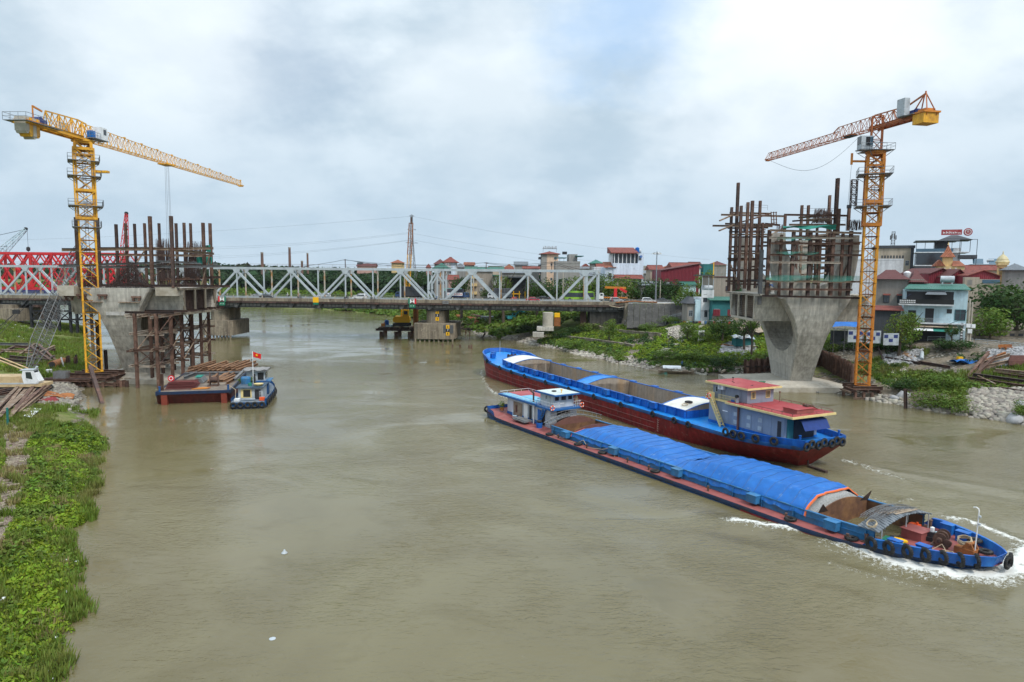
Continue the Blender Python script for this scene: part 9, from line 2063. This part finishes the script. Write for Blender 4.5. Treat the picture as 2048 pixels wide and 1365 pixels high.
def loose(lab,x0,y0,x1,y1,z0=.2,z1=.2,w=.3,h=.4,m='rust',cat='beam',grp=None,nm='steel_beam'):
 a,c=hit(x0,y0)+Vector((0,0,z0)),hit(x1,y1)+Vector((0,0,z1));b=MB();b.hb((0,0,0),c-a,w,h);o=b.build(nm,Q[m],None,loc=a);return tag(o,lab,cat,grp)
loose('thin brown stake leaning on the slope right of the orange crane',1745,688,1766,722,2.2,.1,.3,.35,'rustd','stake');loose('long dark beam along the foot of the grey stone slope',1770,720,1840,731,.3,.3,.4,.5,'rustd');loose('second long dark beam ending near the blue sheet',1836,728,1900,738,.3,.3,.4,.5,'rustd')
loose('rust brown stake standing in the water by the overhanging shrub',1809,816,1810,817,-1,.0,.45,.45,'rustd','stake');o=bpy.context.scene.objects.get('x')
g=gnd(1812,818,0);b=MB();b.hb((0,0,-1),(-.3,.1,3.4),.42,.42);tag(b.build('steel_stake',Q['rustd'],None,loc=g),'upright rusty stake in the water in front of the overhanging shrub','stake')
for k,(x0,y0,x1,y1,z0,z1,m) in enumerate(((1936,757,1976,728,.2,2.2,'rust'),(1944,760,1990,732,.2,1.8,'rust'),(1955,762,1965,735,.2,1.4,'rust'),(1960,740,2018,728,1.2,1.6,'rustl'),(1962,745,2020,736,.8,1.2,'rustl'),(1970,733,2010,724,1.0,1.6,'rusto'))):
 loose(('foremost','second','short steep','upper flat','lower flat','farthest')[k]+' rusty beam in the tumbled pile above the sheet pile stack',x0,y0,x1,y1,z0,z1,.5,.55,m,'beam','tumbled beams')
for k,(x0,y0,x1,y1,z,m) in enumerate(((1932,768,2075,792,.2,'rustd'),(1935,762,2075,783,.5,'rust'),(1945,759,2075,778,.9,'rustd'),(1985,752,2075,765,.5,'rust'),(1990,750,2075,760,.9,'rustl'),(2000,747,2075,757,.6,'rustd'))):
 loose(('lowest','second lowest','third','fourth','pale fifth','topmost')[k]+' long rusty sheet pile stacked at the photo edge above the rocks',x0,y0,x1,y1,z,z,.6,.5,m,'sheet pile','stacked sheet piles','steel_sheet_pile')
b=MB();b.beam(hit(1952,765)+Vector((0,-.3,1.2)),hit(1988,778)+Vector((0,-.3,.8)),.15);tag(b.build('pale_pole',Q['rustl'],None),'pale pole lying against the stacked sheet piles','pole')
t=thing('roof_tile_stack','stack of red brown sheets on the slope at the photo edge','sheets',hit(2040,730));
for k in range(5):b=MB();b.bb(-3+k*.3,2,-1.2+.3*k,-.9+.3*k,.2*k,.2*k+.9);b.build('sheet',Q['holdred'],t)
for k,(px,py,s) in enumerate(((1805,797,1.1),(1788,800,.8),(2030,846,1.5),(2043,812,.9))):
 V,F=ROCKS[k];o=np_mesh('boulder',V*s*1.2,F,Q['rockg'],None,loc=hit(px,py)+Vector((0,0,.2)));tag(o,('pale round boulder next to the upright stake','smaller boulder left of the pale round one','big pale boulder at the photo edge by the water','boulder high on the rock revetment')[k],'boulder')
 # behind the round pier: pipes, scrap, blue green excavator
for k,(x0,y0,x1,y1,r,m,lab) in enumerate(((914,638,955,646,1.0,'rusto','long orange rusty casing pipe lying behind the round pier'),(940,636,962,640,.9,'rust','second darker casing pipe behind the orange one'))):
 a,c=hit(x0,y0)+Vector((0,0,1)),hit(x1,y1)+Vector((0,0,1));b=MB();b.tube((0,0,0),c-a,r,14);
 me=b.mesh('casing_pipe');me.materials.append(Q[m]);smooth_mesh(me);o=link('casing_pipe',me,None,a);tag(o,lab,'pipe');
 u=(c-a).normalized();b=MB();b.tube((c-a)+u*.01,(c-a)+u*.04,r*.86,14);b.build('pipe_mouth',Q['dark'],o)
b=MB();b.tube((0,0,0),(.8,0,2.8),.9,12);tag(b.build('pipe_offcut',Q['rusto'],None,loc=hit(950,655)),'upright orange pipe offcut by the rock bank','pipe')
for k in range(14):
 x=905+k*3.2;loose('dark rusty steel lying in the scrap heap behind the round pier',x,648+(k*5)%14,x+22,650+(k*7)%16,.3+.15*(k%4),.5+.2*(k%3),.5,.5,('rustd','rust')[k%2],'scrap','scrap steel behind the round pier','scrap_beam')
b=MB();b.beam((0,0,0),(2.6,.5,4.4),.9,.12);tag(b.build('timber_board',Q['wood'],None,loc=hit(912,665)),'pale timber board leaning beside the round pier footing','board')
b=MB();b.bb(-2.6,2.6,-1.3,1.3,0,2.4);
for k in range(8):b.bb(-2.5+k*.68,-2.4+k*.68,-1.36,1.36,.1,2.3)
tag(b.build('grey_container',Q['cabg'],None,loc=hit(974,645)),'grey ribbed container beside the casing pipes','container')
t=thing('excavator','turquoise excavator with folded arm on the bank behind the round pier','excavator',hit(1024,643),.3);tq=mat('turquoise_paint',(.05,.34,.36),.5,var=.1)
b=MB();b.bb(-2,2,-1.5,-.9,0,.9);b.bb(-2,2,.9,1.5,0,.9);b.build('crawler_track',Q['dark'],t);b=MB();b.bb(-2.2,1.0,-1.3,1.3,1.0,2.2);b.build('body',tq,t);b=MB();b.bb(-.2,1.2,-1.3,-.3,2.0,3.3);b.build('cab',tq,t);b=MB();b.bb(0,1.0,-1.34,-1.3,2.4,3.2);b.build('cab_window',Q['glass'],t);b=MB();b.beam((.8,.3,2),(3.2,.3,4.0),.5,.6);b.beam((3.2,.3,4.0),(5.4,.3,3.4),.45,.55);b.beam((5.4,.3,3.4),(7.4,.3,.9),.35,.45);b.build('boom',tq,t);b=MB();b.poly([(7,.9),(7.8,.9),(7.5,-.1),(6.6,.1)],-.4,1.0);b.build('bucket',Q['rust'],t)
# short jetty of stakes by the empty barge bow
jt=thing('stake_jetty','remains of a low rusty jetty standing in the water near the empty barge bow','jetty')
for x,yt,yb,Y in ((885,699,706,208),(905,700,708,205),(920,702,705,204),(938,698,708,203),(943,690,714,201)):a,c=at(x,yt,Y),at(x,yb,Y);post(jt,a.x,Y,-1.5,max(a.z,.8),.5,'rust','stake')
hbeam(jt,at(883,698.5,207),at(940,697.5,203),.4,.4,'rustl');hbeam(jt,at(903,703,205),at(940,702,203),.35,.35,'rust');hbeam(jt,at(941,712,200),at(962,717,193),.3,.3,'rustd')
b=MB();b.hb((0,0,-1),(1.6,.3,1.6),.5,.5);tag(b.build('drifting_beam',Q['rustd'],None,loc=gnd(961,676,0)),'dark beam end sticking out of the water beyond the empty barge','beam')
for px,py,Y in ((931,664,225),(939,666,222)):b=MB();g=gnd(px,py+4,0);b.hb((0,0,-1),(.1,0,1.3),.4,.4);tag(b.build('steel_stake',Q['rust'],None,loc=g),('left' if px<935 else 'right')+' hand of two short stakes in the water beside the round pier','stake')
# ---------------------------------------------------------------- yard on the grassy bank
def crawler(loc,rz):
 t=thing('crawler_crane','old cream crawler crane with white cab and grey lattice boom on the near bank','crane',loc,rz);cm=mat('cream_paint',(.52,.39,.22),.6,var=.12,alt=(.4,.28,.15),ascale=.8)
 b=MB()
 for y in (-2.3,1.5):b.poly([(-3.4,.2),(3.2,.2),(3.6,.6),(3.2,1.05),(-3.4,1.05),(-3.8,.6)],y,y+.8)
 b.build('crawler_track',Q['dark'],t);b=MB()
 for x in frange(-3,2.8,7):
  for y in (-2.34,2.3):b.tube((x,y,.6),(x,y+.05,.6),.36,10)
 b.build('road_wheel',Q['rust'],t);b=MB();b.bb(-2.6,2.4,-1.6,1.6,.9,1.25);b.build('carbody',Q['rustd'],t)
 b=MB();b.bb(-8.4,3.8,-1.7,1.7,1.25,1.75);b.build('upper_frame',cm,t);b=MB();b.bb(-7.6,1.2,-1.65,1.65,1.8,3.0);b.build('machine_house',cm,t);b=MB();b.bb(-7.6,3.0,-1.72,-1.66,1.72,1.95);b.build('grey_stripe',Q['cabg'],t)
 b=MB();b.poly([(1.1,1.8),(3.3,1.8),(3.5,2.2),(2.6,4.0),(1.0,4.0),(.8,3.0)],-1.75,-.3);b.build('cab',Q['cabw'],t);b=MB();b.poly([(1.5,2.75),(2.5,2.55),(2.25,3.75),(1.45,3.75)],-1.79,-1.75);b.add([(3.4,-1.6,2.3),(3.4,-.45,2.3),(2.66,-.45,3.9),(2.66,-1.6,3.9)],[(0,1,2,3)]);b.build('cab_window',Q['glass'],t);b=MB();b.bb(.6,2.7,-1.8,-.2,4.0,4.15);b.tube((2.6,-1.0,4.1),(2.9,-1.0,4.6),.2,8);b.build('cab_roof',Q['cabg'],t)
 b=MB();b.tube((-6.2,-.9,1.8),(-7.2,-.9,7.4),.22,8);b.tube((-6.2,.9,1.8),(-7.2,.9,7.4),.22,8);b.tube((-7.2,-1.1,7.4),(-7.2,1.1,7.4),.25,8);b.tube((-7.2,-.7,7.4),(.8,-.7,3.9),.12,6);b.tube((-7.2,.7,7.4),(.8,.7,3.9),.12,6);b.build('gantry',cm,t)
 p0=Vector((.6,.3,2.2));
 return t
loc=hit(48,785);loc.z=Tz(loc.x,loc.y)-.1;ck=crawler(loc,.10)
foot=at(58,738,loc.y+1.0);mid=at(110,640,loc.y+14);tip=at(167,480,loc.y+34)
def seg(a,c,n,w0,w1,nm):
 u=(c-a).normalized();s=Vector((.9,-.4,0)).normalized();k=u.cross(s).normalized();q=lambda w:[s*w+k*w,s*w-k*w,-s*w-k*w,-s*w+k*w];b=MB();lattice(b,[a+x for x in q(w0)],[c+x for x in q(w1)],n,.09,.045);o=b.build(nm,Q['grsteel'],ck);o.matrix_parent_inverse=(Matrix.Translation(loc)@Matrix.Rotation(.10,4,'Z')).inverted()
D=(tip-foot);seg(foot,foot+D*.16,6,.35,1.15,'boom_foot')
for k in range(4):seg(foot+D*(.16+.16*k),foot+D*(.16+.16*(k+1)),8,1.15,1.15,'boom_section')
seg(foot+D*.80,tip,8,1.15,.4,'boom_head')
b=MB()
for y in (-.6,.6):b.tube(foot+Vector((-6.5,y,4.2)),tip*.98+foot*.02+Vector((0,y,0)),.05,4);
b.tube(foot+Vector((-7,0,5)),foot+Vector((-3,2,9.5)),.05,4);b.box(foot+Vector((-3,2,9.5)),(1,.5,.7))
o=b.build('pendant_rope',Q['dark'],ck);o.matrix_parent_inverse=(Matrix.Translation(loc)@Matrix.Rotation(.10,4,'Z')).inverted()
# tumbled beams at the photo edge
gb='tumbled pale and rusty beams below the cream crane'
for k in range(15):
 x=-12+k*5.4;loose(f'{ORD[k]} beam of the tumbled heap below the cream crane, counted from the photo edge',x-16,846-(k%4)*4-max(0,k-9)*5,x+38,796-(k%5)*3,.2+.12*(k%4),.7+.2*(k%3),.5,.55,('rustl','rust','rustl','rust','rustl')[k%5],'beam',gb)
for k in range(8):loose(f'{ORD[k]} thin rusty bar lying flat above the tumbled beams, counted from the water',-20,800-k*4.0,38-k*2,792-k*3.2,.5,.8,.3,.35,('rust','rustd')[k%2],'bar','rusty bars above the tumbled beams','steel_bar')
loose('long rust brown rail sloping from the heap towards the rubble',28,835,98,783,.3,1.4,.3,.4,'rust')
def plate(nm,lab,pts,m,z=.35,wav=.12,cat='sheet'):
 W=[hit(x,y)+Vector((0,0,z)) for x,y in pts];b=MB();G=[[W[0].lerp(W[1],i/8).lerp(W[3].lerp(W[2],i/8),j/4)+Vector((0,0,wav*math.sin(i*1.2+j*.8))) for i in range(9)] for j in range(5)];b.grid(G);b.grid([[p-Vector((0,0,.06)) for p in r] for r in G]);return tag(b.build(nm,Q[m],None),lab,cat)
plate('rust_sheet','bright orange rusty steel sheet lying near the rubble',((88,789),(150,795),(146,804),(84,797)),'rusto',.5);plate('rust_sheet','darker red rusty sheet under the orange one',((62,795),(120,800),(112,808),(58,806)),'hullred',.3);plate('plywood_sheet','brown plywood sheet in the weeds by the green post',((18,826),(66,822),(70,827),(20,832)),'wood',.35);plate('white_board','white weathered boards in the grass beside the plywood',((48,838),(70,822),(84,823),(62,842)),'cabw',.4,.05,'board')
b=MB();b.tube((0,0,-.5),(.05,0,2.4),.14,8);tag(b.build('green_post',mat('green_post',(.02,.15,.13),.6),None,loc=hit(16,852)),'short dark green post beside the tumbled beams','post')
# scrap behind the crane
for k,(x0,y0,x1,y1,z0,z1,m) in enumerate(((0,702,58,702,1.6,1.6,'grsteel'),(2,712,80,714,1.2,1.0,'rustl'),(30,704,112,710,1.3,1.2,'rust'),(50,726,110,708,.6,1.8,'rustl'),(20,722,100,728,.9,.7,'rustd'),(60,708,104,730,1.8,.7,'rust'),(0,728,60,732,1.0,.8,'rustd'),(36,718,72,704,.5,1.9,'rustl'),(78,704,112,726,1.7,.4,'rust'),(84,730,110,722,.4,1.0,'rustd'),(-10,718,30,706,.6,1.4,'rust'),(10,735,80,738,.7,.6,'rust'))):
 loose(f'{ORD[k]} scrap girder in the heap behind the cream crane, counted from its flat top',x0,y0,x1,y1,z0,z1,.5,.6,m,'girder','scrap heap behind the cream crane','scrap_girder')
a=hit(104,738)+Vector((0,0,.75));c=hit(127,730)+Vector((0,0,.8));b=MB();b.tube((0,0,0),c-a,.8,14);me=b.mesh('rust_pipe');me.materials.append(Q['rusto']);smooth_mesh(me);o=tag(link('rust_pipe',me,None,a),'short wide rusty pipe lying open ended in the grass','pipe');u=(c-a).normalized();b=MB();b.tube(-u*.04,-u*.01,.68,14);b.build('pipe_mouth',Q['dark'],o)
for k,(x,y,h) in enumerate(((134,733,2.2),(140,733,2.4),(149,732,2.0),(155,733,2.6))):
 b=MB();b.hb((0,0,-.5),(.2*(-1)**k,0,h),.35,.35);tag(b.build('steel_stub',Q['rustd' if k%2 else 'rust'],None,loc=hit(x,y)),f'{ORD[k]} upright steel stub beside the open rusty pipe, counted from the pipe','stub','steel stubs beside the rusty pipe')
b=MB();b.beam((0,0,0),(-.5,0,2.2),.35,.12);tag(b.build('white_plank',Q['cabw'],None,loc=hit(128,735)),'short white plank propped beside the open rusty pipe','plank')
b=MB();b.lathe([(.5,0),(.55,1.0),(.5,1.05)],(0,0,0),12);tag(b.build('white_drum',Q['cabw'],None,loc=hit(99,750)),'white plastic drum behind the rubble','drum')
b=MB();b.hb((0,0,0),Vector(at(180,733,118))-gnd(208,818,-.8),.55,.6);tag(b.build('leaning_pile',Q['rustd'],None,loc=gnd(208,818,-.8)),'dark steel pile leaning out of the water in front of the yellow crane','pile')
b=MB();a=gnd(150,763,1.2)
g=thing('work_platform','rusty sheet piled platform edge between rubble and the yellow crane base','platform')
for k in range(16):o=link('sheet_pile',pme,g,(-88.2+k*.62,129.5-.12*k,-2),PI if k%2 else 0);o.scale=(1,1,3.4+random.uniform(-.2,.3))
for k in range(4):hbeam(g,(-89+k*.5,126.5+k*1.1,1.5),(-79+k,126.5+k*1.0,1.5),.4,.45,('rust','rustd')[k%2])
for k in range(4):o=link('sheet_pile',pme,g,(-75.0+k*.6,128.6,-2),PI if k%2 else 0);o.scale=(1,1,3.3)
b=MB();b.bb(-86.5,-84.2,127.4,129,1.3,2.9)
for k in range(8):b.bb(-86.4+k*.29,-86.34+k*.29,127.36,129.04,1.3,3.0)
tag(b.build('rebar_crate',Q['grsteel'],None),'dark steel crate beside the foot of the yellow crane','crate')
for k,(x,y0,y1,Y) in enumerate(((194,640,770,137),(211,700,765,139))):
 a,c=at(x,y0,Y),at(x,y1,Y);b=MB();b.hb((0,0,0),(0,0,a.z+2),.5,.5);tag(b.build('steel_pile',Q['rustd'],None,loc=(a.x,Y,-2)),('tall','short')+() and ('tall dark pile between the yellow crane and the pier','short dark pile against the pier foot')[k],'pile')
 # ---------------------------------------------------------------- flat steel barge, tug, floats
def steel_barge():
 o=Vector((-53.0,112.4,.6));rz=math.atan2(.968,-.25);t=thing('deck_barge','flat steel work barge with dark blue top edge and red raked end loaded with beams','barge',o,rz)
 L,W=37.,5.75;b=MB();P=[(0,1.45),(L,1.45),(L,-1.8),(4,-1.8),(1.2,-.8),(.1,.95)];b.poly(P,-W,W);b.build('hull',Q['bargered'],t)
 b=MB();b.bb(-.08,L,-W-.04,-W+.2,.95,1.62);b.bb(-.08,L,W-.2,W+.04,.95,1.62);b.bb(-.1,.12,-W-.04,W+.04,1.12,1.58);b.build('topside_belt',Q['hullnavy'],t)
 b=MB();b.bb(.12,L-.2,-W+.2,W-.2,1.4,1.5);b.build('deck',mat('muddy_deck',(.16,.13,.105),.9,var=.25,alt=(.26,.21,.16),ascale=.5,alt2=(.09,.07,.06)),t)
 for y in (-4.7,4.5):b=MB();b.poly([(.0,1.0),(-.25,1.0),(-.1,-1.2),(1.2,-1.2),(.5,.6)],y-.45,y+.45);b.build('skeg',mat('skeg_red',(.22,.045,.028),.6,var=.15),t)
 for x,y in ((.6,5.3),(.6,-5.3),(L-.6,-5.2)):b=MB();b.lathe([(.16,0),(.16,.8),(.22,.82),(.22,.9)],(x,y,1.5),8);b.build('bollard',Q['hullblued'],t)
 u=Vector((math.cos(rz),math.sin(rz),0));n=Vector((-math.sin(rz),math.cos(rz),0))
 return lambda x,y,z:Vector((o.x+u.x*x+n.x*y,o.y+u.y*x+n.y*y,z+.6)),rz
SB,SRZ=steel_barge();r=random.Random(9)
def bbeam(lab,x0,y0,z0,x1,y1,z1,m,w=.38,h=.42,grp=None):a,c=SB(x0,y0,z0),SB(x1,y1,z1);b=MB();b.hb((0,0,0),c-a,w,h);tag(b.build('steel_beam',Q[m],None,loc=a),lab,'beam',grp)
LOGM=mat('orange_brown_beam',(.235,.125,.065),.85,var=.3,rand=.3,alt=(.14,.075,.045),ascale=.8);Q['logm']=LOGM
k=0
for i in range(34):
 y=-4.9+i*.29;x=22+r.uniform(-2,1);l=r.uniform(6,9);a=r.uniform(-.28,.1);lay=i%3
 bbeam('orange brown steel beam lying in the crosswise pile on the flat work barge',x,y+.6,1.75+.35*lay,x+l,y-1.6+a*3,1.8+.35*lay+r.uniform(0,.5),'logm',.4,.42,'beam pile on the flat work barge')
for i in range(9):bbeam('brown beam in the loose fan at the middle of the flat work barge',9+r.uniform(-1,1),-3.2+i*.3,1.75,16+r.uniform(-1,2),-4.4+i*.45+r.uniform(-.5,.5),1.8+.2*(i%2),'logm',.4,.4,'loose fan of beams on the flat work barge')
bbeam('long grey girder laid across the flat work barge behind the fan of beams',19.2,5.2,1.8,18.0,-5.3,1.8,'grsteel',.5,.5);bbeam('second grey girder across the flat work barge beside the orange pile',20.4,5.0,1.8,19.4,-5.2,1.8,'grsteel',.5,.5);bbeam('grey girder lying slantwise toward the falsework tower',14,4.2,1.8,24,2.6,1.9,'grsteel',.5,.5);bbeam('grey girder along the tug side of the flat work barge',10,-5.1,1.8,24,-5.4,1.9,'grsteel',.5,.5);bbeam('single brown beam at the tug side end of the fan',6.4,-4.2,1.75,13,-5.0,1.8,'logm',.45,.45)
t=thing('mesh_stack','stack of dark red reinforcement mats at the near corner of the flat work barge','mesh stack',SB(4.6,2.6,1.5),SRZ)
for i in range(5):
 b=MB();z=.1+.2*i;sx=2.6-.15*i;sy=2.4-.1*i;ox=.25*i;bend=lambda x:.18*math.sin(x*.9+i)
 for k in range(16):y=-sy+2*sy*k/15;b.path([(x+ox,y,z+bend(x)) for x in frange(-sx,sx,6)],.045,4)
 for k in range(10):x=-sx+2*sx*k/9;b.tube((x+ox,-sy,z+.05+bend(x)),(x+ox,sy,z+.05+bend(x)),.04,4)
 b.build('rebar_mat',mat('red_rebar',(.14,.035,.032),.75,var=.3) if i==0 else bpy.data.materials['red_rebar'],t)
b=MB();b.lathe([(.55,-.03),(.55,.03)],(0,0,0),14);o=tag(b.build('red_disc',Q['sign_r'],None,loc=SB(6.2,4.7,2.9)),'round red and white disc sign standing at the reinforcement mats','sign');o.rotation_euler=(PI/2,0,SRZ-PI/2);b=MB();b.torus((0,0,.04),.3,.06,'z',14,5);b.build('emblem',Q['sign_w'],o)
t=thing('pipe_bundle','bundle of dark and green pipes on the flat work barge','pipe bundle',SB(10.5,0.9,1.55),SRZ);b=MB()
for j in range(4):
 for i in range(7-j):b.tube((-2,-.9+i*.26+.13*j,.13+.22*j),(2,-.9+i*.26+.13*j,.13+.22*j),.12,8)
b.build('pipe',Q['grsteel'],t);b=MB();b.bb(-1.4,1.6,-.5,.6,.98,1.05);b.build('green_cover',Q['net'],t)
t=thing('barge_winch','rusty winch on the deck of the flat work barge','winch',SB(5.6,-2.2,1.5),SRZ);b=MB();b.bb(-.8,.8,-.9,.9,0,.15);b.poly([(-.6,.15),(.6,.15),(.5,2.2),(-.1,2.5),(-.5,1.8)],-.85,-.75);b.poly([(-.6,.15),(.6,.15),(.5,2.2),(-.1,2.5),(-.5,1.8)],.5,.6);b.build('frame',Q['rust'],t);b=MB();b.tube((0,-.7,1.1),(0,.5,1.1),.5,12);b.build('drum',Q['rustd'],t)
b=MB();b.polyz([(-1.4,-.5),(1.0,-.7),(1.6,.2),(.2,.8)],0,.12);tag(b.build('orange_plate',Q['orange'],None,loc=SB(2.6,-.6,1.55),rz=SRZ-1.4),'bent orange plate near the raked end of the flat work barge','plate');b=MB();b.grid([[(-.8+.4*i,-.8+.4*j,.15*math.sin(i+j)+.1) for i in range(5)] for j in range(5)]);tag(b.build('plywood_scrap',Q['wood'],None,loc=SB(8.2,1.8,1.6),rz=SRZ),'pale plywood scrap beside the reinforcement mats','plywood')
b=MB();b.hb((0,0,0),(0,0,2.8),.4,.4);tag(b.build('corner_stake',Q['rust'],None,loc=SB(2.0,5.2,1.5)),'rusty stake at the far corner of the flat work barge beside the pier','stake')
b=MB();b.path([SB(1.0,-5.3,2.3),SB(-.2,-6.6,1.6),Vector((-45.0,109.8,1.5))],.05,5);tag(b.build('mooring_rope',Q['rope'],None),'mooring rope between the flat work barge and the tug','rope')
def tug():
 o=Vector((-42.6,108.8,0));rz=math.atan2(.975,-.20);t=thing('tug_boat','small weathered blue tug boat with pale cabins moored at the flat work barge','tug',o,rz)
 X=[0,.3,1,2,4,8,11,13,14.5,15.4,15.9];hw=lambda x:2.75 if x<10 else 2.75*max(.03,1-((x-10)/5.95)**2.4)**.6
 if True:
  hw0=hw;hw=lambda x:hw0(x)*(1 if x>1 else .93+.07*x)
 dk=lambda x:1.05+max(0,x-9)**2*.022;hull_parts(t,X,hw,dk,-.8,lambda x:0,.75,(Q['hullnavy'],Q['hullblued']),.9)
 b=MB();deck_strip(b,X,lambda x:-hw(x),lambda x:hw(x),dk);b.build('deck',mat('tug_deck',(.13,.17,.22),.7,var=.25,alt=(.2,.2,.19)),t)
 b=MB()
 for s in (-1,1):b.grid([[(x,s*hw(x)*.99,dk(x)) for x in X],[(x,s*hw(x)*1.01,dk(x)+.5) for x in X]])
 b.build('bulwark',Q['hullblued'],t)
 def P(nm,m,*bx):return P_(t,nm,m,*bx)
 P('aft_cabin','cabg',(2.6,7.2,-1.9,1.9,1.0,3.0));P('aft_roof','tugroof',(2.1,7.5,-2.2,2.2,3.0,3.15));P('aft_window_frame','cream',(2.54,2.62,-.2,1.5,1.35,2.75));P('aft_window','sign_k',(2.5,2.56,.0,1.1,1.5,2.65));P('aft_doorway','dark',(2.5,2.58,-1.6,-.7,1.1,2.7))
 P('wheelhouse','cabg',(8.2,11.4,-1.5,1.5,1.1,5.0));P('wheelhouse_window','sign_k',(8.12,8.22,-1.3,-.35,3.5,4.7));P('wheelhouse_roof','grsteel',(7.6,12.2,-2.0,2.0,5.0,5.15));P('side_window','glass',(8.8,10.8,-1.56,-1.5,3.6,4.6),(8.8,10.8,1.5,1.56,3.6,4.6))
 P('step_house','hullblued',(7.4,8.2,-2.2,2.2,1.1,3.3));P('side_shelter','coamblue',(8.6,12.6,-2.3,-1.5,3.0,3.15))
 b=MB();b.grid([[(7.6+.5*i,-2+.5*j,5.2+.12*math.sin(i*2+j*1.7)) for i in range(9)] for j in range(9)]);b.build('roof_sheeting',mat('grey_scrap_sheet',(.24,.235,.23),.9,var=.25),t)
 b=MB();b.lathe([(.75,0),(.8,.9),(.7,1.15)],(6.2,1.3,3.15),14);b.build('blue_tank',Q['coamblue'],t);b=MB();b.lathe([(.62,0),(.8,.25),(.75,.25)],(3.4,-1.2,3.3),14);b.build('cream_basin',Q['cream'],t);b=MB();b.lathe([(.3,0),(.3,.5)],(3.6,.2,3.15),10);b.build('green_bucket',Q['net'],t);b=MB();b.tube((4.6,-.4,3.1),(4.6,-.4,5.0),.14,8);b.build('exhaust',Q['dark'],t)
 P('orange_crate','lifer',(1.0,1.6,-2.4,-1.6,1.1,1.6));P('white_sack','cabw',(.6,1.6,1.4,2.2,1.1,1.5));P('bench','cabg',(1.2,1.6,-.9,.9,1.3,1.4))
 b=MB();railing(b,[(1.9,-2.0,1.1),(1.9,-1.5,1.1)],1.4,.3,.03,2);b.build('ladder',Q['cabg'],t)
 u=Vector((math.cos(rz),math.sin(rz),0));n=Vector((-math.sin(rz),math.cos(rz),0));return (lambda x,y,z:Vector((o.x+u.x*x+n.x*y,o.y+u.y*x+n.y*y,z))),rz,hw,dk
TG,TRZ,thw,tdk=tug()
for i,y in enumerate((2.2,1.1,0,-1.1,-2.2)):tyre(TG(-.2,y,.65),TRZ+PI/2,f'{ORD[i]} tyre across the near end of the tug, counted from the work barge','tyres on the tug')
for i,x in enumerate((1.2,3.2,5.4,7.6,9.8,11.8,13.4)):tyre(TG(x,-thw(x)-.15,.8),TRZ,f'{ORD[i]} tyre along the open water side of the tug, counted from its near end','tyres on the tug')
V=TG(6.9,1.2,3.3);q=np.array([[V.x+random.uniform(-1.4,1.0),V.y+random.uniform(-1,.9),V.z+random.uniform(-.2,.5)] for _ in range(42)]);o=scatter('pot_plants',q,RNG.uniform(.4,.75,len(q)),LEAFN,Q['leafm'],'cluster of leafy potted plants on the cabin roof of the tug','plants','thing')
b=MB();b.tube((0,0,0),(0,0,5.6),.06,6);f=tag(b.build('flag_pole',Q['cabw'],None,loc=TG(5.0,-.1,3.15)),'white flag pole with a red flag on the tug','flag pole');b=MB();b.grid([[(.07+.17*i,.12*math.sin(i*1.1+j*.4),5.55-.17*j-.05*i) for i in range(9)] for j in range(6)]);fl=b.build('flag',mat('flag_red',(.62,.02,.015),.7,var=.05),f,True);b=MB();pts=[(.75+(.26 if k%2==0 else .11)*math.cos(PI/2+k*PI/5),5.0+(.26 if k%2==0 else .11)*math.sin(PI/2+k*PI/5)) for k in range(10)];b.poly(pts,-.16,-.12);b.build('star',Q['sign_y'],fl)
for k,(px,py) in enumerate(((569,1108),(545,1279))):
 b=MB();b.lathe([(.05,-.1),(.22,-.02),(.24,.08),(.12,.2),(.05,.34),(.0,.36)] if k==0 else [(.05,-.1),(.2,-.02),(.2,.05),(.08,.1)],(0,0,0),10);tag(b.build('float',Q['cabg'],None,True,loc=gnd(px,py,-.03)),('white pointed float alone on the open water','flat white float nearest the camera')[k],'float')
b=MB();b.box((0,0,.02),(.35,.2,.12),.4);tag(b.build('driftwood',Q['wood'],None,loc=gnd(424,939,0)),'small piece of orange brown driftwood in the reflection of the pier','driftwood')
# plant in the stern pot of the laden barge
sc_=scatter('foliage',np.array([[0,0,.5],[.1,.1,.9],[-.15,0,.8],[.1,-.15,.7],[0,0,1.2]]),np.array([.9,.8,.8,.7,.6]),LEAFN,Q['leafm'],None,None,None,0,POT)
# ---------------------------------------------------------------- haze
def haze():
 b=MB();b.bb(-3000,3000,-60,3000,-4.0,75);m=bpy.data.materials.new('haze');m.use_nodes=True;nt=m.node_tree
 for n in list(nt.nodes):nt.nodes.remove(n)
 out=nt.nodes.new('ShaderNodeOutputMaterial');v=nt.nodes.new('ShaderNodeVolumePrincipled');v.inputs['Color'].default_value=(.80,.88,1,1);v.inputs['Density'].default_value=HAZE;v.inputs['Anisotropy'].default_value=.0
 nt.links.new(v.outputs[0],out.inputs['Volume']);o=b.build('haze',m);o['kind']='stuff';o['label']='thin even haze in the air';return o
HAZE=.00003
if HAZE:haze()
